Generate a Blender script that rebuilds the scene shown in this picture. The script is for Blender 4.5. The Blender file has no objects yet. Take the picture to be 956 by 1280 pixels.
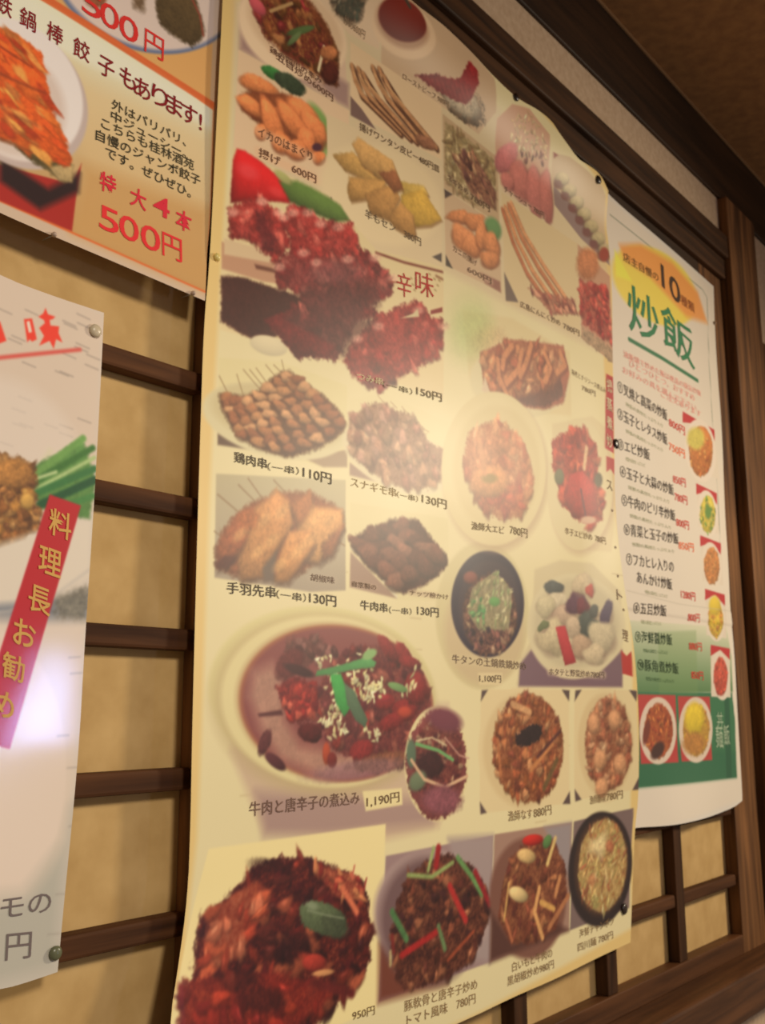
import bpy, bmesh, math, random
import numpy as np
from mathutils import Matrix, Vector

# ------------------------------------------------------------------ camera, light, exposure
S = 0.6          # one layout unit on the wall = 0.6 m (the camera stands one unit off the wall)
Z0 = 1.35        # eye height
scene = bpy.context.scene
COL = scene.collection
scene.view_settings.view_transform = 'Standard'
scene.view_settings.look = 'None'
scene.view_settings.exposure = 0.0
scene.view_settings.gamma = 1.0
scene.view_settings.use_curve_mapping = False

cd = bpy.data.cameras.new('camera')
cam = bpy.data.objects.new('camera', cd)
COL.objects.link(cam)
scene.camera = cam
cd.sensor_fit = 'VERTICAL'
cd.sensor_height = 32.0
cd.lens = 32.0 * 1274.0 / 1280.0
cd.clip_start = 0.02
right = Vector((0.63262992, -0.77444323, -0.00413146))
down = Vector((0.14337222, 0.12235753, -0.98207588))
fwd = Vector((0.76106753, 0.62069825, 0.18844068))
m = Matrix((right, -down, -fwd)).transposed().to_4x4()
m.translation = Vector((0, -S, Z0))
cam.matrix_world = m
cd.dof.use_dof = True
cd.dof.focus_distance = 0.5
cd.dof.aperture_fstop = 32.0 / 1.5      # a 1.5 mm entrance pupil

world = bpy.data.worlds.new('room_air')
scene.world = world
world.use_nodes = True
bg = world.node_tree.nodes['Background']
bg.inputs[0].default_value = (1.0, 0.80, 0.60, 1)
bg.inputs[1].default_value = 0.2


def lamp(name, kind, loc, aim, power, color, size=0.1, spot=None, blend=0.5, size_y=None):
    ld = bpy.data.lights.new(name, kind)
    ld.energy = power
    ld.color = color
    if kind == 'AREA':
        ld.shape = 'RECTANGLE' if size_y else 'DISK'
        ld.size = size
        if size_y:
            ld.size_y = size_y
    elif kind == 'SPOT':
        ld.shadow_soft_size = size
        ld.spot_size = math.radians(spot)
        ld.spot_blend = blend
    else:
        ld.shadow_soft_size = size
    o = bpy.data.objects.new(name, ld)
    COL.objects.link(o)
    o.location = loc
    o.rotation_euler = (Vector(aim) - Vector(loc)).to_track_quat('-Z', 'Y').to_euler()
    return o


lamp('shaded_dining_lamp', 'SPOT', (2.15, -1.15, 1.98), (0.95, 0.0, 1.08), 78, (1.0, 0.86, 0.64), 0.13, 100, 1.0)
lamp('left_fill_spot', 'SPOT', (0.1, -1.7, 2.2), (0.30, 0.0, 1.12), 72, (1.0, 0.90, 0.76), 0.16, 66, 1.0)  # unseen fill spot, added to brighten the sheets on the left
lamp('cool_window_light', 'AREA', (1.46, -1.85, 1.31), (0.35, 0.0, 1.34), 2.0, (0.40, 0.50, 1.0), 0.12, size_y=0.16)

# ------------------------------------------------------------------ helpers


def lin(c):
    return tuple(((x / 255.0) / 12.92 if x / 255.0 <= 0.04045 else ((x / 255.0 + 0.055) / 1.055) ** 2.4) for x in c)


def mat(name, rough=0.6, spec=0.4):
    mt = bpy.data.materials.new(name)
    mt.use_nodes = True
    b = mt.node_tree.nodes['Principled BSDF']
    b.inputs['Roughness'].default_value = rough
    b.inputs['Specular IOR Level'].default_value = spec
    return mt, mt.node_tree, b


def wood_mat(name, dark, light, rough=0.5, axis=0, scale=1.0, spec=0.35):
    mt, nt, b = mat(name, rough, spec)
    tc = nt.nodes.new('ShaderNodeTexCoord')
    mp = nt.nodes.new('ShaderNodeMapping')
    sc = [26 * scale] * 3
    sc[axis] = 1.6 * scale
    mp.inputs['Scale'].default_value = sc
    nz = nt.nodes.new('ShaderNodeTexNoise')
    nz.inputs['Scale'].default_value = 3.0
    nz.inputs['Detail'].default_value = 7
    nz.inputs['Distortion'].default_value = 0.5
    cr = nt.nodes.new('ShaderNodeValToRGB')
    cr.color_ramp.elements[0].position = 0.32
    cr.color_ramp.elements[0].color = (*lin(dark), 1)
    cr.color_ramp.elements[1].position = 0.70
    cr.color_ramp.elements[1].color = (*lin(light), 1)
    bp = nt.nodes.new('ShaderNodeBump')
    bp.inputs['Strength'].default_value = 0.25
    bp.inputs['Distance'].default_value = 0.001
    L = nt.links.new
    L(tc.outputs['Object'], mp.inputs['Vector'])
    L(mp.outputs[0], nz.inputs['Vector'])
    L(nz.outputs[0], cr.inputs[0])
    L(cr.outputs[0], b.inputs['Base Color'])
    L(nz.outputs[0], bp.inputs['Height'])
    L(bp.outputs[0], b.inputs['Normal'])
    return mt


def plaster_mat(name, c0, c1, scale=60, rough=0.9, bump=0.3):
    mt, nt, b = mat(name, rough, 0.2)
    tc = nt.nodes.new('ShaderNodeTexCoord')
    nz = nt.nodes.new('ShaderNodeTexNoise')
    nz.inputs['Scale'].default_value = scale
    nz.inputs['Detail'].default_value = 8
    cr = nt.nodes.new('ShaderNodeValToRGB')
    cr.color_ramp.elements[0].position = 0.3
    cr.color_ramp.elements[0].color = (*lin(c0), 1)
    cr.color_ramp.elements[1].position = 0.7
    cr.color_ramp.elements[1].color = (*lin(c1), 1)
    bp = nt.nodes.new('ShaderNodeBump')
    bp.inputs['Strength'].default_value = bump
    bp.inputs['Distance'].default_value = 0.001
    L = nt.links.new
    L(tc.outputs['Object'], nz.inputs['Vector'])
    L(nz.outputs[0], cr.inputs[0])
    L(cr.outputs[0], b.inputs['Base Color'])
    L(nz.outputs[0], bp.inputs['Height'])
    L(bp.outputs[0], b.inputs['Normal'])
    return mt


def plain_mat(name, c, rough=0.5, spec=0.4):
    mt, nt, b = mat(name, rough, spec)
    nz = nt.nodes.new('ShaderNodeTexNoise')
    nz.inputs['Scale'].default_value = 240
    hv = nt.nodes.new('ShaderNodeHueSaturation')
    hv.inputs['Color'].default_value = (*lin(c), 1)
    mr = nt.nodes.new('ShaderNodeMapRange')
    mr.inputs['To Min'].default_value = 0.92
    mr.inputs['To Max'].default_value = 1.08
    nt.links.new(nz.outputs[0], mr.inputs[0])
    nt.links.new(mr.outputs[0], hv.inputs['Value'])
    nt.links.new(hv.outputs[0], b.inputs['Base Color'])
    return mt


def print_mat(name, rough, spec, coat=0.0, coat_rough=0.1):
    """printed paper: the ink colour comes from the sheet's own 'ink' attribute"""
    mt, nt, b = mat(name, rough, spec)
    at = nt.nodes.new('ShaderNodeVertexColor')
    at.layer_name = 'ink'
    tc = nt.nodes.new('ShaderNodeTexCoord')
    nz = nt.nodes.new('ShaderNodeTexNoise')
    nz.inputs['Scale'].default_value = 7
    nz.inputs['Detail'].default_value = 1
    bp = nt.nodes.new('ShaderNodeBump')
    bp.inputs['Strength'].default_value = 0.25
    bp.inputs['Distance'].default_value = 0.01
    nt.links.new(tc.outputs['Object'], nz.inputs['Vector'])
    nt.links.new(at.outputs['Color'], b.inputs['Base Color'])
    nt.links.new(nz.outputs[0], bp.inputs['Height'])
    nt.links.new(bp.outputs[0], b.inputs['Normal'])
    if coat:
        b.inputs['Coat Weight'].default_value = coat
        b.inputs['Coat Roughness'].default_value = coat_rough
        nt.links.new(bp.outputs[0], b.inputs['Coat Normal'])
    return mt


def mesh_obj(name, verts, faces, material, parent=None, smooth=False):
    me = bpy.data.meshes.new(name)
    me.from_pydata([tuple(v) for v in verts], [], faces)
    me.validate()
    me.materials.append(material)
    if smooth:
        me.shade_smooth()
    o = bpy.data.objects.new(name, me)
    COL.objects.link(o)
    if parent:
        o.parent = parent
    return o


def bevel_box(name, x0, x1, y0, y1, z0, z1, material, parent=None, bev=0.0015):
    bm = bmesh.new()
    bmesh.ops.create_cube(bm, size=1)
    for v in bm.verts:
        v.co = Vector(((v.co.x + .5) * (x1 - x0) + x0, (v.co.y + .5) * (y1 - y0) + y0, (v.co.z + .5) * (z1 - z0) + z0))
    if bev:
        bmesh.ops.bevel(bm, geom=list(bm.edges), offset=bev, segments=2, affect='EDGES', profile=0.5)
    me = bpy.data.meshes.new(name)
    bm.to_mesh(me)
    bm.free()
    me.materials.append(material)
    o = bpy.data.objects.new(name, me)
    COL.objects.link(o)
    if parent:
        o.parent = parent
    return o


def empty(name, loc=(0, 0, 0)):
    o = bpy.data.objects.new(name, None)
    o.empty_display_size = 0.05
    COL.objects.link(o)
    o.location = loc
    return o


def tag(o, label, cat, group=None):
    o['label'] = label
    o['category'] = cat
    if group:
        o['group'] = group


def structure(o, label=None):
    o['kind'] = 'structure'
    if label:
        o['label'] = label
    return o


# how far each sheet stands off the lattice
def _ss(x):
    x = np.clip(x, 0, 1)
    return x * x * (3 - 2 * x)


def relief_main(u, v):
    """how far the big sheet stands off the lattice (layout units)"""
    w = 0.010 + 0.003 * np.sin(v * 6.0 + u * 3.0)
    w = w + 0.035 * _ss((-0.20 - v) / 0.30) * np.exp(-np.clip(u - 0.83, 0, 9) / 0.12)
    w = w + 0.010 * _ss((v - 1.05) / 0.3) * (0.5 + 0.5 * np.sin(u * 21.0))
    w = w + 0.022 * _ss((v - 1.08) / 0.12)
    w = w + 0.018 * _ss((u - 1.85) / 0.2) * np.exp(-((v - 0.1) / 0.35) ** 2)
    return w


def relief_rice(u, v):
    w = 0.002 + 0.001 * np.sin(v * 5.0 + u * 2.0) + 0.002 * _ss((v - 0.205) / 0.01)
    return w + 0.02 * _ss((-0.1 - v) / 0.2) * _ss((2.65 - u) / 0.3) * _ss((u - 2.1) / 0.2)


def relief_gyoza(u, v):
    return 0.004 + 0.002 * np.sin(v * 7.0 + u * 5.0) + 0.006 * _ss((0.62 - v) / 0.1)


def relief_chicken(u, v):
    return 0.006 + 0.003 * np.sin(v * 6.0 + u * 9.0)


# ------------------------------------------------------------------ printing: ink laid down on a sheet, in millimetres on the wall


def value_noise(h, w, cell, rng):
    gh, gw = int(h / cell) + 3, int(w / cell) + 3
    g = rng.random((gh, gw)).astype(np.float32)
    y = np.arange(h, dtype=np.float32) / cell
    x = np.arange(w, dtype=np.float32) / cell
    yi, xi = y.astype(int), x.astype(int)
    fy, fx = y - yi, x - xi
    fy, fx = (fy * fy * (3 - 2 * fy))[:, None], (fx * fx * (3 - 2 * fx))[None]
    a, b = g[yi][:, xi], g[yi][:, xi + 1]
    c, d = g[yi + 1][:, xi], g[yi + 1][:, xi + 1]
    return (a * (1 - fx) + b * fx) * (1 - fy) + (c * (1 - fx) + d * fx) * fy


class Print:
    RES = 1.8   # dots per mm

    def __init__(self, x0, x1, z0, z1, base):
        self.x0, self.z0 = x0, z0
        self.w = int((x1 - x0) * self.RES)
        self.h = int((z1 - z0) * self.RES)
        self.im = np.empty((self.h, self.w, 3), np.float32)
        self.im[:] = np.array(base, np.float32) / 255
        r = np.random.default_rng(4)
        self.noise = (value_noise(self.h, self.w, 3.2, r) * .45 + value_noise(self.h, self.w, 7, r) * .35
                      + value_noise(self.h, self.w, 18, r) * .35) - .57
        self.fine = value_noise(self.h, self.w, 2.2, r) - .5

    def window(self, xa, xb, za, zb):
        i0 = max(0, int((xa - self.x0) * self.RES)); i1 = min(self.w, int((xb - self.x0) * self.RES) + 2)
        j0 = max(0, int((za - self.z0) * self.RES)); j1 = min(self.h, int((zb - self.z0) * self.RES) + 2)
        if i1 <= i0 or j1 <= j0:
            return None
        X = (np.arange(i0, i1, dtype=np.float32) + .5) / self.RES + self.x0
        Z = (np.arange(j0, j1, dtype=np.float32) + .5) / self.RES + self.z0
        return (slice(j0, j1), slice(i0, i1)), X[None, :], Z[:, None]

    def lay(self, sl, a, col):
        a = a[..., None]
        self.im[sl] = self.im[sl] * (1 - a) + col * a

    def ellipse(self, x, z, m, col, soft=.12, sh=0., tex=0., al=1., wob=None):
        a, b, c, d = m
        ex, ez = math.hypot(a, b) * (1 + soft) + 1, math.hypot(c, d) * (1 + soft) + 1
        wn = self.window(x - ex, x + ex, z - ez, z + ez)
        if wn is None:
            return
        sl, X, Z = wn
        det = a * d - b * c
        X, Z = X - x, Z - z
        p = (d * X - b * Z) / det
        q = (-c * X + a * Z) / det
        r = np.sqrt(p * p + q * q)
        if wob:
            th = np.arctan2(q, p)
            r = r * (1 + wob[0] * np.cos(2 * th + wob[1]) + wob[2] * np.cos(3 * th + wob[3]) + wob[4] * np.cos(5 * th + wob[5]))
        if tex:
            r = r + self.noise[sl] * tex * .8
        al = np.clip((1 + soft * .5 - r) / max(soft, 1e-3), 0, 1) * al
        col = np.array(col, np.float32) / 255
        if sh or tex:
            hx, hz = X / ex, Z / ez
            k = 1 + sh * (hz * .75 - hx * .25 - .45 * np.clip(r, 0, 1.2) ** 3) + tex * 1.0 * self.noise[sl] + tex * .35 * self.fine[sl]
            k = np.clip(k, 0, 2.2)[..., None]
            cc = col * k
            if sh:
                cc = cc + (np.clip(k - 1.3, 0, 1) * .25)
            col = cc
        self.lay(sl, al, col)

    def sdf(self, X, Z, pts):
        n = len(pts)
        d = np.full(np.broadcast(X, Z).shape, 1e9, np.float32)
        inside = np.zeros(d.shape, bool)
        for i in range(n):
            (x1, z1), (x2, z2) = pts[i], pts[(i + 1) % n]
            ex, ez = x2 - x1, z2 - z1
            wx, wz = X - x1, Z - z1
            t = np.clip((wx * ex + wz * ez) / (ex * ex + ez * ez + 1e-9), 0, 1)
            d = np.minimum(d, (wx - t * ex) ** 2 + (wz - t * ez) ** 2)
            if z1 != z2:
                cr = ((z1 <= Z) & (Z < z2)) | ((z2 <= Z) & (Z < z1))
                inside ^= cr & (X < x1 + (Z - z1) * ex / ez)
        d = np.sqrt(d)
        return np.where(inside, -d, d)

    def poly(self, pts, col, soft=1., sh=0., tex=0., al=1.):
        xs, zs = [p[0] for p in pts], [p[1] for p in pts]
        wn = self.window(min(xs) - soft, max(xs) + soft, min(zs) - soft, max(zs) + soft)
        if wn is None:
            return
        sl, X, Z = wn
        d = self.sdf(X, Z, pts)
        if tex:
            d = d + self.noise[sl] * tex * 14
        al = np.clip(.5 - d / soft, 0, 1) * al
        col = np.array(col, np.float32) / 255
        if sh or tex:
            hz = (Z - (min(zs) + max(zs)) / 2) / (max(zs) - min(zs)) * 2
            k = 1 + sh * (hz * .6 - .5 * np.exp(d / 4.)) + tex * 1.0 * self.noise[sl] + tex * .35 * self.fine[sl]
            col = col * np.clip(k, 0, 2)[..., None]
        self.lay(sl, al, col)

    def grad(self, pts, top, bot, soft=1.):
        """a printed two-tone background running from top to bottom"""
        zs = [p[1] for p in pts]
        xs = [p[0] for p in pts]
        wn = self.window(min(xs) - soft, max(xs) + soft, min(zs) - soft, max(zs) + soft)
        sl, X, Z = wn
        al = np.clip(.5 - self.sdf(X, Z, pts) / soft, 0, 1)
        t = np.clip((Z - min(zs)) / (max(zs) - min(zs)), 0, 1)[..., None]
        self.lay(sl, al, (np.array(top) / 255. * t + np.array(bot) / 255. * (1 - t)).astype(np.float32))

    def line(self, pts, wd, col, soft=.8, al=1., tex=0.):
        xs, zs = [p[0] for p in pts], [p[1] for p in pts]
        e = wd + soft
        wn = self.window(min(xs) - e, max(xs) + e, min(zs) - e, max(zs) + e)
        if wn is None:
            return
        sl, X, Z = wn
        d = np.full(np.broadcast(X, Z).shape, 1e9, np.float32)
        for (x1, z1), (x2, z2) in zip(pts[:-1], pts[1:]):
            ex, ez = x2 - x1, z2 - z1
            t = np.clip(((X - x1) * ex + (Z - z1) * ez) / (ex * ex + ez * ez + 1e-9), 0, 1)
            d = np.minimum(d, np.hypot(X - x1 - t * ex, Z - z1 - t * ez))
        a = np.clip(.5 - (d - wd / 2) / soft, 0, 1) * al
        col = np.array(col, np.float32) / 255
        if tex:
            col = col * (1 + tex * 1.0 * self.noise[sl] + tex * .35 * self.fine[sl])[..., None]
        self.lay(sl, a, col)

    def scatter(self, pts, n, ln, wd, ang, spread, pal, seed, sh=.5, tex=.25):
        """n printed food pieces heaped inside an outline, back ones first"""
        rng = random.Random(seed)
        xs, zs = [p[0] for p in pts], [p[1] for p in pts]
        got = []
        tries = 0
        while len(got) < n and tries < n * 40:
            tries += 1
            x, z = rng.uniform(min(xs), max(xs)), rng.uniform(min(zs), max(zs))
            ins = False
            for i in range(len(pts)):
                (x1, z1), (x2, z2) = pts[i], pts[(i + 1) % len(pts)]
                if (z1 <= z < z2) or (z2 <= z < z1):
                    if x < x1 + (z - z1) * (x2 - x1) / (z2 - z1):
                        ins = not ins
            if ins:
                got.append((x, z))
        rng.shuffle(got)
        if sh > .3:
            got.sort(key=lambda p: -p[1] + rng.uniform(-1, 1) * (max(zs) - min(zs)) * .35)
        if sh > .3:
            wn = self.window(min(xs) - 2, max(xs) + 2, min(zs) - 2, max(zs) + 2)
            if wn:
                sl, X, Z = wn
                d = self.sdf(X, Z, pts) + self.noise[sl] * wd * 1.1
                pp = np.array(sorted(pal, key=sum), np.float32) / 255
                tt = np.clip(.5 + 1.25 * self.noise[sl] + .55 * self.fine[sl], 0, 1) * (len(pp) - 1)
                cc = np.stack([np.interp(tt, np.arange(len(pp)), pp[:, i] * .86) for i in range(3)], -1).astype(np.float32)
                self.lay(sl, np.clip(.5 - d / (wd * .5), 0, 1) * .8, cc)
        for x, z in got:
            t = math.radians(ang + rng.uniform(-spread, spread))
            l, w = ln * rng.uniform(.65, 1.3) / 2, wd * rng.uniform(.65, 1.3) / 2
            c, s = math.cos(t), math.sin(t)
            mm = (l * c, -w * s, l * s, w * c)
            col = rng.choice(pal)
            k = rng.uniform(.82, 1.18)
            col = [min(255, q * k) for q in col]
            if sh:
                self.ellipse(x + w * .15, z - w * .4, mm, [q * .5 for q in col], .6, al=.38)
            self.ellipse(x, z, mm, col, .6, sh * .6, tex, .86 if sh > .3 else 1.,
                         (rng.uniform(0, .16), rng.uniform(0, 6), rng.uniform(.05, .22), rng.uniform(0, 6), rng.uniform(0, .14), rng.uniform(0, 6)))
            if sh > .3 and rng.random() < .3:
                k = w * rng.uniform(.2, .4)
                self.ellipse(x - s * w * .3, z + w * .35, (l * .4 * c, -k * s, l * .4 * s, k * c), [min(255, q * 1.3 + 26) for q in col], .9, al=.5)

    def blur(self, r=1):
        im = self.im
        for _ in range(r):
            im[1:-1] = (im[:-2] + im[1:-1] * 2 + im[2:]) / 4
            im[:, 1:-1] = (im[:, :-2] + im[:, 1:-1] * 2 + im[:, 2:]) / 4

    def sample(self, X, Z):
        i = np.clip((X - self.x0) * self.RES - .5, 0, self.w - 2)
        j = np.clip((Z - self.z0) * self.RES - .5, 0, self.h - 2)
        ii, jj = i.astype(int), j.astype(int)
        fi, fj = (i - ii)[..., None], (j - jj)[..., None]
        im = self.im
        return (im[jj, ii] * (1 - fi) + im[jj, ii + 1] * fi) * (1 - fj) + (im[jj + 1, ii] * (1 - fi) + im[jj + 1, ii + 1] * fi) * fj

    def run(self, ops):
        for o in ops:
            k = o[0]
            if k == 'E': self.ellipse(*o[1:])
            elif k == 'P': self.poly(*o[1:])
            elif k == 'G': self.grad(*o[1:])
            elif k == 'L': self.line(*o[1:])
            elif k == 'S': self.scatter(*o[1:])


def interp_curve(pts, t):
    """even-parameter polyline through pts ((x,z) or with arc-length parameters)"""
    p = np.array(pts, float)
    d = np.r_[0, np.cumsum(np.hypot(*np.diff(p, axis=0).T))]
    d /= d[-1]
    return np.stack([np.interp(t, d, p[:, 0]), np.interp(t, d, p[:, 1])], -1)


def point_in(pts, X, Z):
    ins = np.zeros(X.shape, bool)
    for i in range(len(pts)):
        (x1, z1), (x2, z2) = pts[i], pts[(i + 1) % len(pts)]
        if z1 != z2:
            cr = ((z1 <= Z) & (Z < z2)) | ((z2 <= Z) & (Z < z1))
            ins ^= cr & (X < x1 + (Z - z1) * (x2 - x1) / (z2 - z1))
    return ins


def smooth_polyline(pts, n=3):
    p = [tuple(q) for q in pts]
    for _ in range(n):
        q = [p[0]]
        for a, b in zip(p[:-1], p[1:]):
            q += [(a[0] * .75 + b[0] * .25, a[1] * .75 + b[1] * .25), (a[0] * .25 + b[0] * .75, a[1] * .25 + b[1] * .75)]
        q.append(p[-1])
        p = q
    return p


def to_world(X, Z, relief, lift=0.0):
    w = relief(X / 600.0, Z / 600.0)
    return np.stack([X / 1000.0, -(w * S) - lift, Z / 1000.0 + Z0], -1)


def print_sheet(root, pr, edges, relief, material, areas, nc, nr, dense):
    """the sheet as a fine grid bent by its relief; every printed photograph is a part of its own cut from the same grid"""
    k = np.linspace(0, 1, nc)
    s = k / (1 + dense * (1 - k))
    t = np.linspace(0, 1, nr)
    Lf, Rt = interp_curve(edges['left'], t), interp_curve(edges['right'], t)
    Bt, Tp = interp_curve(edges['bottom'], s), interp_curve(edges['top'], s)
    s_, t_ = s[None, :, None], t[:, None, None]
    P = ((1 - t_) * Bt[None] + t_ * Tp[None] + (1 - s_) * Lf[:, None] + s_ * Rt[:, None]
         - (1 - s_) * (1 - t_) * Bt[0] - s_ * (1 - t_) * Bt[-1] - (1 - s_) * t_ * Tp[0] - s_ * t_ * Tp[-1])
    X, Z = P[..., 0], P[..., 1]
    V = to_world(X, Z, relief).reshape(-1, 3)
    C = np.clip(pr.sample(X, Z).reshape(-1, 3), 0.008, 1)
    C = np.where(C <= 0.04045, C / 12.92, ((C + .055) / 1.055) ** 2.4)
    idx = np.arange(nr * nc).reshape(nr, nc)
    F = np.stack([idx[:-1, :-1], idx[:-1, 1:], idx[1:, 1:], idx[1:, :-1]], -1).reshape(-1, 4)
    fx = (X[:-1, :-1] + X[1:, 1:]).ravel() / 2
    fz = (Z[:-1, :-1] + Z[1:, 1:]).ravel() / 2
    owner = np.zeros(len(F), int)
    for n, (nm, lb, pts) in enumerate(areas):
        owner[point_in(pts, fx, fz)] = n + 1
    for n in range(len(areas) + 1):
        f = F[owner == n]
        if len(f) == 0:
            continue
        used, inv = np.unique(f, return_inverse=True)
        f = inv.reshape(-1, 4)
        nm = 'sheet' if n == 0 else areas[n - 1][0]
        me = bpy.data.meshes.new(nm)
        me.vertices.add(len(used))
        me.vertices.foreach_set('co', V[used].astype(np.float32).ravel())
        me.loops.add(len(f) * 4)
        me.loops.foreach_set('vertex_index', f.astype(np.int32).ravel())
        me.polygons.add(len(f))
        me.polygons.foreach_set('loop_start', (np.arange(len(f)) * 4).astype(np.int32))
        me.update(calc_edges=True)
        me.validate()
        at = me.color_attributes.new('ink', 'FLOAT_COLOR', 'POINT')
        cc = np.ones((len(used), 4), np.float32)
        cc[:, :3] = C[used]
        at.data.foreach_set('color', cc.ravel())
        me.materials.append(material)
        me.shade_smooth()
        o = bpy.data.objects.new(nm, me)
        COL.objects.link(o)
        o.parent = root
        if n and areas[n - 1][1]:
            o['label'] = areas[n - 1][1]


INK = {}


def ink_mat(c, rough):
    key = (tuple(c), rough)
    if key not in INK:
        INK[key] = plain_mat('ink', c, rough, 0.3)
    return INK[key]


_txt = {}


def glyph_mesh(s, bold):
    if (s, bold) not in _txt:
        cu = bpy.data.curves.new('lettering', 'FONT')
        cu.body = s
        cu.size = 1.0
        cu.resolution_u = 3
        cu.offset = bold
        ob = bpy.data.objects.new('lettering', cu)
        COL.objects.link(ob)
        dg = bpy.context.evaluated_depsgraph_get()
        me = bpy.data.meshes.new_from_object(ob.evaluated_get(dg))
        co = np.empty(len(me.vertices) * 3, np.float32)
        me.vertices.foreach_get('co', co)
        fs = [tuple(p.vertices) for p in me.polygons]
        bpy.data.objects.remove(ob)
        bpy.data.curves.remove(cu)
        bpy.data.meshes.remove(me)
        _txt[(s, bold)] = (co.reshape(-1, 3)[:, :2].copy(), fs)
    return _txt[(s, bold)]


def lettering(root, relief, items, name, color, rough=.5, label=None):
    """items: (string, x0, z0, x1, z1, height_mm, bold): each string fitted between two baseline points on the sheet"""
    VV, FF = [], []
    n = 0
    for (s, x0, z0, x1, z1, h, bold) in items:
        co, fs = glyph_mesh(s, bold * .4)
        if len(co) == 0:
            continue
        a, b = co.min(0), co.max(0)
        cjk = any(ord(c) > 0x2e00 for c in s)
        ylo, yhi = (min(a[1], -.07), max(b[1], .80)) if cjk else (a[1], b[1])
        if s in '!・':
            gw = (b[0] - a[0]) * h / .8 / max(abs(x1 - x0), 1e-6)
            p = .5 - gw / 2 + gw * (co[:, 0] - a[0]) / (b[0] - a[0])
            ylo, yhi = -.07, .8
        else:
            p = (co[:, 0] - a[0]) / (b[0] - a[0])
        q = (co[:, 1] - ylo) / (yhi - ylo)
        X = x0 + (x1 - x0) * p
        Z = z0 + (z1 - z0) * p + h * q
        VV.append(to_world(X, Z, relief, 0.0005))
        FF += [tuple(i + n for i in f) for f in fs]
        n += len(co)
    return mesh_obj(name, np.concatenate(VV), FF, ink_mat(color, rough), root)

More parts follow.
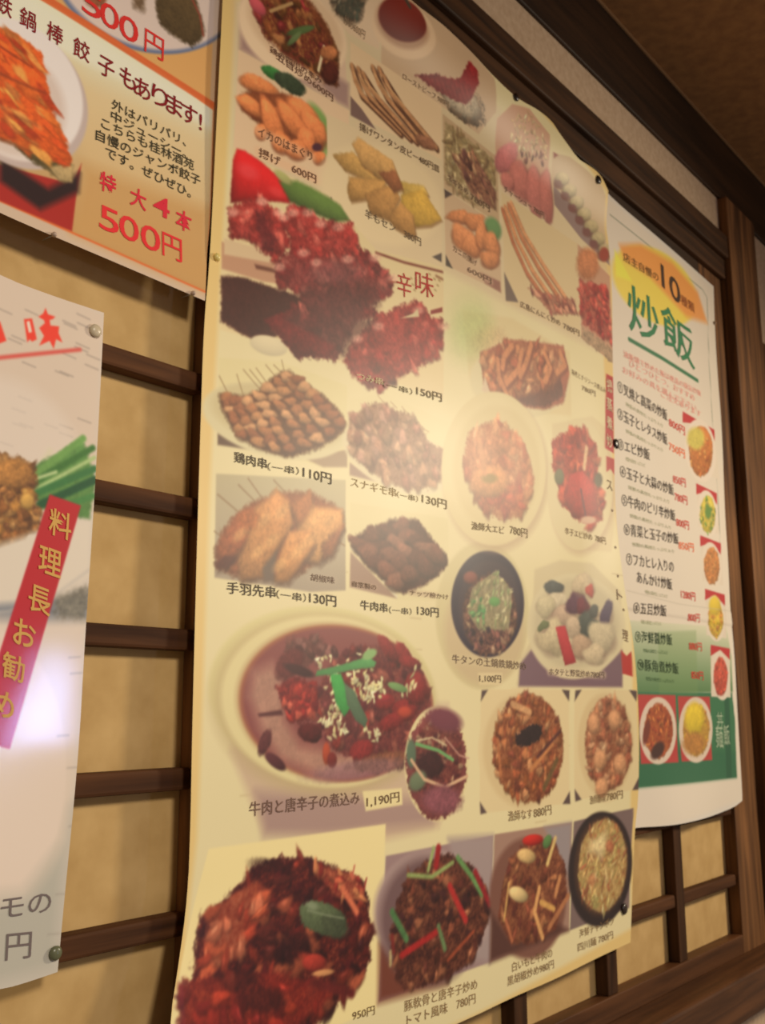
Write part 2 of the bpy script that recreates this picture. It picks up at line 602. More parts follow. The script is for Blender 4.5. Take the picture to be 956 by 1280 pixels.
# ------------------------------------------------------------------ what is printed on each sheet (mm on the wall, z from eye height)
MAIN = dict(base=[240,208,136], box=[469,1248,-300,753],
edges={"left":[[476.7,-291.5],[483.5,-210.4],[495.4,-173.6],[504.8,-133.6],[505.1,-82.1],[504.5,-18.2],[505.0,50.2],[506.4,198.8],[506.0,303.7],[509.4,352.3],[510.3,472.6],[513.3,594.0],[515.0,642.1]],"right":[[1196.3,-278.7],[1210.5,-209.0],[1221.2,-140.9],[1230.7,-115.5],[1233.2,-28.9],[1222.7,80.8],[1208.5,134.2],[1198.0,245.0],[1218.7,357.5],[1229.5,461.8],[1239.9,607.6],[1211.8,704.3]],"top":[[515.0,642.1],[670.3,744.8],[763.0,732.4],[803.3,738.1],[832.5,741.7],[874.4,738.6],[916.9,727.2],[959.7,723.7],[989.0,728.0],[1021.6,735.8],[1055.8,736.5],[1075.9,725.3],[1118.4,710.2],[1144.2,713.4],[1185.4,717.5],[1211.8,704.3]],"bottom":[[476.7,-291.5],[837.3,-289.3],[932.6,-285.4],[1018.1,-285.0],[1100.5,-281.4],[1196.3,-278.7]]},
areas=[
["dish_photo","printed photo of dark glazed meat and green pepper on an oval white plate",[[534.0,638.3],[665.5,714.7],[678.5,573.8],[534.5,558.2]]],
["dish_photo","printed photo cut off by the top edge, dark greens and shreds on white",[[621.4,704.3],[710.7,760.6],[725.7,662.9],[679.4,655.8],[632.7,666.3]]],
["dish_photo","printed photo of red sauce in a white bowl beside a slice of rare beef",[[714.2,762.7],[768.8,757.3],[874.4,738.6],[921.7,725.5],[933.4,690.3],[909.5,654.0],[849.0,655.2],[731.4,646.5]]],
["dish_photo","printed photo of long brown fried sticks laid side by side on white",[[682.2,648.7],[836.8,655.1],[834.7,588.3],[680.9,570.6]]],
["dish_photo","printed photo of stubby orange fried prawns heaped with green leaf",[[532.7,557.2],[678.5,571.1],[677.5,484.3],[645.7,475.1],[530.2,464.2]]],
["dish_photo","printed photo of pale golden fried triangles fanned out on white",[[645.7,551.6],[834.2,576.5],[828.5,462.1],[717.9,434.9],[647.9,470.4]]],
["dish_photo","large printed photo of glossy red spicy meat skewers, topmost left half",[[529.3,463.8],[647.9,468.8],[717.9,439.9],[831.4,461.3],[827.0,312.7],[730.6,311.0],[661.9,310.5],[522.9,300.6],[521.6,346.2]]],
["dish_photo","printed photo of small golden brown chicken skewers fanned on a white plate",[[523.2,277.0],[591.1,291.7],[677.7,291.6],[679.4,216.3],[647.5,209.1],[524.1,210.2]]],
["dish_photo","printed photo of brown gizzard skewers paled by painted-in glare, right of the chicken skewers",[[681.4,278.7],[728.4,296.0],[835.1,290.5],[837.5,211.3],[807.6,198.5],[681.8,204.8]]],
["dish_photo","printed photo of big golden chicken wing skewers, lower left of the skewer four",[[523.4,181.4],[677.5,202.6],[678.3,102.3],[632.6,97.1],[523.9,99.0]]],
["dish_photo","printed photo of dark brown beef cubes on skewers, lower right of the skewer four",[[684.3,183.0],[834.7,189.3],[836.7,104.5],[751.5,99.5],[683.7,107.1]]],
["dish_photo","large printed photo of red beef and chilli stew in a cream bowl with leek",[[538.0,48.1],[551.3,63.7],[586.7,77.5],[686.9,87.3],[781.1,91.0],[841.5,69.5],[848.2,18.9],[839.1,-1.5],[885.6,-36.8],[859.0,-97.5],[820.5,-104.9],[732.1,-105.8],[732.0,-108.5],[554.3,-104.9],[545.3,-73.9],[536.2,-32.5],[533.7,15.2]]],
["dish_photo","oval printed inset of the stew being lifted on a ladle",[[862.9,-54.8],[860.9,-66.7],[856.3,-77.8],[849.4,-87.5],[840.7,-95.2],[830.7,-100.6],[819.8,-103.6],[808.7,-104.0],[798.0,-101.8],[788.0,-97.3],[779.3,-90.6],[772.3,-82.2],[767.1,-72.4],[764.1,-61.7],[763.4,-50.5],[764.9,-39.4],[768.8,-28.8],[774.7,-19.2],[782.6,-11.1],[791.9,-5.0],[802.4,-1.2],[813.6,0.1],[824.8,-1.2],[835.5,-5.3],[845.1,-11.8],[853.1,-20.6],[858.9,-31.1],[862.3,-42.7]]],
["dish_photo","large printed photo of a heap of dark red dried chillies and meat with one green leaf",[[523.2,-101.1],[729.9,-101.5],[723.5,-181.0],[714.0,-251.2],[476.9,-258.6],[484.2,-210.5],[505.3,-152.9]]],
["dish_photo","printed photo of fried beef with red chilli and green pepper strips, bottom row left",[[729.2,-128.5],[904.0,-127.5],[889.4,-245.6],[717.2,-246.2]]],
["dish_photo","printed photo of beef and pale potato strips with a red slice, bottom row middle",[[906.3,-126.9],[1068.8,-128.7],[1049.0,-241.6],[890.1,-245.7]]],
["dish_photo","printed photo of noodles with seafood in a black oval dish, bottom row right",[[1072.6,-128.5],[1217.3,-124.2],[1197.8,-239.7],[1050.8,-241.9]]],
["dish_photo","printed photo of fried aubergine with meat on a round white plate",[[889.8,17.8],[1072.6,19.7],[1065.2,-107.8],[880.6,-104.6]]],
["dish_photo","printed photo of pale fried pork and vegetables on a round white plate, right of the aubergine",[[1085.8,19.8],[1225.2,20.5],[1233.1,-101.9],[1076.7,-105.9]]],
["dish_photo","printed photo of chopped meat with leek in a dark oval iron pan",[[995.9,105.8],[993.1,87.7],[986.2,70.4],[975.5,54.7],[961.7,41.4],[945.5,30.9],[927.8,23.8],[909.4,20.1],[891.2,19.8],[874.0,23.0],[858.4,29.3],[845.0,38.3],[834.2,49.8],[826.3,63.2],[821.6,78.0],[820.2,93.7],[822.2,109.7],[827.4,125.5],[835.9,140.4],[847.2,153.9],[861.2,165.3],[877.3,174.2],[895.0,180.0],[913.5,182.3],[932.0,181.0],[949.6,175.9],[965.4,167.1],[978.6,155.1],[988.4,140.4],[994.3,123.7]]],
["dish_photo","printed photo of white scallops and purple vegetables on a pale plate",[[1000.8,153.4],[1059.0,170.6],[1136.2,174.9],[1198.1,143.7],[1190.8,24.8],[958.0,22.7],[967.3,50.5],[991.4,73.4]]],
["dish_photo","printed photo of curled orange prawns in red sauce, upper of the three prawn dishes",[[865.5,423.0],[969.0,445.6],[1107.3,442.9],[1101.8,357.0],[895.0,321.5],[874.5,350.8]]],
["dish_photo","printed photo of battered big prawns on a tall cream plate, lower left prawn dish",[[1045.0,278.8],[1041.6,260.6],[1034.2,242.6],[1023.4,225.5],[1009.5,209.9],[993.3,196.4],[975.3,185.4],[956.3,177.2],[936.8,171.9],[917.7,169.7],[899.4,170.4],[882.5,173.9],[867.4,180.1],[854.6,188.7],[844.3,199.3],[836.7,211.7],[832.2,225.5],[830.6,240.3],[832.3,255.8],[837.0,271.5],[844.9,287.1],[855.7,301.9],[869.3,315.7],[885.3,328.0],[903.4,338.2],[922.9,346.1],[943.3,351.0],[963.8,352.9],[983.5,351.3],[1001.7,346.4],[1017.5,338.0],[1030.2,326.6],[1039.2,312.5],[1044.2,296.4]]],
["dish_photo","printed photo of bright red chilli prawns on a narrow cream plate, right of the big prawns",[[1051.7,335.7],[1158.1,369.6],[1209.7,358.9],[1196.7,237.4],[1182.1,193.8],[1128.1,190.0],[1065.0,209.8],[1044.6,245.6]]],
["dish_photo","printed photo of shredded greens with dark meat, upper left of the small upper four",[[838.6,646.3],[950.3,642.9],[949.4,557.2],[837.7,556.1]]],
["dish_photo","printed photo of five plump orange fried rolls, left of the long fried sticks",[[837.6,555.1],[949.2,555.1],[948.3,470.7],[836.0,465.6]]],
["dish_photo","printed photo of pink sliced ham under a heap of pale shreds",[[938.3,685.0],[961.0,712.1],[1003.2,726.7],[1051.9,714.8],[1077.9,608.0],[955.0,609.7]]],
["dish_photo","printed photo of a diagonal row of pale steamed dumplings at the right edge",[[1062.0,696.1],[1101.3,705.4],[1150.9,706.4],[1192.9,703.6],[1208.0,695.0],[1232.7,606.2],[1149.4,617.1],[1083.5,640.0]]],
["dish_photo","printed photo of long curved orange fried sticks on white",[[956.7,601.1],[1142.1,603.0],[1140.2,472.8],[956.3,462.4]]],
["dish_photo","narrow printed photo of bright red fried pieces at the right edge",[[1142.1,603.0],[1231.5,588.1],[1234.2,460.7],[1142.2,471.2]]],
["dish_photo","faint green garnish printed beside the prawn dish",[[839.9,454.1],[970.7,466.0],[969.1,447.6],[862.4,422.0],[866.4,375.8],[836.6,367.5]]],
["printed_ribbon","narrow red printed ribbon with white characters",[[1206.8,439.9],[1229.1,439.9],[1212.5,329.7],[1187.3,332.4]]]],
texts=[
["caption",[["鶏の四川の辛み",570.1,574.6,639.1,578.5,7.4,0.01],["五目炒め600円",578.2,572.5,655.0,568.0,8.3,0.01]],[120,87,69],0.5,None],
["caption",[["炒め600円",670.2,660.9,702.0,661.0,9.2,0]],[159,133,104],0.5,None],
["caption",[["ローストビーフ 980円",766.2,650.9,848.7,657.9,7.0,0]],[140,115,90],0.5,None],
["caption",[["揚げワンタン皮ピー480円皿",693.9,557.0,829.3,569.7,9.2,0.01]],[114,92,70],0.5,None],
["caption",[["イカのはまぐり",557.2,487.0,625.9,493.1,9.3,0.012],["揚げ　600円",558.7,468.0,631.5,473.1,9.2,0.02]],[127,89,65],0.5,None],
["caption",[["羊もセン　380円",701.1,467.1,791.8,470.5,9.6,0]],[110,91,69],0.5,None],
["caption",[["つみ串",689.8,300.7,728.3,304.0,7.1,0.01]],[226,210,163],0.5,None],
["caption",[["（一串）",728.3,302.4,774.4,305.4,6.5,-0.005],["150円",780.9,306.9,824.1,309.5,9.3,0.03]],[112,94,61],0.5,None],
["lettering",[["辛",750.2,403.1,773.8,406.4,25.7,0],["味",780.6,414.6,812.4,418.8,26.6,0.0]],[188,47,41],0.5,"red handwritten characters"],
["caption",[["鶏肉串",541.7,193.9,578.3,194.5,9.3,0.022],["（一串）",579.2,194.0,616.4,196.4,6.9,-0.004],["110円",621.4,195.2,658.3,195.0,10.0,0.022]],[79,65,46],0.5,None],
["caption",[["スナギモ串",684.1,197.8,750.2,197.7,9.1,-0.006]],[178,155,113],0.5,None],
["caption",[["（一串）",751.4,197.9,784.0,198.2,6.3,-0.01],["130円",790.5,198.3,831.9,198.0,9.8,0.012]],[129,109,72],0.5,None],
["caption",[["胡椒味",632.5,106.7,663.3,106.7,6.3,-0.005]],[120,92,76],0.5,None],
["caption",[["手羽先串",536.5,87.7,590.3,88.2,9.6,0.022],["（一串）",591.2,88.3,626.6,87.7,7.3,-0.004],["130円",630.6,87.3,665.4,86.5,9.7,0.022]],[78,64,46],0.5,None],
["caption",[["自家製の",687.0,106.7,720.7,106.0,5.1,0],["ナッツ粉かけ",771.2,105.6,834.0,105.9,5.5,0]],[120,92,70],0.5,None],
["caption",[["牛肉串",697.9,86.7,736.9,86.4,8.8,0.02],["（一串）",739.3,85.9,773.5,86.6,6.8,-0.004],["130円",782.3,87.2,817.4,87.2,9.4,0.018]],[78,64,46],0.5,None],
["caption",[["牛肉と唐辛子の煮込み",562.9,-81.7,693.9,-81.8,11.3,0.012]],[120,90,75],0.5,None],
["caption",[["1,190円",703.5,-85.8,750.1,-84.4,9.6,0.012]],[118,90,64],0.5,None],
["caption",[["950円",682.6,-253.1,711.8,-254.5,7.4,0.01]],[126,103,69],0.5,None],
["caption",[["豚軟骨と唐辛子炒め",752.6,-261.4,866.1,-265.1,9.5,0.004],["トマト風味　780円",756.0,-273.9,862.9,-277.2,9.5,0.004]],[148,119,83],0.5,None],
["caption",[["白いもと牛肉の",929.6,-261.9,1010.0,-261.9,9.2,0.004],["黒胡椒炒め980円",919.9,-273.5,1012.3,-273.5,9.1,0.004]],[146,117,82],0.5,None],
["caption",[["海鮮チャンポン",1071.6,-253.6,1155.8,-252.4,9.3,0.002],["四川麺 780円",1066.3,-266.9,1151.9,-266.9,9.2,0.002]],[145,116,81],0.5,None],
["caption",[["漁師なす",933.1,-116.7,981.5,-117.5,10.5,0],["880円",984.8,-117.8,1022.7,-116.7,10.8,0.01]],[140,112,78],0.5,None],
["caption",[["漁師豚菜",1112.6,-113.0,1150.3,-111.9,10.0,0],["780円",1152.1,-112.1,1189.5,-110.8,10.3,0.01]],[139,111,77],0.5,None],
["caption",[["牛タンの土鍋鉄鍋炒め",839.4,43.2,978.4,39.5,9.1,0.004]],[125,102,84],0.5,None],
["caption",[["1,100円",887.1,25.0,927.9,24.9,8.3,0.006]],[111,91,71],0.5,None],
["caption",[["ホタテと野菜炒め780円",1027.9,35.3,1153.9,34.0,8.4,0.002]],[121,99,85],0.5,None],
["caption",[["海老とチリソース煮込み",1108.2,413.2,1201.6,410.5,7.9,-0.004],["780円",1133.9,398.4,1170.8,398.6,7.8,0]],[143,118,86],0.5,None],
["caption",[["漁師大エビ",875.9,183.1,938.6,186.0,8.7,0.008],["780円",949.9,187.4,986.5,187.5,10.9,0.0]],[125,100,66],0.5,None],
["caption",[["辛子エビ炒め",1072.2,203.0,1138.5,203.3,9.0,0.004],["780円",1146.0,203.1,1170.0,201.8,9.3,0]],[141,113,76],0.5,None],
["caption",[["ネギ炒め",844.3,567.5,884.8,566.2,8.9,0],["780円",889.5,563.2,929.2,563.4,9.2,0.0]],[125,99,76],0.5,None],
["caption",[["カニ爪揚げ",850.6,486.7,897.4,484.5,7.8,0],["600円",877.5,471.8,926.3,473.2,7.9,0]],[128,100,78],0.5,None],
["caption",[["チャーシュー 780円",962.6,603.6,1055.8,604.9,8.7,0]],[130,98,84],0.5,None],
["caption",[["広島にんにく炒め",988.6,465.8,1085.4,470.7,8.5,0.0],["780円",1093.5,469.9,1135.8,471.6,8.9,0]],[127,102,79],0.5,None],
["caption",[["揚",1206.0,414.9,1222.2,414.4,18.7,0.02],["蒸",1202.0,388.3,1218.1,387.5,18.5,0.02],["煮",1197.9,361.9,1213.7,360.9,18.3,0.02],["炒",1193.6,335.8,1209.1,334.5,18.1,0.02]],[236,218,179],0.5,"white characters on the red ribbon"],
["caption",[["ス",1183.5,275.8,1198.0,274.9,15.4,0],["・",1185.3,242.2,1199.4,241.0,15.2,0],["・",1186.0,194.2,1199.3,192.5,14.8,0],["・",1186.8,157.2,1199.6,155.2,14.6,0],["ト",1187.6,132.7,1200.3,130.5,14.4,0],["・",1194.9,114.9,1207.8,112.6,14.3,0],["理",1195.7,82.6,1208.5,80.1,14.2,0]],[121,85,56],0.5,None]],
ops=[
["P",[[528.9,603.3],[832.7,777.6],[1206.2,699.9],[1198.6,248.3],[1218.8,83.6],[1202.6,-263.4],[870.7,-286.7],[486.1,-296.8],[511.6,-93.8],[517.8,175.3],[523.9,464.3]],[241,227,177],6,0,0,1],
["P",[[525.1,601.1],[708.3,704.9],[1220.3,683.1],[1229.9,465.4],[834.1,456.7],[529.4,459.5]],[225,199,164],10,0,0,0.55],
["L",[[812.9,-25.2],[831.6,-25.2]],0.8,[166,135,93],1.2,0.45,0],
["L",[[657.4,33.9],[672.1,33.9]],0.8,[161,131,91],1.2,0.45,0],
["L",[[1089.4,-102.8],[1116.6,-102.8]],1.0,[171,139,96],1.2,0.45,0],
["L",[[574.5,113.7],[587.3,113.7]],0.7,[160,130,90],1.2,0.45,0],
["L",[[541.9,48.8],[553.8,48.8]],0.7,[160,130,90],1.2,0.45,0],
["L",[[532.7,44.3],[544.4,44.3]],0.7,[160,130,90],1.2,0.45,0],
["L",[[888.7,121.1],[909.7,121.0]],0.9,[160,130,90],1.2,0.45,0],
["L",[[906.4,12.9],[927.9,12.9]],0.9,[163,132,92],1.2,0.45,0],
["L",[[530.7,18.3],[542.2,18.3]],0.7,[162,132,91],1.2,0.45,0],
["L",[[640.9,60.6],[655.2,60.6]],0.8,[160,130,90],1.2,0.45,0],
["L",[[653.0,-17.5],[667.3,-17.5]],0.7,[165,134,93],1.2,0.45,0],
["L",[[744.6,147.5],[761.7,147.5]],0.8,[161,130,90],1.2,0.45,0],
["L",[[807.7,-47.8],[826.3,-47.8]],0.8,[168,136,94],1.2,0.45,0],
["L",[[666.2,118.9],[681.2,118.9]],0.8,[160,130,90],1.2,0.45,0],
["L",[[708.9,-88.4],[724.6,-88.5]],0.7,[171,139,97],1.2,0.45,0],
["L",[[1173.2,-18.5],[1197.9,-18.5]],1.1,[165,134,93],1.2,0.45,0],
["L",[[1101.0,-84.4],[1127.8,-84.3]],1.0,[169,138,95],1.2,0.45,0],
["L",[[706.7,163.3],[722.8,163.3]],0.8,[161,131,90],1.2,0.45,0],
["L",[[889.2,24.0],[910.2,24.0]],0.9,[162,132,91],1.2,0.45,0],
["L",[[697.3,121.0],[713.1,121.0]],0.8,[160,130,90],1.2,0.45,0],
["L",[[723.0,48.4],[739.4,48.4]],0.8,[160,130,90],1.2,0.45,0],
["L",[[646.2,96.4],[660.7,96.4]],0.8,[160,130,90],1.2,0.45,0],
["L",[[750.8,-69.4],[767.6,-69.4]],0.8,[170,138,96],1.2,0.45,0],
["L",[[841.9,115.4],[861.6,115.4]],0.9,[160,130,90],1.2,0.45,0],
["L",[[650.7,49.7],[665.2,49.7]],0.8,[160,130,90],1.2,0.45,0],
["L",[[613.1,119.4],[626.9,119.4]],0.8,[160,130,90],1.2,0.45,0],
["L",[[792.2,176.4],[810.6,176.4]],0.9,[161,131,90],1.2,0.45,0],
["L",[[771.5,84.1],[789.3,84.1]],0.8,[160,130,90],1.2,0.45,0],
["L",[[928.5,-41.0],[950.6,-41.0]],0.9,[167,135,94],1.2,0.45,0],
["L",[[916.4,-21.0],[938.1,-21.0]],0.9,[165,134,93],1.2,0.45,0],
["L",[[702.5,-11.2],[718.2,-11.2]],0.8,[165,134,93],1.2,0.45,0],
["L",[[683.9,16.6],[699.2,16.6]],0.8,[163,132,91],1.2,0.45,0],
["L",[[676.6,53.6],[691.8,53.6]],0.8,[160,130,90],1.2,0.45,0],
["L",[[545.5,101.2],[557.6,101.2]],0.7,[160,130,90],1.2,0.45,0],
["L",[[1181.0,166.0],[1207.6,165.4]],1.1,[160,130,90],1.2,0.45,0],
["L",[[917.4,-7.7],[939.2,-7.7]],0.9,[164,134,92],1.2,0.45,0],
["L",[[946.4,54.5],[969.1,54.5]],0.9,[161,130,90],1.2,0.45,0],
["L",[[850.1,191.3],[870.2,191.3]],0.9,[161,131,90],1.2,0.45,0],
["L",[[550.2,113.3],[562.4,113.4]],0.7,[160,130,90],1.2,0.45,0],
["L",[[586.5,145.0],[599.6,145.0]],0.7,[161,131,90],1.2,0.45,0],
["L",[[577.1,20.5],[589.7,20.5]],0.7,[162,132,91],1.2,0.45,0],
["L",[[605.1,-84.5],[618.1,-84.5]],0.7,[172,139,97],1.2,0.45,0],
["L",[[911.4,30.2],[933.0,30.2]],0.9,[162,132,91],1.2,0.45,0],
["L",[[934.8,130.3],[957.2,130.3]],1.0,[160,130,90],1.2,0.45,0],
["L",[[1124.9,-83.1],[1150.4,-82.9]],1.0,[169,137,95],1.2,0.45,0],
["L",[[948.3,52.7],[971.0,52.7]],1.0,[161,130,90],1.2,0.45,0],
["L",[[1045.2,-43.9],[1070.9,-43.9]],1.0,[167,135,94],1.2,0.45,0],
["L",[[887.9,-95.0],[908.7,-95.0]],0.9,[171,139,96],1.2,0.45,0],
["L",[[876.3,89.6],[896.9,89.5]],0.9,[160,130,90],1.2,0.45,0],
["L",[[818.6,142.8],[837.7,142.7]],0.9,[161,130,90],1.2,0.45,0],
["L",[[606.9,-25.3],[620.1,-25.4]],0.7,[166,135,94],1.2,0.45,0],
["L",[[987.1,-122.4],[1011.0,-122.4]],0.9,[172,140,97],1.2,0.45,0],
["L",[[1058.1,32.0],[1084.2,32.0]],1.0,[162,132,91],1.2,0.45,0],
["L",[[559.0,37.0],[571.2,37.0]],0.7,[161,131,90],1.2,0.45,0],
["L",[[1127.5,-63.2],[1152.6,-63.0]],1.0,[168,136,94],1.2,0.45,0],
["L",[[772.0,54.5],[789.6,54.5]],0.8,[160,130,90],1.2,0.45,0],
["L",[[619.4,127.0],[633.3,127.0]],0.8,[161,130,90],1.2,0.45,0],
["L",[[553.5,-65.6],[565.2,-65.6]],0.7,[170,139,96],1.2,0.45,0],
["L",[[882.5,168.4],[903.4,168.4]],0.9,[161,131,90],1.2,0.45,0],
["L",[[728.2,180.0],[744.9,180.0]],0.8,[161,131,90],1.2,0.45,0],
["P",[[534.0,638.3],[665.5,714.7],[678.5,573.8],[534.5,558.2]],[231,200,169],1.0,0,0,1],
["P",[[534.5,558.2],[678.5,573.8],[679.0,600.1],[534.7,591.1]],[177,144,134],8,0,0,1],
["E",604.1,614.9,[65.0,-32.0,1.6,-53.9],[254,225,186],0.08,0,0,1],
["E",606.3,621.1,[58.3,-26.0,1.7,-43.9],[236,204,165],0.15,0,0,1],
["P",[[544.9,613.0],[562.7,609.0],[562.9,587.4],[583.2,585.0],[598.8,580.5],[631.3,586.2],[641.4,581.4],[662.2,588.8],[665.1,626.8],[646.6,647.8],[631.2,655.9],[602.1,663.3],[552.5,633.7]],[127,70,42],5,0.2,0.4,1],
["S",[[544.9,613.0],[562.9,587.4],[598.8,580.5],[641.4,584.8],[659.9,592.7],[660.3,624.2],[637.4,642.5],[602.1,663.3],[552.5,633.7]],42,12.6,7.5,-20,80,[[145,81,45],[196,126,74],[81,42,32],[222,151,93],[158,55,55],[106,68,36]],5,0.5,0.25],
["E",554.7,612.4,[8.9,-5.2,-3.3,-6.7],[220,98,106],0.2,0.3,0,1],
["L",[[570.7,617.0],[598.7,641.9]],3.3,[200,161,108],0.8,1,0],
["E",610.6,620.2,[18.9,1.4,14.7,-3.3],[94,117,68],0.3,0.3,0,1],
["E",602.0,607.0,[9.1,3.0,12.2,-0.7],[111,132,83],0.3,0.3,0,1],
["L",[[642.9,621.4],[634.7,591.4]],3.4,[244,225,180],0.8,1,0],
["E",650.7,596.5,[12.7,-0.1,6.8,-12.1],[91,41,33],0.2,0.4,0.4,1],
["E",649.8,618.3,[12.8,-0.1,7.0,-7.8],[206,130,82],0.2,0.4,0.4,1],
["L",[[570.1,578.3],[639.1,582.2]],7.4,[244,206,168],4.43031335933681,0.5,0],
["L",[[578.2,576.6],[655.0,572.1]],8.3,[243,206,168],4.95715216243309,0.5,0],
["P",[[621.4,704.3],[710.7,760.6],[725.7,662.9],[679.4,655.8],[632.7,666.3]],[238,209,172],1.0,0,0,1],
["P",[[623.3,682.6],[694.4,723.4],[693.9,678.1],[682.6,665.8],[658.5,666.0]],[98,77,56],6,0.2,0.4,1],
["S",[[627.2,684.7],[694.4,723.4],[692.2,675.6],[664.1,667.4]],26,9.5,2.7,60,40,[[83,70,49],[175,161,130],[67,80,62],[130,109,83]],8,0.5,0.25],
["P",[[714.2,762.7],[768.8,757.3],[874.4,738.6],[921.7,725.5],[933.4,690.3],[909.5,654.0],[849.0,655.2],[731.4,646.5]],[220,188,150],1.0,0,0,1],
["E",758.1,700.2,[47.0,-18.5,0.9,-31.9],[243,210,169],0.1,0,0,1],
["E",753.2,702.8,[38.2,-16.0,-0.7,-25.6],[198,156,123],0.2,0,0,1],
["E",752.0,707.3,[34.6,-14.7,0.5,-24.5],[133,45,35],0.1,0.2,0,1],
["L",[[746.9,733.4],[759.2,725.6]],5.4,[83,70,56],0.8,1,0],
["E",872.2,674.9,[39.8,-16.5,-6.6,-19.4],[146,121,94],0.15,0.3,0.6,1],
["E",868.4,676.9,[33.1,-13.0,-5.4,-15.4],[208,188,156],0.15,0.3,0.6,1],
["P",[[784.9,664.6],[812.5,678.6],[839.4,688.6],[858.6,695.8],[874.3,725.4],[889.4,719.9],[892.7,705.9],[888.6,689.3],[878.4,675.0],[855.1,670.0],[823.8,667.2]],[158,40,45],2,0.25,0.4,1],
["L",[[806.1,671.2],[818.5,664.7]],0.8,[190,90,78],0.8,0.6,0],
["L",[[814.2,674.0],[827.0,666.6]],0.8,[190,90,78],0.8,0.6,0],
["L",[[822.3,676.7],[835.6,668.4]],0.8,[189,90,78],0.8,0.6,0],
["L",[[830.4,679.5],[844.3,670.3]],0.8,[189,90,77],0.8,0.6,0],
["L",[[838.6,682.2],[852.9,672.1]],0.8,[189,90,77],0.8,0.6,0],
["L",[[846.9,685.0],[861.7,673.9]],0.8,[189,90,77],0.8,0.6,0],
["L",[[855.2,687.7],[870.4,675.6]],0.8,[189,90,77],0.8,0.6,0],
["L",[[863.5,690.4],[879.1,677.3]],0.8,[189,90,77],0.8,0.6,0],
["L",[[871.8,693.1],[887.9,678.9]],0.9,[188,89,77],0.8,0.6,0],
["L",[[766.2,654.4],[848.7,661.4]],7.0,[235,208,170],4.2165775737619695,0.5,0],
["P",[[682.2,648.7],[836.8,655.1],[834.7,588.3],[680.9,570.6]],[244,214,170],1.0,0,0,1],
["P",[[681.2,588.1],[680.8,567.1],[720.5,570.5],[698.1,582.6]],[133,106,98],1.5,0,0,1],
["L",[[685.4,621.1],[699.7,596.7],[761.7,584.7]],9.1,[99,65,47],2,1,0],
["L",[[684.2,623.1],[688.8,607.9],[698.5,598.7],[760.4,585.9]],5.9,[209,154,107],2.5,1,0.3],
["L",[[686.6,617.3],[701.0,600.9]],1.8,[250,202,143],1.5,0.8,0],
["L",[[695.3,622.8],[712.3,601.3],[778.3,587.0]],9.2,[99,64,47],2,1,0],
["L",[[694.1,624.8],[700.0,611.0],[711.1,603.4],[776.9,588.2]],5.9,[208,154,107],2.5,1,0.3],
["L",[[696.5,619.0],[713.7,605.6]],1.8,[249,202,142],1.5,0.8,0],
["L",[[702.7,621.4],[727.8,605.5],[789.5,588.5]],9.2,[99,64,47],2,1,0],
["L",[[701.5,623.4],[711.3,612.4],[726.6,607.6],[788.2,589.7]],6.0,[208,153,106],2.5,1,0.3],
["L",[[703.9,617.5],[729.3,609.9]],1.8,[249,202,142],1.5,0.8,0],
["L",[[718.3,636.8],[741.2,614.1],[804.0,593.3]],9.4,[99,64,47],2,1,0],
["L",[[717.0,638.9],[725.7,624.4],[739.9,616.2],[802.6,594.6]],6.1,[208,154,107],2.5,1,0.3],
["L",[[719.5,632.9],[742.6,618.5]],1.9,[249,202,142],1.5,0.8,0],
["L",[[728.7,640.5],[754.7,619.0],[815.8,596.9]],9.5,[99,64,47],2,1,0],
["L",[[727.4,642.6],[737.6,628.7],[753.4,621.2],[814.4,598.1]],6.1,[208,153,107],2.5,1,0.3],
["L",[[729.9,636.6],[756.2,623.5]],1.9,[249,202,142],1.5,0.8,0],
["L",[[736.5,635.5],[768.2,616.5],[826.2,597.8]],9.5,[98,64,47],2,1,0],
["L",[[735.2,637.6],[748.1,625.0],[766.9,618.7],[824.7,599.1]],6.2,[207,153,106],2.5,1,0.3],
["L",[[737.7,631.5],[769.8,621.0]],1.9,[248,201,142],1.5,0.8,0],
["E",805.6,595.9,[18.9,-5.4,1.7,-8.2],[170,117,86],0.3,0.3,0.4,1],
["L",[[693.9,561.6],[829.3,574.3]],9.2,[239,210,172],5.535574453596837,0.4,0],
["P",[[532.7,557.2],[678.5,571.1],[677.5,484.3],[645.7,475.1],[530.2,464.2]],[243,211,171],1.0,0,0,1],
["E",575.3,556.6,[14.8,-3.4,1.0,-6.6],[68,138,68],0.2,0.3,0.4,1],
["E",595.8,557.7,[18.8,-5.9,-0.5,-9.7],[65,80,58],0.2,0.2,0.4,1],
["E",636.7,538.9,[8.7,14.4,7.9,-11.7],[137,173,95],0.5,0.1,0,1],
["E",642.2,514.3,[6.7,0.0,3.0,-9.8],[155,181,109],0.5,0,0,1],
["P",[[535.6,516.0],[552.2,529.0],[593.8,545.4],[627.9,544.5],[642.2,525.0],[641.1,509.7],[632.4,497.6],[606.8,497.3],[564.6,498.1],[537.9,502.0]],[149,83,51],4,0.2,0.3,1],
["E",556.9,534.5,[22.3,-3.5,4.2,-9.0],[142,75,48],0.3,0,0,0.7],
["E",555.9,536.3,[21.4,-3.3,4.0,-8.5],[254,155,93],0.3,0.34,0.3,1,[0.03,3.9,0.1,3.08,0.02,1.47]],
["E",548.0,510.0,[14.8,-5.3,-2.0,-8.3],[140,74,47],0.3,0,0,0.7],
["E",547.0,511.8,[14.2,-5.0,-1.9,-7.9],[254,153,91],0.3,0.34,0.3,1,[0.04,1.82,0.08,1.58,0.05,1.76]],
["E",613.8,535.1,[19.8,-9.0,-3.9,-12.1],[140,74,47],0.3,0,0,0.7],
["E",612.8,537.1,[19.0,-8.5,-3.7,-11.4],[254,152,91],0.3,0.34,0.3,1,[0.03,0.53,0.06,5.73,0.02,0.42]],
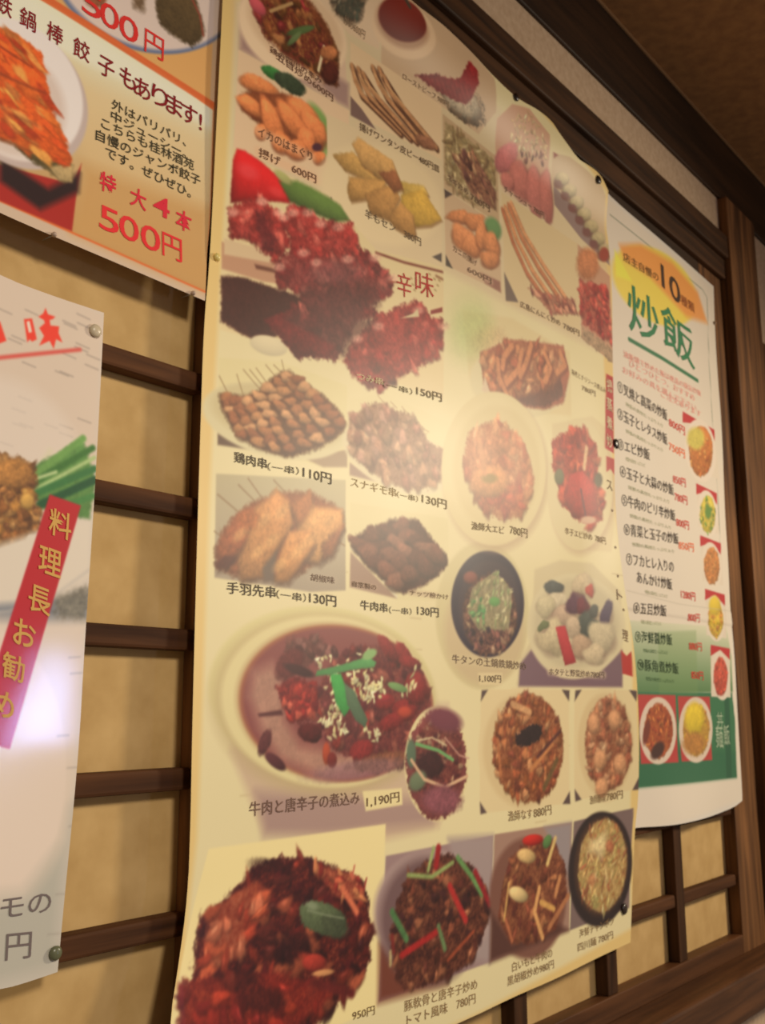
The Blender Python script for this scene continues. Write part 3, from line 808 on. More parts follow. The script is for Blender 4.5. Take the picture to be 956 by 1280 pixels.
["E",629.0,526.1,[15.1,-11.8,-10.9,-11.1],[138,73,46],0.3,0,0,0.7],
["E",627.9,528.1,[14.5,-11.1,-10.4,-10.5],[252,150,90],0.3,0.34,0.3,1,[0.04,0.9,0.08,0.08,0.03,5.15]],
["E",586.9,520.4,[11.4,-1.6,4.0,-8.2],[140,74,47],0.3,0,0,0.7],
["E",585.9,522.3,[10.9,-1.5,3.8,-7.7],[254,152,91],0.3,0.34,0.3,1,[0.09,3.52,0.09,4.12,0.02,2.68]],
["E",575.1,506.9,[10.3,12.2,8.3,-17.1],[139,73,46],0.3,0,0,0.7],
["E",574.1,508.8,[9.9,11.5,8.0,-16.1],[254,151,90],0.3,0.34,0.3,1,[0.05,5.19,0.07,1.49,0.04,5.23]],
["E",602.4,519.9,[8.4,21.9,9.2,-10.9],[139,73,46],0.3,0,0,0.7],
["E",601.3,521.8,[8.1,20.6,8.8,-10.2],[254,151,90],0.3,0.34,0.3,1,[0.03,3.69,0.07,0.57,0.01,5.62]],
["E",620.4,509.2,[8.4,12.1,7.9,-8.9],[136,72,45],0.3,0,0,0.7],
["E",619.3,511.1,[8.1,11.4,7.6,-8.4],[249,148,89],0.3,0.34,0.3,1,[0.09,4.35,0.09,4.48,0.04,3.49]],
["E",587.4,492.4,[11.3,-8.0,-2.1,-11.3],[136,71,45],0.3,0,0,0.7],
["E",586.4,494.3,[10.8,-7.5,-2.0,-10.6],[249,148,88],0.3,0.34,0.3,1,[0.07,2.58,0.05,4.07,0.04,2.89]],
["E",605.8,494.5,[13.1,-6.4,0.2,-11.6],[135,71,45],0.3,0,0,0.7],
["E",604.7,496.4,[12.6,-6.1,0.2,-11.0],[247,147,88],0.3,0.34,0.3,1,[0.04,4.62,0.08,1.24,0.02,1.85]],
["E",561.8,491.4,[7.9,0.2,3.7,-7.2],[137,72,46],0.3,0,0,0.7],
["E",560.8,493.3,[7.6,0.2,3.6,-6.8],[251,150,89],0.3,0.34,0.3,1,[0.06,0.87,0.06,0.01,0.02,1.73]],
["E",635.6,499.9,[9.1,0.0,4.1,-6.9],[134,70,45],0.3,0,0,0.7],
["E",634.5,501.8,[8.7,0.0,3.9,-6.5],[246,146,87],0.3,0.34,0.3,1,[0.08,3.35,0.08,4.45,0.01,0.37]],
["E",632.3,510.6,[6.5,0.0,3.0,-4.1],[86,50,62],0.4,0,0,1],
["L",[[557.2,491.6],[625.9,497.7]],9.3,[250,200,156],5.566956181332557,0.55,0],
["L",[[558.7,472.6],[631.5,477.7]],9.2,[246,196,153],5.526203110855022,0.55,0],
["P",[[645.7,551.6],[834.2,576.5],[828.5,462.1],[717.9,434.9],[647.9,470.4]],[237,214,171],1.0,0,0,1],
["E",734.1,504.4,[90.8,-36.4,5.0,-59.8],[245,222,176],0.15,0,0,1],
["P",[[656.3,510.8],[684.4,526.8],[733.9,520.9],[720.8,506.7],[672.3,502.9]],[154,109,65],3,0,0,0.7],
["P",[[654.6,512.5],[682.6,528.5],[732.0,522.8],[718.9,508.5],[670.6,504.6]],[220,173,100],3,0.3,0.25,1],
["P",[[684.5,535.4],[694.3,546.8],[747.7,546.5],[760.4,528.8],[731.2,516.3],[698.7,519.5]],[155,110,65],3,0,0,0.7],
["P",[[682.7,537.1],[692.6,548.5],[745.7,548.3],[758.5,530.6],[729.3,518.1],[696.9,521.3]],[226,176,108],3,0.3,0.25,1],
["P",[[679.3,499.2],[736.4,518.5],[730.7,498.7],[681.5,473.5],[676.9,481.5]],[151,107,64],3,0,0,0.7],
["P",[[677.6,501.0],[734.5,520.3],[728.9,500.5],[679.8,475.3],[675.1,483.3]],[214,163,94],3,0.3,0.25,1],
["P",[[703.2,490.7],[746.8,519.4],[759.8,510.6],[743.1,477.6],[710.3,473.3]],[149,106,63],3,0,0,0.7],
["P",[[701.4,492.5],[744.9,521.3],[757.9,512.5],[741.2,479.4],[708.5,475.1]],[207,154,90],3,0.3,0.25,1],
["P",[[755.0,526.5],[802.5,541.2],[810.8,533.6],[770.6,511.5]],[151,107,64],3,0,0,0.7],
["P",[[753.0,528.3],[800.4,543.1],[808.7,535.5],[768.6,513.4]],[227,190,98],3,0.3,0.25,1],
["P",[[762.6,513.6],[799.4,536.2],[833.3,514.7],[812.0,499.0],[777.8,484.0],[759.3,496.3]],[148,105,62],3,0,0,0.7],
["P",[[760.6,515.4],[797.3,538.1],[831.2,516.7],[810.0,501.0],[775.8,485.9],[757.4,498.1]],[228,183,81],3,0.3,0.25,1],
["P",[[740.6,480.1],[759.6,505.2],[781.1,499.6],[785.8,476.3],[769.3,471.9],[748.2,472.6]],[147,104,62],3,0,0,0.7],
["P",[[738.7,481.9],[757.7,507.1],[779.1,501.5],[783.8,478.2],[767.3,473.8],[746.3,474.5]],[210,156,89],3,0.3,0.25,1],
["P",[[726.2,522.9],[752.7,538.0],[765.6,522.0],[749.2,511.6]],[152,108,64],3,0,0,0.7],
["P",[[724.4,524.7],[750.8,539.8],[763.6,523.9],[747.3,513.4]],[176,113,74],3,0.3,0.25,1],
["P",[[648.0,463.9],[654.6,465.0],[652.4,469.0]],[81,59,59],0.8,0,0,1],
["P",[[811.3,465.9],[829.2,477.0],[828.7,465.8]],[99,86,77],1,0,0,1],
["P",[[529.3,463.8],[647.9,468.8],[717.9,439.9],[831.4,461.3],[827.0,312.7],[730.6,311.0],[661.9,310.5],[522.9,300.6],[521.6,346.2]],[240,219,167],1,0,0,1],
["P",[[521.6,346.2],[542.3,352.4],[618.4,358.4],[683.0,356.8],[656.5,310.6],[630.3,307.3],[590.3,314.5],[560.8,301.2],[523.5,307.6]],[76,36,30],3,0,0.25,1],
["P",[[521.0,375.9],[582.9,380.8],[583.1,374.9],[623.2,369.0],[569.6,357.2],[522.1,352.6]],[203,155,122],2,0,0,1],
["P",[[523.4,379.6],[587.5,388.3],[584.0,378.2],[524.1,365.8]],[227,199,157],2,0,0,1],
["P",[[557.9,369.1],[589.9,374.3],[586.2,370.1],[559.9,365.5]],[120,72,55],2,0,0,1],
["L",[[717.9,436.6],[762.5,442.3],[829.6,455.2]],2.6,[132,66,51],2,1,0],
["P",[[533.8,464.3],[542.8,466.9],[565.5,464.2],[587.2,459.1],[601.6,448.2],[597.7,440.5],[576.2,433.3],[548.3,422.1],[528.8,412.9],[529.7,452.3]],[220,39,41],2.5,0.5,0.1,1],
["E",547.2,449.6,[11.2,-3.5,-0.3,-6.6],[254,95,100],0.9,0,0,0.5],
["E",581.7,444.6,[8.5,-2.3,-0.3,-4.2],[254,82,82],0.9,0,0,0.5],
["P",[[583.3,455.9],[607.3,466.1],[637.0,467.4],[664.8,465.9],[679.8,455.4],[659.3,445.9],[621.4,442.1],[597.7,442.0]],[106,136,65],4,0.4,0.1,1],
["E",589.1,461.5,[10.0,-3.1,-2.2,-4.3],[188,188,118],0.5,0.2,0,1],
["P",[[527.3,406.5],[541.1,419.2],[561.9,430.5],[581.2,427.8],[588.4,418.6],[598.7,405.8],[589.4,389.0],[582.8,382.2],[568.5,383.0],[551.5,389.9],[531.9,384.1]],[158,50,48],5,0.3,0.5,1],
["S",[[527.3,406.5],[541.1,419.2],[561.9,430.5],[581.2,427.8],[588.4,418.6],[598.7,405.8],[589.4,389.0],[582.8,382.2],[568.5,383.0],[551.5,389.9],[531.9,384.1]],38,12.3,8.7,10,80,[[169,50,48],[198,79,73],[142,35,35],[225,122,104],[113,39,37],[187,61,55]],1,0.5,0.6],
["P",[[527.3,406.5],[541.1,419.2],[561.9,430.5],[581.2,427.8],[588.4,418.6],[598.7,405.8],[589.4,389.0],[582.8,382.2],[568.5,383.0],[551.5,389.9],[531.9,384.1]],[198,66,59],8,0.25,0.4,0.42],
["P",[[590.2,423.8],[599.9,435.2],[618.2,442.5],[633.1,438.9],[659.3,444.3],[682.1,454.7],[689.1,439.3],[682.2,422.1],[648.8,403.9],[617.3,395.8],[603.0,398.3],[596.5,412.6]],[168,50,48],5,0.3,0.5,1],
["S",[[590.2,423.8],[599.9,435.2],[618.2,442.5],[633.1,438.9],[659.3,444.3],[682.1,454.7],[689.1,439.3],[682.2,422.1],[648.8,403.9],[617.3,395.8],[603.0,398.3],[596.5,412.6]],44,13.2,9.3,10,80,[[168,50,48],[197,79,72],[142,35,35],[224,121,104],[113,39,37],[186,61,55]],2,0.5,0.6],
["P",[[590.2,423.8],[599.9,435.2],[618.2,442.5],[633.1,438.9],[659.3,444.3],[682.1,454.7],[689.1,439.3],[682.2,422.1],[648.8,403.9],[617.3,395.8],[603.0,398.3],[596.5,412.6]],[197,66,59],8,0.25,0.4,0.42],
["P",[[583.0,377.8],[593.3,390.4],[613.0,401.9],[629.7,398.7],[648.7,408.5],[673.1,417.2],[705.7,432.2],[717.9,428.2],[740.2,419.2],[742.6,403.1],[732.6,394.8],[708.3,380.5],[730.1,369.3],[718.0,364.0],[727.6,376.8],[683.1,353.6],[659.8,309.9],[640.5,313.8],[619.6,322.9],[580.6,317.5],[578.4,325.4],[618.6,352.4],[610.2,361.7],[588.6,359.1],[584.4,366.6]],[118,49,45],5,0.3,0.5,1],
["S",[[583.0,377.8],[593.3,390.4],[613.0,401.9],[629.7,398.7],[648.7,408.5],[673.1,417.2],[705.7,432.2],[717.9,428.2],[740.2,419.2],[742.6,403.1],[732.6,394.8],[708.3,380.5],[730.1,369.3],[718.0,364.0],[727.6,376.8],[683.1,353.6],[659.8,309.9],[640.5,313.8],[619.6,322.9],[580.6,317.5],[578.4,325.4],[618.6,352.4],[610.2,361.7],[588.6,359.1],[584.4,366.6]],104,13.1,9.3,10,80,[[160,47,45],[188,75,69],[135,32,32],[214,116,99],[107,37,35],[177,58,52]],3,0.5,0.6],
["P",[[583.0,377.8],[593.3,390.4],[613.0,401.9],[629.7,398.7],[648.7,408.5],[673.1,417.2],[705.7,432.2],[717.9,428.2],[740.2,419.2],[742.6,403.1],[732.6,394.8],[708.3,380.5],[730.1,369.3],[718.0,364.0],[727.6,376.8],[683.1,353.6],[659.8,309.9],[640.5,313.8],[619.6,322.9],[580.6,317.5],[578.4,325.4],[618.6,352.4],[610.2,361.7],[588.6,359.1],[584.4,366.6]],[133,62,60],8,0.25,0.4,0.42],
["P",[[720.4,369.6],[747.6,387.9],[781.8,405.5],[792.6,407.2],[806.1,395.7],[827.5,400.4],[828.1,374.0],[808.1,354.5],[781.0,335.3],[762.8,325.6],[745.3,314.6],[726.0,298.6],[707.0,300.3],[684.1,304.0],[675.0,313.9],[683.5,334.9],[701.5,351.1]],[173,49,41],5,0.3,0.5,1],
["S",[[720.4,369.6],[747.6,387.9],[781.8,405.5],[792.6,407.2],[806.1,395.7],[827.5,400.4],[828.1,374.0],[808.1,354.5],[781.0,335.3],[762.8,325.6],[745.3,314.6],[726.0,298.6],[707.0,300.3],[684.1,304.0],[675.0,313.9],[683.5,334.9],[701.5,351.1]],71,14.0,9.9,10,80,[[155,45,43],[181,72,66],[130,31,31],[206,111,95],[103,35,33],[171,56,49]],4,0.5,0.6],
["P",[[720.4,369.6],[747.6,387.9],[781.8,405.5],[792.6,407.2],[806.1,395.7],[827.5,400.4],[828.1,374.0],[808.1,354.5],[781.0,335.3],[762.8,325.6],[745.3,314.6],[726.0,298.6],[707.0,300.3],[684.1,304.0],[675.0,313.9],[683.5,334.9],[701.5,351.1]],[181,60,54],8,0.25,0.4,0.42],
["P",[[555.8,417.8],[569.0,418.5],[577.2,405.3],[585.1,400.8],[576.0,385.7],[564.6,386.0],[560.3,399.0]],[104,35,39],6,0,0.4,0.7],
["P",[[610.2,361.7],[660.1,388.9],[717.8,406.6],[725.2,385.9],[694.3,366.6],[718.0,364.0],[672.6,319.5],[640.5,315.3],[619.6,322.9],[591.7,326.5],[622.9,347.7]],[89,42,40],12,0,0.5,0.72],
["E",659.9,396.7,[37.3,0.2,12.8,-11.0],[131,81,81],0.8,0,0.4,0.5],
["E",591.2,424.2,[6.9,0.1,2.7,-3.7],[254,193,170],0.8,0,0.6,0.6],
["E",603.0,433.3,[7.0,0.1,2.8,-3.8],[254,194,171],0.8,0,0.6,0.6],
["E",621.4,440.6,[7.3,0.1,2.9,-3.9],[254,194,171],0.8,0,0.6,0.6],
["E",638.5,436.3,[7.5,0.1,2.9,-3.9],[254,192,170],0.8,0,0.6,0.6],
["E",662.7,442.3,[7.9,0.0,3.0,-4.0],[254,191,169],0.8,0,0.6,0.6],
["E",586.9,376.3,[6.7,0.1,2.3,-3.6],[246,186,164],0.8,0,0.6,0.6],
["E",616.1,400.0,[7.1,0.1,2.5,-3.8],[249,188,166],0.8,0,0.6,0.6],
["E",632.9,396.7,[7.3,0.1,2.6,-3.8],[247,186,164],0.8,0,0.6,0.6],
["E",676.5,415.2,[8.0,0.0,2.8,-4.0],[248,187,165],0.8,0,0.6,0.6],
["E",716.7,431.1,[8.6,-0.0,3.1,-4.2],[248,187,165],0.8,0,0.6,0.6],
["E",744.0,418.8,[8.9,-0.0,3.0,-4.3],[244,184,162],0.8,0,0.6,0.6],
["E",691.3,340.3,[8.0,0.1,2.3,-3.9],[234,176,155],0.8,0,0.6,0.6],
["E",721.6,361.9,[8.4,0.0,2.5,-4.1],[236,178,157],0.8,0,0.6,0.6],
["E",785.6,398.1,[9.5,-0.1,3.0,-4.3],[239,180,158],0.8,0,0.6,0.6],
["E",830.2,394.1,[10.2,-0.1,3.0,-4.5],[236,178,157],0.8,0,0.6,0.6],
["E",531.8,405.4,[6.1,0.2,2.4,-3.5],[254,194,171],0.8,0,0.6,0.6],
["E",564.8,428.7,[6.5,0.1,2.6,-3.7],[254,195,173],0.8,0,0.6,0.6],
["E",584.2,426.0,[6.8,0.1,2.7,-3.7],[254,194,171],0.8,0,0.6,0.6],
["E",577.4,302.3,[21.7,-2.6,1.6,-9.0],[233,218,177],0.15,0.12,0,1],
["P",[[571.0,323.2],[584.8,331.0],[611.3,329.4],[661.5,325.7],[651.2,307.6],[622.2,305.1],[615.4,298.2],[602.3,304.8],[585.4,317.4]],[114,35,35],3,0.3,0.5,1],
["P",[[806.4,404.5],[828.0,414.8],[827.8,409.4],[806.3,400.1]],[148,53,47],1,0,0,1],
["P",[[755.2,380.2],[776.2,391.7],[784.3,399.4],[786.9,391.5]],[225,206,158],1,0,0,1],
["L",[[737.6,413.2],[751.7,417.1]],1.4,[162,76,54],0.6,1,0],
["L",[[775.4,423.3],[778.1,422.9]],1.4,[151,119,65],0.6,1,0],
["L",[[778.0,418.1],[780.7,417.7]],1.4,[150,118,65],0.6,1,0],
["L",[[772.9,429.4],[775.5,429.0]],1.4,[152,119,65],0.6,1,0],
["L",[[813.2,442.3],[816.1,441.9]],1.5,[151,119,65],0.6,1,0],
["L",[[818.8,437.0],[821.6,436.6]],1.5,[151,119,65],0.6,1,0],
["L",[[814.2,430.1],[817.0,429.7]],1.4,[150,118,65],0.6,1,0],
["L",[[804.8,444.8],[807.6,444.4]],1.4,[152,120,66],0.6,1,0],
["L",[[821.9,443.4],[824.8,443.0]],1.5,[151,119,65],0.6,1,0],
["L",[[817.7,446.5],[829.3,446.8]],3.2,[152,98,65],1.5,0.8,0],
["P",[[523.2,277.0],[591.1,291.7],[677.7,291.6],[679.4,216.3],[647.5,209.1],[524.1,210.2]],[238,224,169],1,0,0,1],
["P",[[524.0,214.7],[548.2,209.7],[584.4,210.0],[524.3,205.0]],[111,85,67],2,0,0,1],
["P",[[621.0,212.8],[679.1,231.2],[679.4,214.8],[647.5,209.1]],[178,152,121],2,0,0,1],
["E",593.0,238.3,[85.0,-9.1,2.8,-32.0],[229,217,171],0.06,0,0,1],
["E",594.7,242.9,[77.9,-7.9,2.8,-27.7],[217,201,152],0.15,0,0,1],
["L",[[523.8,261.8],[533.7,249.5]],0.9,[153,122,81],0.7,1,0],
["L",[[542.5,267.9],[550.2,252.1]],0.9,[153,122,81],0.7,1,0],
["L",[[549.4,273.8],[569.7,260.9]],0.9,[153,122,81],0.7,1,0],
["L",[[556.4,275.6],[573.3,264.5]],0.9,[153,122,81],0.7,1,0],
["L",[[563.6,278.8],[578.8,267.3]],0.9,[153,122,81],0.7,1,0],
["L",[[574.4,284.5],[593.8,272.4]],0.9,[153,122,81],0.7,1,0],
["L",[[583.7,286.9],[601.3,278.6]],0.9,[153,122,81],0.7,1,0],
["L",[[593.0,293.6],[597.3,281.9]],0.9,[153,122,81],0.7,1,0],
["P",[[524.4,247.2],[546.7,251.2],[568.8,260.7],[589.6,281.3],[603.0,286.2],[623.0,281.1],[639.5,276.3],[660.8,269.4],[674.0,261.8],[674.4,246.8],[655.3,234.0],[643.0,225.7],[620.9,215.6],[603.4,209.5],[579.8,209.2],[558.7,211.9],[539.0,222.6],[526.6,234.5]],[112,67,38],4,0.2,0.3,1],
["E",533.2,244.2,[6.9,-1.7,-0.3,-4.5],[93,55,32],0.5,0,0,0.6],
["E",532.7,245.7,[7.1,-1.4,0.2,-4.7],[175,114,71],0.35,0.45,0.3,1,[0.05,0.57,0.07,1.52,0.02,2.86]],
["E",535.6,239.8,[6.9,-1.7,-0.4,-4.5],[93,55,32],0.5,0,0,0.6],
["E",535.2,241.4,[7.2,-1.9,-0.7,-4.2],[157,95,59],0.35,0.45,0.3,1,[0.12,0.25,0.13,2.42,0.06,5.86]],
["E",538.4,235.3,[6.9,-1.8,-0.4,-4.5],[93,55,32],0.5,0,0,0.6],
["E",537.9,236.9,[8.4,-0.7,0.6,-3.6],[211,156,108],0.35,0.45,0.3,1,[0.06,4.62,0.09,0.05,0.07,3.43]],
["E",541.2,230.6,[7.0,-1.8,-0.4,-4.5],[93,55,32],0.5,0,0,0.6],
["E",540.7,232.2,[4.8,-3.4,-3.1,-3.1],[156,95,59],0.35,0.45,0.3,1,[0.07,2.89,0.06,1.83,0.03,2.95]],
["E",543.5,226.6,[7.0,-1.8,-0.4,-4.5],[93,55,32],0.5,0,0,0.6],
["E",543.0,228.2,[5.4,-3.8,-3.1,-3.7],[156,95,59],0.35,0.45,0.3,1,[0.09,4.6,0.15,0.42,0.08,5.06]],
["E",547.1,221.8,[7.0,-1.8,-0.5,-4.5],[93,55,32],0.5,0,0,0.6],
["E",546.6,223.3,[6.5,-1.0,0.2,-4.1],[195,136,87],0.35,0.45,0.3,1,[0.1,5.09,0.1,2.06,0.07,4.88]],
["E",550.4,216.9,[7.1,-1.8,-0.5,-4.5],[93,55,32],0.5,0,0,0.6],
["E",549.9,218.5,[6.1,-2.3,-1.4,-3.6],[156,95,59],0.35,0.45,0.3,1,[0.11,5.07,0.17,1.44,0.08,5.2]],
["E",542.6,244.1,[7.0,-1.8,-0.3,-4.5],[93,55,32],0.5,0,0,0.6],
["E",542.1,245.7,[7.9,1.0,2.7,-4.3],[157,95,59],0.35,0.45,0.3,1,[0.1,3.34,0.08,2.92,0.03,4.9]],
["E",547.5,239.0,[7.0,-1.8,-0.4,-4.5],[93,55,32],0.5,0,0,0.6],
["E",547.0,240.6,[8.0,0.1,1.7,-3.9],[156,95,59],0.35,0.45,0.3,1,[0.13,5.99,0.16,0.3,0.06,4.37]],
["E",551.5,234.6,[7.1,-1.8,-0.4,-4.5],[93,55,32],0.5,0,0,0.6],
["E",551.0,236.2,[6.7,-1.7,-0.6,-3.8],[156,95,59],0.35,0.45,0.3,1,[0.11,2.52,0.15,4.5,0.02,1.28]],
["E",555.3,229.2,[7.1,-1.8,-0.4,-4.5],[93,55,32],0.5,0,0,0.6],
["E",554.8,230.8,[7.0,-3.0,-2.1,-4.1],[175,114,71],0.35,0.45,0.3,1,[0.09,5.13,0.13,3.46,0.07,5.59]],
["E",560.2,224.6,[7.2,-1.8,-0.5,-4.5],[93,55,32],0.5,0,0,0.6],
["E",559.7,226.2,[7.9,0.6,2.3,-3.4],[211,156,107],0.35,0.45,0.3,1,[0.11,0.24,0.15,5.01,0.07,4.55]],
["E",564.4,219.9,[7.2,-1.9,-0.5,-4.5],[93,55,32],0.5,0,0,0.6],
["E",563.9,221.5,[7.7,-2.7,-2.4,-3.6],[156,95,59],0.35,0.45,0.3,1,[0.12,3.52,0.15,4.1,0.0,5.32]],
["E",569.7,214.7,[7.3,-1.9,-0.5,-4.5],[93,55,32],0.5,0,0,0.6],
["E",569.2,216.3,[7.7,-3.0,-2.1,-4.3],[195,136,87],0.35,0.45,0.3,1,[0.11,4.56,0.07,1.09,0.02,3.73]],
["E",556.0,246.5,[7.2,-1.8,-0.3,-4.6],[93,55,32],0.5,0,0,0.6],
["E",555.5,248.1,[7.2,-1.8,-0.1,-5.0],[212,157,108],0.35,0.45,0.3,1,[0.08,1.57,0.07,1.23,0.01,0.87]],
["E",561.2,241.1,[7.2,-1.8,-0.4,-4.6],[93,55,32],0.5,0,0,0.6],
["E",560.7,242.7,[7.8,-2.1,-0.6,-4.8],[175,114,71],0.35,0.45,0.3,1,[0.09,0.68,0.15,0.96,0.05,1.13]],
["E",567.4,236.0,[7.3,-1.9,-0.4,-4.6],[93,55,32],0.5,0,0,0.6],
["E",566.9,237.6,[8.1,-0.5,1.0,-4.2],[195,136,87],0.35,0.45,0.3,1,[0.05,4.85,0.06,2.16,0.02,3.54]],
["E",572.8,230.9,[7.4,-1.9,-0.4,-4.6],[93,55,32],0.5,0,0,0.6],
["E",572.3,232.5,[7.1,1.1,2.4,-4.2],[211,156,107],0.35,0.45,0.3,1,[0.05,4.4,0.12,2.5,0.03,5.27]],
["E",578.0,225.1,[7.4,-1.9,-0.5,-4.6],[93,55,32],0.5,0,0,0.6],
["E",577.5,226.8,[7.6,-1.0,0.6,-5.0],[174,114,71],0.35,0.45,0.3,1,[0.13,2.82,0.12,5.16,0.0,3.11]],
["E",582.8,218.8,[7.5,-1.9,-0.5,-4.6],[93,55,32],0.5,0,0,0.6],
["E",582.3,220.5,[7.4,-3.6,-2.2,-4.8],[156,95,59],0.35,0.45,0.3,1,[0.12,5.81,0.06,2.97,0.07,5.75]],
["E",587.7,213.7,[7.5,-2.0,-0.5,-4.6],[93,54,32],0.5,0,0,0.6],
["E",587.2,215.3,[6.6,-2.7,-1.8,-3.7],[195,136,87],0.35,0.45,0.3,1,[0.11,2.19,0.08,4.5,0.06,1.23]],
["E",568.6,253.9,[7.3,-1.9,-0.3,-4.7],[93,55,32],0.5,0,0,0.6],
["E",568.1,255.5,[7.6,-1.9,-0.5,-4.2],[212,157,108],0.35,0.45,0.3,1,[0.09,3.03,0.13,5.0,0.08,3.45]],
["E",574.7,247.3,[7.4,-1.9,-0.3,-4.7],[93,55,32],0.5,0,0,0.6],
["E",574.1,248.9,[7.8,-1.3,0.2,-4.5],[211,157,108],0.35,0.45,0.3,1,[0.09,3.05,0.16,0.67,0.06,0.22]],
["E",580.3,241.2,[7.5,-1.9,-0.4,-4.7],[93,55,32],0.5,0,0,0.6],
["E",579.8,242.8,[9.1,-1.2,0.1,-3.8],[211,156,108],0.35,0.45,0.3,1,[0.1,4.91,0.07,3.07,0.07,2.48]],
["E",587.4,235.5,[7.6,-1.9,-0.4,-4.7],[93,55,32],0.5,0,0,0.6],
["E",586.9,237.1,[7.7,-1.8,-0.7,-3.8],[175,114,71],0.35,0.45,0.3,1,[0.09,1.12,0.15,3.49,0.02,1.52]],
["E",592.1,228.7,[7.6,-2.0,-0.5,-4.7],[93,55,32],0.5,0,0,0.6],
["E",591.6,230.4,[6.5,-3.6,-2.9,-3.8],[195,136,87],0.35,0.45,0.3,1,[0.09,3.55,0.12,2.21,0.02,0.75]],
["E",599.7,222.8,[7.7,-2.0,-0.5,-4.7],[93,55,32],0.5,0,0,0.6],
["E",599.1,224.5,[6.4,-2.9,-1.6,-4.2],[174,113,71],0.35,0.45,0.3,1,[0.11,2.39,0.1,1.14,0.06,1.82]],
["E",605.3,216.3,[7.8,-2.0,-0.5,-4.7],[93,54,32],0.5,0,0,0.6],
["E",604.8,217.9,[8.3,-0.5,0.9,-3.7],[156,95,59],0.35,0.45,0.3,1,[0.1,0.46,0.07,1.33,0.06,4.22]],
["E",579.7,263.5,[7.5,-1.9,-0.2,-4.7],[94,55,32],0.5,0,0,0.6],
["E",579.1,265.1,[9.0,-2.3,-0.7,-4.9],[212,157,108],0.35,0.45,0.3,1,[0.08,3.95,0.15,2.99,0.06,4.29]],
["E",587.2,257.3,[7.6,-1.9,-0.3,-4.8],[93,55,32],0.5,0,0,0.6],
["E",586.7,258.9,[8.6,0.9,3.0,-3.7],[212,157,108],0.35,0.45,0.3,1,[0.12,2.98,0.08,3.3,0.02,3.03]],
["E",593.5,250.9,[7.6,-2.0,-0.3,-4.8],[93,55,32],0.5,0,0,0.6],
["E",593.0,252.5,[6.3,-4.2,-3.7,-3.8],[175,114,71],0.35,0.45,0.3,1,[0.05,4.05,0.16,0.36,0.07,1.99]],
["E",601.8,244.8,[7.7,-2.0,-0.4,-4.8],[93,55,32],0.5,0,0,0.6],
["E",601.3,246.5,[7.2,-2.5,-1.4,-4.0],[211,156,108],0.35,0.45,0.3,1,[0.12,2.4,0.1,2.84,0.03,4.14]],
["E",609.3,238.4,[7.8,-2.0,-0.4,-4.8],[93,55,32],0.5,0,0,0.6],
["E",608.8,240.0,[9.1,-1.1,0.4,-3.9],[175,114,71],0.35,0.45,0.3,1,[0.14,1.41,0.07,2.72,0.01,0.07]],
["E",615.8,230.5,[7.9,-2.1,-0.5,-4.8],[93,55,32],0.5,0,0,0.6],
["E",615.3,232.1,[8.3,-0.7,0.8,-3.9],[174,113,71],0.35,0.45,0.3,1,[0.06,0.42,0.08,2.33,0.04,3.19]],
["E",623.3,224.5,[8.0,-2.1,-0.5,-4.8],[93,55,32],0.5,0,0,0.6],
["E",622.8,226.2,[9.2,-2.3,-1.3,-4.1],[174,113,71],0.35,0.45,0.3,1,[0.08,4.12,0.09,3.51,0.01,0.02]],
["E",591.5,271.4,[7.6,-2.0,-0.2,-4.8],[94,55,32],0.5,0,0,0.6],
["E",591.0,273.1,[8.3,-0.4,1.5,-4.0],[175,114,71],0.35,0.45,0.3,1,[0.11,0.86,0.08,2.99,0.06,1.29]],
["E",597.8,265.4,[7.7,-2.0,-0.2,-4.8],[94,55,32],0.5,0,0,0.6],
["E",597.2,267.0,[9.8,0.7,3.1,-4.0],[195,136,87],0.35,0.45,0.3,1,[0.11,1.38,0.08,2.92,0.07,2.44]],
["E",606.0,257.9,[7.8,-2.0,-0.3,-4.8],[93,55,32],0.5,0,0,0.6],
["E",605.5,259.6,[7.9,-0.4,1.3,-3.8],[175,114,71],0.35,0.45,0.3,1,[0.11,0.78,0.16,5.73,0.05,5.01]],
["E",614.4,252.0,[7.9,-2.1,-0.3,-4.8],[93,55,32],0.5,0,0,0.6],
["E",613.8,253.7,[7.0,-4.4,-2.7,-4.9],[175,114,71],0.35,0.45,0.3,1,[0.1,0.32,0.08,1.24,0.08,3.82]],
["E",623.5,246.1,[8.0,-2.1,-0.4,-4.9],[93,55,32],0.5,0,0,0.6],
["E",622.9,247.8,[8.5,-2.8,-1.9,-4.0],[195,136,87],0.35,0.45,0.3,1,[0.11,1.0,0.1,3.84,0.07,0.03]],
["E",632.1,238.4,[8.1,-2.1,-0.4,-4.9],[93,55,32],0.5,0,0,0.6],
["E",631.6,240.1,[5.4,-4.9,-3.3,-4.1],[156,95,59],0.35,0.45,0.3,1,[0.11,4.95,0.09,5.2,0.08,0.13]],
["E",639.9,232.2,[8.2,-2.2,-0.5,-4.9],[93,55,32],0.5,0,0,0.6],
["E",639.4,233.9,[8.5,-3.3,-1.8,-4.8],[211,156,107],0.35,0.45,0.3,1,[0.08,4.7,0.14,2.56,0.07,4.14]],
["E",600.5,278.5,[7.8,-2.0,-0.1,-4.9],[94,55,32],0.5,0,0,0.6],
["E",599.9,280.2,[8.3,-0.6,1.3,-4.7],[212,157,108],0.35,0.45,0.3,1,[0.06,0.6,0.06,3.87,0.03,5.31]],
["E",610.0,273.1,[7.9,-2.0,-0.2,-4.9],[94,55,32],0.5,0,0,0.6],
["E",609.5,274.7,[7.9,-3.0,-1.2,-5.0],[175,114,71],0.35,0.45,0.3,1,[0.05,3.72,0.06,5.27,0.08,1.33]],
["E",618.3,266.7,[8.0,-2.1,-0.2,-4.9],[93,55,32],0.5,0,0,0.6],
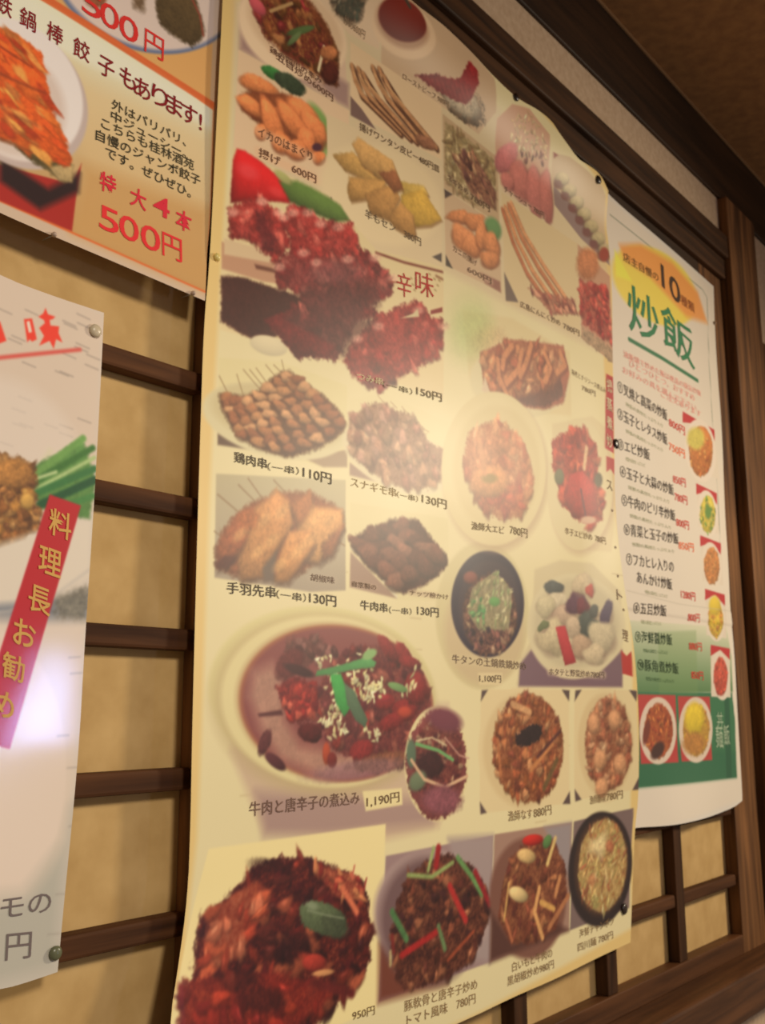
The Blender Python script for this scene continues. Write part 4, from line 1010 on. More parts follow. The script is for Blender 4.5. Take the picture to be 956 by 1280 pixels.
["E",617.8,268.4,[7.7,-3.6,-1.7,-5.1],[157,96,59],0.35,0.45,0.3,1,[0.1,3.15,0.07,3.58,0.01,4.47]],
["E",627.0,259.7,[8.1,-2.1,-0.3,-4.9],[93,55,32],0.5,0,0,0.6],
["E",626.4,261.4,[9.1,-2.2,-0.6,-4.5],[175,114,71],0.35,0.45,0.3,1,[0.12,5.57,0.09,0.21,0.08,3.11]],
["E",636.4,254.0,[8.2,-2.1,-0.3,-4.9],[93,55,32],0.5,0,0,0.6],
["E",635.8,255.7,[8.2,-0.2,1.6,-5.3],[211,156,108],0.35,0.45,0.3,1,[0.11,1.0,0.1,3.84,0.07,0.03]],
["E",646.1,248.1,[8.3,-2.2,-0.3,-5.0],[93,55,32],0.5,0,0,0.6],
["E",645.5,249.9,[10.4,-1.4,0.3,-4.2],[211,156,108],0.35,0.45,0.3,1,[0.05,1.18,0.13,5.08,0.03,2.25]],
["E",655.3,241.0,[8.5,-2.2,-0.4,-5.0],[93,55,32],0.5,0,0,0.6],
["E",654.7,242.7,[5.8,-4.4,-2.9,-3.9],[156,95,59],0.35,0.45,0.3,1,[0.1,5.99,0.1,0.44,0.02,2.62]],
["E",613.8,279.7,[8.0,-2.0,-0.1,-4.9],[94,55,32],0.5,0,0,0.6],
["E",613.3,281.3,[9.1,-0.6,1.4,-4.2],[157,96,59],0.35,0.45,0.3,1,[0.05,1.93,0.13,5.52,0.07,5.83]],
["E",622.2,274.7,[8.1,-2.1,-0.2,-5.0],[94,55,32],0.5,0,0,0.6],
["E",621.6,276.4,[8.9,0.8,2.8,-4.5],[212,157,108],0.35,0.45,0.3,1,[0.07,0.57,0.11,1.23,0.0,1.83]],
["E",632.0,270.9,[8.2,-2.1,-0.2,-5.0],[93,55,32],0.5,0,0,0.6],
["E",631.5,272.6,[9.3,-0.1,2.0,-5.0],[195,136,87],0.35,0.45,0.3,1,[0.05,4.48,0.1,2.49,0.0,3.14]],
["E",640.3,266.7,[8.3,-2.2,-0.2,-5.0],[93,55,32],0.5,0,0,0.6],
["E",639.8,268.4,[8.0,-1.8,0.2,-5.3],[157,95,59],0.35,0.45,0.3,1,[0.13,1.98,0.1,3.84,0.02,5.61]],
["E",649.2,261.1,[8.4,-2.2,-0.3,-5.0],[93,55,32],0.5,0,0,0.6],
["E",648.6,262.8,[10.3,-2.1,-0.5,-4.6],[156,95,59],0.35,0.45,0.3,1,[0.12,5.13,0.1,0.77,0.08,3.76]],
["E",658.3,257.5,[8.5,-2.2,-0.3,-5.0],[93,55,32],0.5,0,0,0.6],
["E",657.8,259.2,[8.2,-1.8,0.3,-5.6],[156,95,59],0.35,0.45,0.3,1,[0.11,4.14,0.15,4.97,0.0,4.47]],
["E",669.0,252.9,[8.7,-2.3,-0.3,-5.1],[93,55,32],0.5,0,0,0.6],
["E",668.4,254.7,[8.1,-1.2,0.8,-5.5],[156,95,59],0.35,0.45,0.3,1,[0.06,2.64,0.08,0.55,0.06,4.68]],
["P",[[681.4,278.7],[728.4,296.0],[835.1,290.5],[837.5,211.3],[807.6,198.5],[681.8,204.8]],[239,225,174],1,0,0,1],  # gizzard photo: lamp glare is painted in as paler colours
["P",[[682.6,219.9],[720.3,208.3],[682.8,208.0]],[172,141,121],2,0,0,1],
["E",756.0,238.2,[80.3,-21.4,-10.1,-32.6],[233,219,178],0.08,0,0,1],
["P",[[680.7,260.2],[707.5,278.5],[735.7,288.2],[738.3,280.8],[770.7,283.1],[791.5,274.4],[799.4,262.8],[832.1,259.2],[834.8,237.7],[818.3,223.2],[781.4,210.6],[751.3,210.4],[720.2,214.5],[682.4,230.4]],[178,132,105],5,0.15,0.2,1],
["S",[[680.7,260.2],[707.5,278.5],[735.7,288.2],[738.3,280.8],[770.7,283.1],[791.5,274.4],[799.4,262.8],[832.1,259.2],[834.8,237.7],[818.3,223.2],[781.4,210.6],[751.3,210.4],[720.2,214.5],[682.4,230.4]],80,12.0,10.4,-30,50,[[193,148,117],[174,126,101],[207,166,134],[162,111,93],[201,152,130]],7,0.35,0.3],
["L",[[740.6,290.9],[750.5,286.7]],1.0,[183,152,112],0.7,1,0],
["L",[[757.9,290.0],[768.1,284.2]],1.0,[183,152,112],0.7,1,0],
["L",[[788.8,275.5],[802.1,273.3]],1.0,[183,152,111],0.7,1,0],
["L",[[721.3,292.7],[730.9,287.1]],0.9,[183,153,112],0.7,1,0],
["G",[[523.4,181.4],[677.5,202.6],[678.3,102.3],[632.6,97.1],[523.9,99.0]],[206,194,152],[176,160,138],1],
["L",[[525.6,165.0],[548.0,154.2]],1.2,[151,119,85],0.8,1,0],
["L",[[557.8,183.5],[576.2,167.7]],1.2,[151,119,85],0.8,1,0],
["L",[[547.4,176.4],[569.0,164.0]],1.2,[151,119,85],0.8,1,0],
["L",[[586.9,187.1],[616.0,169.7]],1.2,[151,119,85],0.8,1,0],
["L",[[523.0,135.3],[531.4,131.3]],1.1,[151,119,84],0.8,1,0],
["L",[[665.3,145.4],[677.1,142.5]],1.3,[151,118,84],0.8,1,0],
["P",[[525.1,119.2],[531.3,136.4],[549.6,157.1],[590.8,178.2],[631.6,183.4],[673.5,175.5],[675.9,156.8],[656.9,132.9],[640.5,122.0],[610.9,107.4],[586.4,103.7],[550.7,101.6],[527.0,106.8]],[151,90,58],5,0.1,0.4,1],
["P",[[526.7,121.2],[531.4,130.7],[549.8,151.2],[569.1,159.3],[571.3,141.0],[552.2,119.1],[537.0,106.0],[527.1,102.5]],[96,64,48],5,0,0.2,0.7],
["P",[[524.9,124.2],[529.7,133.7],[548.0,154.2],[567.2,162.4],[569.4,144.1],[550.4,122.1],[535.3,109.0],[525.4,105.4]],[173,98,60],5,0.35,0.4,1],
["P",[[567.4,156.4],[592.7,176.5],[608.2,169.2],[612.4,149.8],[592.7,123.6],[579.1,101.0],[552.6,96.0],[548.8,112.3],[557.3,126.1]],[96,64,48],5,0,0.2,0.7],
["P",[[565.5,159.4],[590.8,179.6],[606.2,172.4],[610.4,153.0],[590.8,126.8],[577.3,104.1],[550.8,99.1],[547.1,115.3],[555.5,129.2]],[207,145,88],5,0.35,0.4,1],
["P",[[608.2,166.5],[633.7,181.6],[640.1,164.1],[634.1,152.7],[618.3,145.8]],[97,64,48],5,0,0.2,0.7],
["P",[[606.2,169.6],[631.6,184.8],[638.0,167.4],[632.1,156.0],[616.3,149.0]],[187,117,70],5,0.35,0.4,1],
["P",[[614.4,141.1],[638.0,169.5],[675.7,172.1],[678.1,154.9],[657.0,130.8],[644.6,118.9],[620.5,119.9]],[96,64,48],5,0,0.2,0.7],
["P",[[612.5,144.3],[635.9,172.7],[673.5,175.5],[675.9,158.3],[654.8,134.1],[642.5,122.2],[618.5,123.1]],[217,159,98],5,0.35,0.4,1],
["P",[[593.7,117.0],[606.7,142.9],[634.2,147.8],[640.4,136.0],[620.6,113.1],[607.1,99.6],[590.2,98.1]],[96,64,48],5,0,0.2,0.7],
["P",[[591.8,120.2],[604.7,146.1],[632.1,151.1],[638.3,139.2],[618.6,116.3],[605.2,102.8],[588.3,101.2]],[215,151,90],5,0.35,0.4,1],
["P",[[648.6,135.5],[678.1,158.6],[663.3,128.7],[650.8,123.1]],[96,64,48],5,0,0.2,0.7],
["P",[[646.5,138.8],[675.9,161.9],[661.1,132.0],[648.7,126.4]],[171,104,66],5,0.35,0.4,1],
["E",536.0,112.8,[11.0,2.1,4.2,-3.9],[90,46,40],0.5,0,0.4,0.8],
["P",[[575.4,111.8],[591.7,128.2],[588.3,101.2],[577.3,100.2]],[112,92,78],4,0,0,1],
["E",560.4,149.4,[12.4,0.2,1.7,-7.9],[191,111,60],0.6,0.2,0.5,0.8],
["E",576.5,151.7,[7.0,3.9,6.2,-2.3],[230,177,113],0.8,0,0.4,0.55],
["E",596.8,161.4,[7.3,4.1,6.4,-2.3],[230,177,113],0.8,0,0.4,0.55],
["E",639.1,160.4,[7.8,4.4,6.6,-2.4],[230,177,113],0.8,0,0.4,0.55],
["E",616.5,129.7,[7.5,4.2,6.2,-2.4],[229,177,112],0.8,0,0.4,0.55],
["E",586.0,135.6,[7.1,4.0,6.1,-2.3],[229,177,112],0.8,0,0.4,0.55],
["E",656.7,162.9,[8.1,4.5,6.7,-2.4],[230,177,113],0.8,0,0.4,0.55],
["E",569.8,124.3,[6.9,3.8,5.9,-2.3],[229,177,112],0.8,0,0.4,0.55],
["E",595.6,116.6,[7.2,4.0,6.0,-2.4],[229,177,112],0.8,0,0.4,0.55],
["E",630.3,141.0,[7.7,4.3,6.4,-2.4],[229,177,112],0.8,0,0.4,0.55],
["E",550.1,136.3,[6.6,3.7,5.9,-2.3],[229,177,113],0.8,0,0.4,0.55],
["L",[[632.5,109.8],[663.3,109.8]],6.3,[196,176,150],3.761523888070489,0.4,0],
["P",[[684.3,183.0],[834.7,189.3],[836.7,104.5],[751.5,99.5],[683.7,107.1]],[237,223,171],1,0,0,1],
["P",[[684.7,137.6],[751.5,101.0],[683.7,105.7]],[170,138,116],2,0,0,1],
["L",[[684.7,141.9],[720.8,122.3],[751.5,102.5]],2.2,[231,221,187],1,1,0],
["P",[[684.7,143.4],[693.5,154.7],[713.8,161.8],[727.7,168.2],[739.5,174.4],[756.5,178.3],[786.7,181.0],[797.0,171.2],[812.9,161.9],[831.7,151.1],[834.4,141.6],[818.0,130.2],[794.2,116.9],[761.3,106.4],[744.3,111.0],[720.8,122.3],[700.3,132.0]],[84,46,36],4,0.1,0.3,1],
["E",760.2,168.0,[13.9,-4.2,-1.4,-7.9],[60,32,26],0.4,0,0,0.7],
["E",759.0,171.0,[13.4,-3.4,-0.9,-7.4],[129,78,60],0.3,0.4,0.4,1,[0.1,5.98,0.15,1.37,0.05,0.32]],
["E",770.9,160.0,[14.1,-4.3,-1.5,-7.9],[60,32,26],0.4,0,0,0.7],
["E",769.7,162.9,[16.7,-2.6,-0.3,-7.5],[129,78,60],0.3,0.4,0.4,1,[0.1,3.56,0.09,1.73,0.0,0.15]],
["E",784.1,155.5,[14.4,-4.4,-1.5,-7.9],[60,32,26],0.4,0,0,0.7],
["E",782.8,158.5,[10.8,-9.1,-5.6,-6.6],[96,54,42],0.3,0.4,0.4,1,[0.11,0.5,0.12,1.41,0.02,1.02]],
["E",800.6,150.8,[14.8,-4.5,-1.6,-8.0],[60,32,26],0.4,0,0,0.7],
["E",799.3,153.8,[17.1,-1.5,0.8,-7.7],[141,92,72],0.3,0.4,0.4,1,[0.09,2.69,0.14,5.28,0.01,0.44]],
["E",817.2,145.5,[15.1,-4.6,-1.7,-8.1],[60,32,26],0.4,0,0,0.7],
["E",815.9,148.6,[13.7,-8.0,-4.6,-7.3],[112,66,50],0.3,0.4,0.4,1,[0.08,1.83,0.16,3.15,0.04,2.18]],
["E",737.0,159.2,[13.4,-4.0,-1.4,-7.7],[60,32,26],0.4,0,0,0.7],
["E",735.8,162.1,[16.1,-2.5,-0.1,-7.8],[96,54,42],0.3,0.4,0.4,1,[0.07,2.3,0.12,3.84,0.08,0.07]],
["E",748.9,151.7,[13.7,-4.1,-1.5,-7.7],[60,32,26],0.4,0,0,0.7],
["E",747.6,154.7,[13.3,-2.9,-0.6,-7.3],[141,92,72],0.3,0.4,0.4,1,[0.1,4.16,0.18,3.48,0.04,0.69]],
["E",767.0,144.9,[14.0,-4.3,-1.6,-7.8],[60,32,26],0.4,0,0,0.7],
["E",765.8,147.9,[12.8,-7.3,-5.3,-6.2],[141,92,72],0.3,0.4,0.4,1,[0.16,3.59,0.09,5.09,0.04,5.33]],
["E",783.2,140.4,[14.4,-4.4,-1.7,-7.8],[60,32,26],0.4,0,0,0.7],
["E",781.9,143.4,[13.5,-4.8,-1.4,-9.2],[96,54,42],0.3,0.4,0.4,1,[0.1,5.06,0.07,2.75,0.07,0.43]],
["E",799.3,131.7,[14.7,-4.5,-1.8,-7.9],[60,32,26],0.4,0,0,0.7],
["E",798.0,134.7,[14.7,-8.6,-4.4,-8.8],[96,54,42],0.3,0.4,0.4,1,[0.14,2.08,0.16,4.07,0.04,2.86]],
["E",715.9,153.1,[13.0,-3.9,-1.5,-7.5],[60,32,26],0.4,0,0,0.7],
["E",714.8,156.0,[10.2,-8.2,-3.9,-7.9],[112,66,50],0.3,0.4,0.4,1,[0.05,4.81,0.17,4.11,0.01,4.19]],
["E",729.4,144.7,[13.3,-4.0,-1.6,-7.6],[60,32,26],0.4,0,0,0.7],
["E",728.2,147.6,[15.2,-1.7,0.2,-6.9],[96,54,42],0.3,0.4,0.4,1,[0.08,4.12,0.09,5.96,0.02,2.83]],
["E",741.0,138.5,[13.5,-4.1,-1.6,-7.6],[60,32,26],0.4,0,0,0.7],
["E",739.8,141.5,[16.0,1.9,3.5,-7.0],[128,78,60],0.3,0.4,0.4,1,[0.06,2.52,0.08,2.19,0.06,3.12]],
["E",758.2,131.3,[13.8,-4.2,-1.7,-7.7],[60,32,26],0.4,0,0,0.7],
["E",757.0,134.2,[13.8,-6.4,-3.5,-7.6],[112,66,50],0.3,0.4,0.4,1,[0.1,0.79,0.11,1.58,0.07,0.42]],
["E",769.9,122.5,[14.1,-4.3,-1.8,-7.7],[60,32,26],0.4,0,0,0.7],
["E",768.7,125.5,[14.9,2.2,2.9,-8.7],[112,66,50],0.3,0.4,0.4,1,[0.13,3.95,0.11,1.44,0.04,1.62]],
["E",699.9,143.2,[12.7,-3.8,-1.5,-7.4],[60,32,26],0.4,0,0,0.7],
["E",698.7,146.0,[14.2,-2.7,-0.7,-7.3],[112,66,50],0.3,0.4,0.4,1,[0.16,2.37,0.15,5.01,0.06,3.58]],
["E",712.1,136.5,[12.9,-3.9,-1.6,-7.4],[60,32,26],0.4,0,0,0.7],
["E",710.9,139.3,[11.4,-9.3,-6.0,-7.2],[128,78,60],0.3,0.4,0.4,1,[0.08,1.72,0.14,1.59,0.07,2.46]],
["E",723.0,128.9,[13.1,-4.0,-1.7,-7.4],[60,32,26],0.4,0,0,0.7],
["E",721.9,131.8,[12.8,-6.0,-3.0,-7.9],[96,54,42],0.3,0.4,0.4,1,[0.08,3.81,0.13,1.54,0.06,5.16]],
["E",738.1,123.2,[13.4,-4.1,-1.8,-7.5],[60,32,26],0.4,0,0,0.7],
["E",736.9,126.1,[15.0,2.1,3.2,-7.7],[128,78,60],0.3,0.4,0.4,1,[0.16,1.02,0.12,2.45,0.01,3.74]],
["E",749.6,113.9,[13.6,-4.2,-1.9,-7.5],[60,32,26],0.4,0,0,0.7],
["E",748.4,116.8,[13.6,2.0,2.7,-7.2],[140,92,72],0.3,0.4,0.4,1,[0.14,0.81,0.16,0.12,0.09,1.46]],
["L",[[687.0,109.3],[720.7,108.6]],5.1,[190,160,130],3.063806111746176,0.5,0],
["L",[[771.2,108.4],[834.0,108.7]],5.5,[190,160,130],3.305377210905992,0.5,0],
["P",[[542.8,-32.7],[579.3,-94.4],[727.3,-114.8],[809.7,-111.3],[848.7,-58.8],[831.1,3.2],[552.1,3.2]],[217,190,158],10,0,0,1],
["P",[[570.2,-63.8],[800.6,-85.9],[799.6,-107.5],[729.8,-105.6],[653.4,-103.8],[579.4,-98.0]],[170,137,133],14,0,0,0.75],
["E",664.8,12.6,[144.3,-16.6,-12.0,-72.7],[232,220,159],0.04,0,0,1],
["E",666.8,8.6,[136.4,-16.1,-11.8,-69.9],[227,210,151],0.08,0,0,1],
["E",666.7,3.2,[140.4,-17.3,-12.8,-75.0],[201,180,131],0.15,0,0,0.8],
["E",668.9,5.9,[135.8,-16.5,-12.0,-71.3],[237,223,166],0.05,0,0,1],
["E",675.2,5.2,[127.8,-15.8,-11.3,-67.6],[215,190,139],0.04,0,0,1],
["E",678.3,4.5,[126.4,-15.4,-11.3,-65.7],[180,114,74],0.04,0,0,1],
["E",679.4,3.9,[124.5,-15.2,-11.2,-64.4],[145,78,74],0.06,0,0,1],
["P",[[565.6,28.0],[586.9,34.9],[598.0,22.3],[601.8,-9.6],[619.6,-29.0],[664.1,-37.0],[729.5,-35.7],[695.5,-55.0],[643.7,-57.0],[596.4,-40.8],[573.9,-15.4],[562.3,9.3]],[192,147,124],14,0,0.2,0.85],
["S",[[801.9,3.2],[798.2,-11.2],[788.4,-24.4],[773.7,-35.2],[755.2,-43.1],[734.5,-47.5],[713.3,-48.3],[692.8,-45.8],[674.5,-40.1],[659.1,-31.7],[647.7,-21.3],[640.6,-9.5],[638.2,3.2],[640.8,15.9],[648.1,27.9],[659.9,38.6],[675.7,47.3],[694.7,53.3],[715.6,56.0],[737.2,55.1],[758.0,50.4],[776.2,42.3],[790.4,31.1],[799.2,17.7]],95,12.0,7.8,10,90,[[119,39,37],[94,33,35],[153,53,45],[131,57,57],[106,35,43],[164,90,74]],21,0.5,0.4],
["S",[[605.4,55.0],[639.6,60.0],[665.2,47.5],[624.6,32.7],[598.0,32.0]],16,10.6,7.3,10,60,[[120,70,62],[140,92,84],[104,52,50]],22,0.45,0.4],
["P",[[596.2,15.9],[607.3,25.1],[626.5,22.8],[642.3,12.5],[640.2,-2.1],[620.6,-12.4],[605.5,-7.1]],[122,30,30],4,0.3,0.6,1],
["S",[[591.6,17.1],[639.4,21.7],[640.1,-6.7],[607.4,-9.6]],22,9.1,5.8,-30,60,[[164,37,35],[188,57,45],[112,26,31],[204,92,71]],23,0.5,0.4],
["E",632.2,-20.3,[13.7,-4.0,-3.6,-7.2],[95,31,31],0.2,0.4,0.3,1],
["P",[[571.1,-4.3],[598.1,-1.3],[599.9,-5.7],[572.9,-6.7]],[92,45,45],2,0,0,1],
["E",579.3,-26.6,[5.8,-5.0,-1.6,-9.7],[104,52,52],0.3,0.3,0.3,1],
["E",591.0,-41.8,[11.1,-4.0,-6.8,-3.1],[94,46,50],0.3,0.3,0,1],
["E",607.3,35.5,[10.1,-13.4,-5.6,-11.4],[111,48,46],0.3,0.2,0.3,1],
["E",618.8,30.6,[18.1,-2.0,-4.0,-3.8],[70,32,34],0.4,0.2,0,1],
["E",738.8,52.6,[14.7,-7.8,-12.6,-3.7],[140,40,40],0.2,0.4,0.4,1],
["E",762.8,47.6,[12.0,-8.6,-12.5,-3.3],[140,40,40],0.2,0.4,0.4,1],
["E",770.1,41.8,[16.3,-3.5,-3.1,-5.7],[141,40,40],0.2,0.4,0.4,1],
["E",733.0,4.6,[14.3,3.8,3.2,-6.7],[143,41,41],0.2,0.4,0.4,1],
["E",761.4,-2.7,[19.5,-0.3,-0.1,-10.2],[144,41,41],0.2,0.4,0.4,1],
["E",741.9,-12.6,[18.6,5.7,6.2,-6.3],[144,41,41],0.2,0.4,0.4,1],
["E",779.4,18.1,[17.6,-0.5,0.2,-16.5],[142,40,40],0.2,0.4,0.4,1],
["E",698.1,-36.8,[14.5,7.4,5.8,-7.0],[146,42,42],0.2,0.4,0.4,1],
["E",761.3,-4.1,[11.0,-0.2,-0.1,-5.1],[195,72,51],0.5,0.3,0,1],
["E",730.8,8.9,[9.3,-0.1,0.0,-3.6],[174,51,57],0.5,0.3,0,1],
["E",651.9,-37.8,[5.0,-0.1,-0.2,-9.2],[186,77,46],0.3,0.3,0,1],
["E",658.9,-43.4,[6.1,-0.1,-0.2,-6.6],[126,42,38],0.3,0.3,0,1],
["E",733.8,-47.8,[45.7,2.2,2.9,-8.4],[136,82,59],0.4,0.3,0.7,1],
["E",695.5,-53.0,[64.5,1.6,2.6,-8.1],[158,116,122],0.6,0,0.3,0.6],
["S",[[636.5,43.1],[656.8,49.3],[665.1,37.2],[686.5,43.4],[711.0,54.3],[726.5,24.6],[730.9,16.1],[710.1,6.0],[696.8,8.7],[675.1,3.2],[681.1,-20.7],[654.0,-23.4],[642.1,-6.7],[646.3,16.5],[656.6,23.4],[640.4,31.1]],85,6.2,2.7,30,80,[[226,217,162],[236,228,181],[209,197,140],[217,199,152]],24,0.3,0.2],
["S",[[686.2,27.4],[710.7,32.9],[733.5,24.8],[730.8,11.8],[710.0,3.2],[692.5,12.9]],34,6.4,3.5,0,90,[[240,232,179],[230,217,152]],25,0.25,0.15],
["S",[[640.1,-8.7],[668.8,-0.2],[681.1,-20.7],[656.0,-26.1]],26,6.0,2.7,0,90,[[229,221,165],[239,231,184],[213,200,142],[221,202,155]],26,0.3,0.2],
["S",[[701.8,-17.6],[724.3,-16.6],[722.8,-28.5],[704.8,-30.1]],12,6.3,2.8,0,90,[[230,222,166],[240,232,185],[214,201,143],[222,203,155]],27,0.3,0.2],
["S",[[761.0,25.2],[780.0,40.6],[779.2,12.1],[754.6,11.9]],14,7.4,3.0,70,30,[[225,217,162],[235,227,181],[209,197,140],[217,199,152]],28,0.3,0.2],
["P",[[638.4,26.4],[640.4,31.1],[675.6,37.5],[708.6,45.6],[719.9,40.3],[717.5,35.9],[686.3,32.3],[656.6,27.4]],[97,169,97],1.5,0.2,0.1,1],
["P",[[656.7,28.1],[671.3,29.1],[681.6,10.0],[683.6,0.4],[675.0,-7.7],[664.6,3.2]],[71,173,81],1.5,0.2,0.1,1],
["P",[[675.4,21.0],[688.2,15.6],[707.5,-10.8],[702.9,-17.7],[689.9,-10.6],[679.4,3.2]],[94,121,90],1.5,0.2,0.1,1],
["E",751.1,18.5,[14.6,-2.2,-3.1,-3.5],[124,163,99],0.2,0.2,0,1],
["E",710.9,47.2,[9.9,3.3,3.9,-3.6],[150,191,120],0.4,0,0,1],
["E",685.8,3.2,[130.1,-15.7,-11.7,-66.1],[123,61,51],0.02,0,0,0],
["E",811.3,-52.6,[52.3,-2.5,-2.3,-53.5],[239,223,168],0.03,0,0,1],
["E",811.2,-53.3,[48.4,-2.4,-2.1,-50.5],[139,69,67],0.04,0.1,0.3,1],
["S",[[854.7,-51.4],[852.6,-61.6],[847.6,-70.9],[840.2,-78.7],[830.9,-84.3],[820.4,-87.4],[809.5,-88.0],[798.9,-85.9],[789.3,-81.5],[781.3,-75.0],[775.3,-66.9],[771.8,-57.7],[770.8,-47.9],[772.5,-38.3],[776.8,-29.2],[783.5,-21.5],[792.2,-15.5],[802.2,-11.7],[813.1,-10.5],[824.1,-12.0],[834.4,-16.1],[843.1,-22.6],[849.8,-31.1],[853.7,-40.9]],50,8.9,5.2,20,80,[[115,46,46],[153,78,65],[90,38,40],[189,147,115],[136,63,53]],31,0.5,0.4],
["E",799.5,-53.5,[23.1,-0.6,-1.0,-12.5],[65,27,30],0.3,0.2,0.4,1],
["L",[[777.6,-33.6],[813.1,-40.7],[836.8,-50.6]],3.4,[117,178,107],1,1,0],
["L",[[824.3,-28.9],[848.0,-46.5],[864.6,-50.2]],1.5,[215,167,146],1,1,0],
["E",769.8,-42.1,[7.4,-0.5,-0.3,-13.0],[96,117,92],0.4,0.1,0,1],
["E",778.7,-67.1,[10.6,-9.0,-4.2,-8.2],[116,129,97],0.4,0.2,0,1],
["L",[[769.6,-47.9],[788.8,-66.2],[822.0,-75.5],[860.8,-67.1]],3.3,[228,186,146],1,1,0],
["L",[[777.7,-30.7],[803.2,-28.4],[826.6,-36.6]],1.5,[229,212,166],1,1,0],
["E",825.1,-12.2,[27.5,-6.9,-6.1,-10.0],[124,60,74],0.5,0.1,0,1],
["E",816.1,-86.9,[31.4,-0.7,-2.2,-13.2],[147,83,92],0.5,0.1,0.4,1],
["P",[[698.4,-71.4],[754.1,-72.1],[754.8,-86.9],[702.4,-88.4]],[247,230,171],1,0,0,1],
["P",[[523.2,-101.1],[729.9,-101.5],[723.5,-181.0],[714.0,-251.2],[476.9,-258.6],[484.2,-210.5],[505.3,-152.9]],[254,236,172],1,0,0,1],
["P",[[515.9,-147.0],[532.8,-141.9],[555.0,-129.7],[568.0,-120.3],[597.2,-115.4],[624.5,-118.4],[648.5,-126.0],[673.3,-134.0],[696.1,-143.2],[702.2,-158.3],[708.2,-185.1],[705.7,-210.3],[690.9,-226.4],[672.5,-231.9],[644.9,-244.1],[605.6,-255.1],[476.8,-261.0],[490.6,-216.3],[506.6,-184.5]],[74,25,23],4,0,0.4,1],
["S",[[515.9,-147.0],[532.8,-141.9],[555.0,-129.7],[568.0,-120.3],[597.2,-115.4],[624.5,-118.4],[648.5,-126.0],[673.3,-134.0],[696.1,-143.2],[702.2,-158.3],[708.2,-185.1],[705.7,-210.3],[690.9,-226.4],[672.5,-231.9],[644.9,-244.1],[605.6,-255.1],[476.8,-261.0],[490.6,-216.3],[506.6,-184.5]],170,17.5,8.8,20,90,[[107,32,28],[81,23,25],[140,50,36],[56,19,21],[167,83,56],[94,36,30]],41,0.55,0.35],
["S",[[525.1,-145.1],[571.5,-128.9],[588.7,-142.8],[554.6,-177.4],[513.9,-191.1]],26,14.5,7.8,50,50,[[199,93,60],[217,122,87],[177,67,45]],42,0.6,0.25],
["S",[[634.0,-124.4],[694.0,-141.0],[698.9,-164.3],[663.1,-153.0]],20,11.4,5.1,-60,50,[[208,105,73],[164,51,44],[225,142,92]],43,0.6,0.3],
["S",[[498.9,-185.5],[579.5,-195.9],[662.5,-226.9],[605.6,-243.8],[483.7,-243.8]],34,16.2,8.7,-50,60,[[193,67,44],[159,46,35],[126,35,31]],44,0.6,0.25],
["E",588.5,-120.4,[22.4,-1.1,-5.3,-4.5],[53,20,20],0.6,0,0.4,0.6],
["E",579.1,-215.4,[26.1,-0.2,-5.5,-8.9],[55,22,22],0.6,0,0.4,0.6],
["E",610.6,-181.4,[19.9,-0.1,-3.4,-7.0],[54,21,21],0.6,0,0.4,0.6],
["E",554.0,-196.5,[21.5,-0.2,-4.3,-7.6],[55,21,21],0.6,0,0.4,0.6],
["E",647.2,-168.1,[27.7,-7.3,-11.3,-10.3],[93,106,73],0.12,0.3,0.35,1],
["E",660.9,-176.3,[15.4,-7.0,-8.0,-6.4],[74,82,58],0.4,0.1,0.4,1],
["L",[[628.3,-159.1],[651.1,-166.2],[672.9,-172.0]],0.9,[155,166,133],0.8,1,0],
["E",633.9,-156.3,[7.1,-1.6,-2.7,-2.6],[165,176,143],0.8,0,0,0.6],
["E",636.4,-199.6,[14.2,-0.0,-2.6,-6.6],[177,59,46],0.25,0.4,0.2,1],
["E",646.9,-209.3,[13.4,0.5,-1.4,-2.5],[224,157,102],0.4,0.2,0,1],
["L",[[635.4,-214.3],[682.6,-232.2]],7.3,[104,33,30],4,1,0.3],
["L",[[671.2,-147.7],[689.4,-169.4]],5.7,[226,121,84],3,1,0.2],
["L",[[602.6,-119.6],[598.9,-112.0]],1.2,[130,66,55],1,1,0],
["L",[[683.5,-141.7],[686.8,-131.7]],1.9,[207,109,88],1,1,0],
["L",[[699.1,-152.7],[702.5,-144.0]],1.9,[164,55,49],1,1,0],
["P",[[729.2,-128.5],[904.0,-127.5],[889.4,-245.6],[717.2,-246.2]],[166,137,135],1,0,0,1],
["P",[[718.8,-199.7],[748.1,-191.4],[819.0,-251.5],[717.2,-246.2]],[124,66,50],10,0,0,1],
["P",[[824.8,-122.9],[903.3,-127.4],[889.4,-245.6],[859.1,-237.9]],[174,154,150],10,0,0,1],
["E",802.4,-186.0,[90.2,-2.2,-13.3,-54.3],[187,161,155],0.1,0,0,1],
["E",795.9,-192.0,[76.7,-2.1,-11.7,-55.3],[122,93,93],0.2,0,0,1],
["P",[[742.9,-170.6],[767.0,-146.5],[791.8,-138.9],[824.0,-137.4],[857.1,-149.9],[888.0,-176.2],[895.2,-199.7],[876.7,-219.1],[859.1,-237.9],[819.2,-246.0],[782.1,-245.6],[752.8,-242.5],[736.2,-215.8],[739.0,-189.9]],[74,38,32],4,0,0.4,1],
["S",[[742.9,-170.6],[767.0,-146.5],[791.8,-138.9],[824.0,-137.4],[857.1,-149.9],[888.0,-176.2],[895.2,-199.7],[876.7,-219.1],[859.1,-237.9],[819.2,-246.0],[782.1,-245.6],[752.8,-242.5],[736.2,-215.8],[739.0,-189.9]],105,12.5,7.7,20,80,[[115,58,41],[89,43,34],[144,80,56],[67,32,32],[162,100,69]],51,0.55,0.4],
["L",[[761.0,-148.5],[797.4,-154.4],[831.6,-145.5]],4.2,[153,170,101],2.5,1,0.25],
["L",[[791.5,-148.0],[801.1,-129.2]],4.2,[163,180,109],2.5,1,0.25],
["L",[[804.2,-145.3],[808.8,-130.0]],7.8,[163,37,37],2.5,1,0.25],
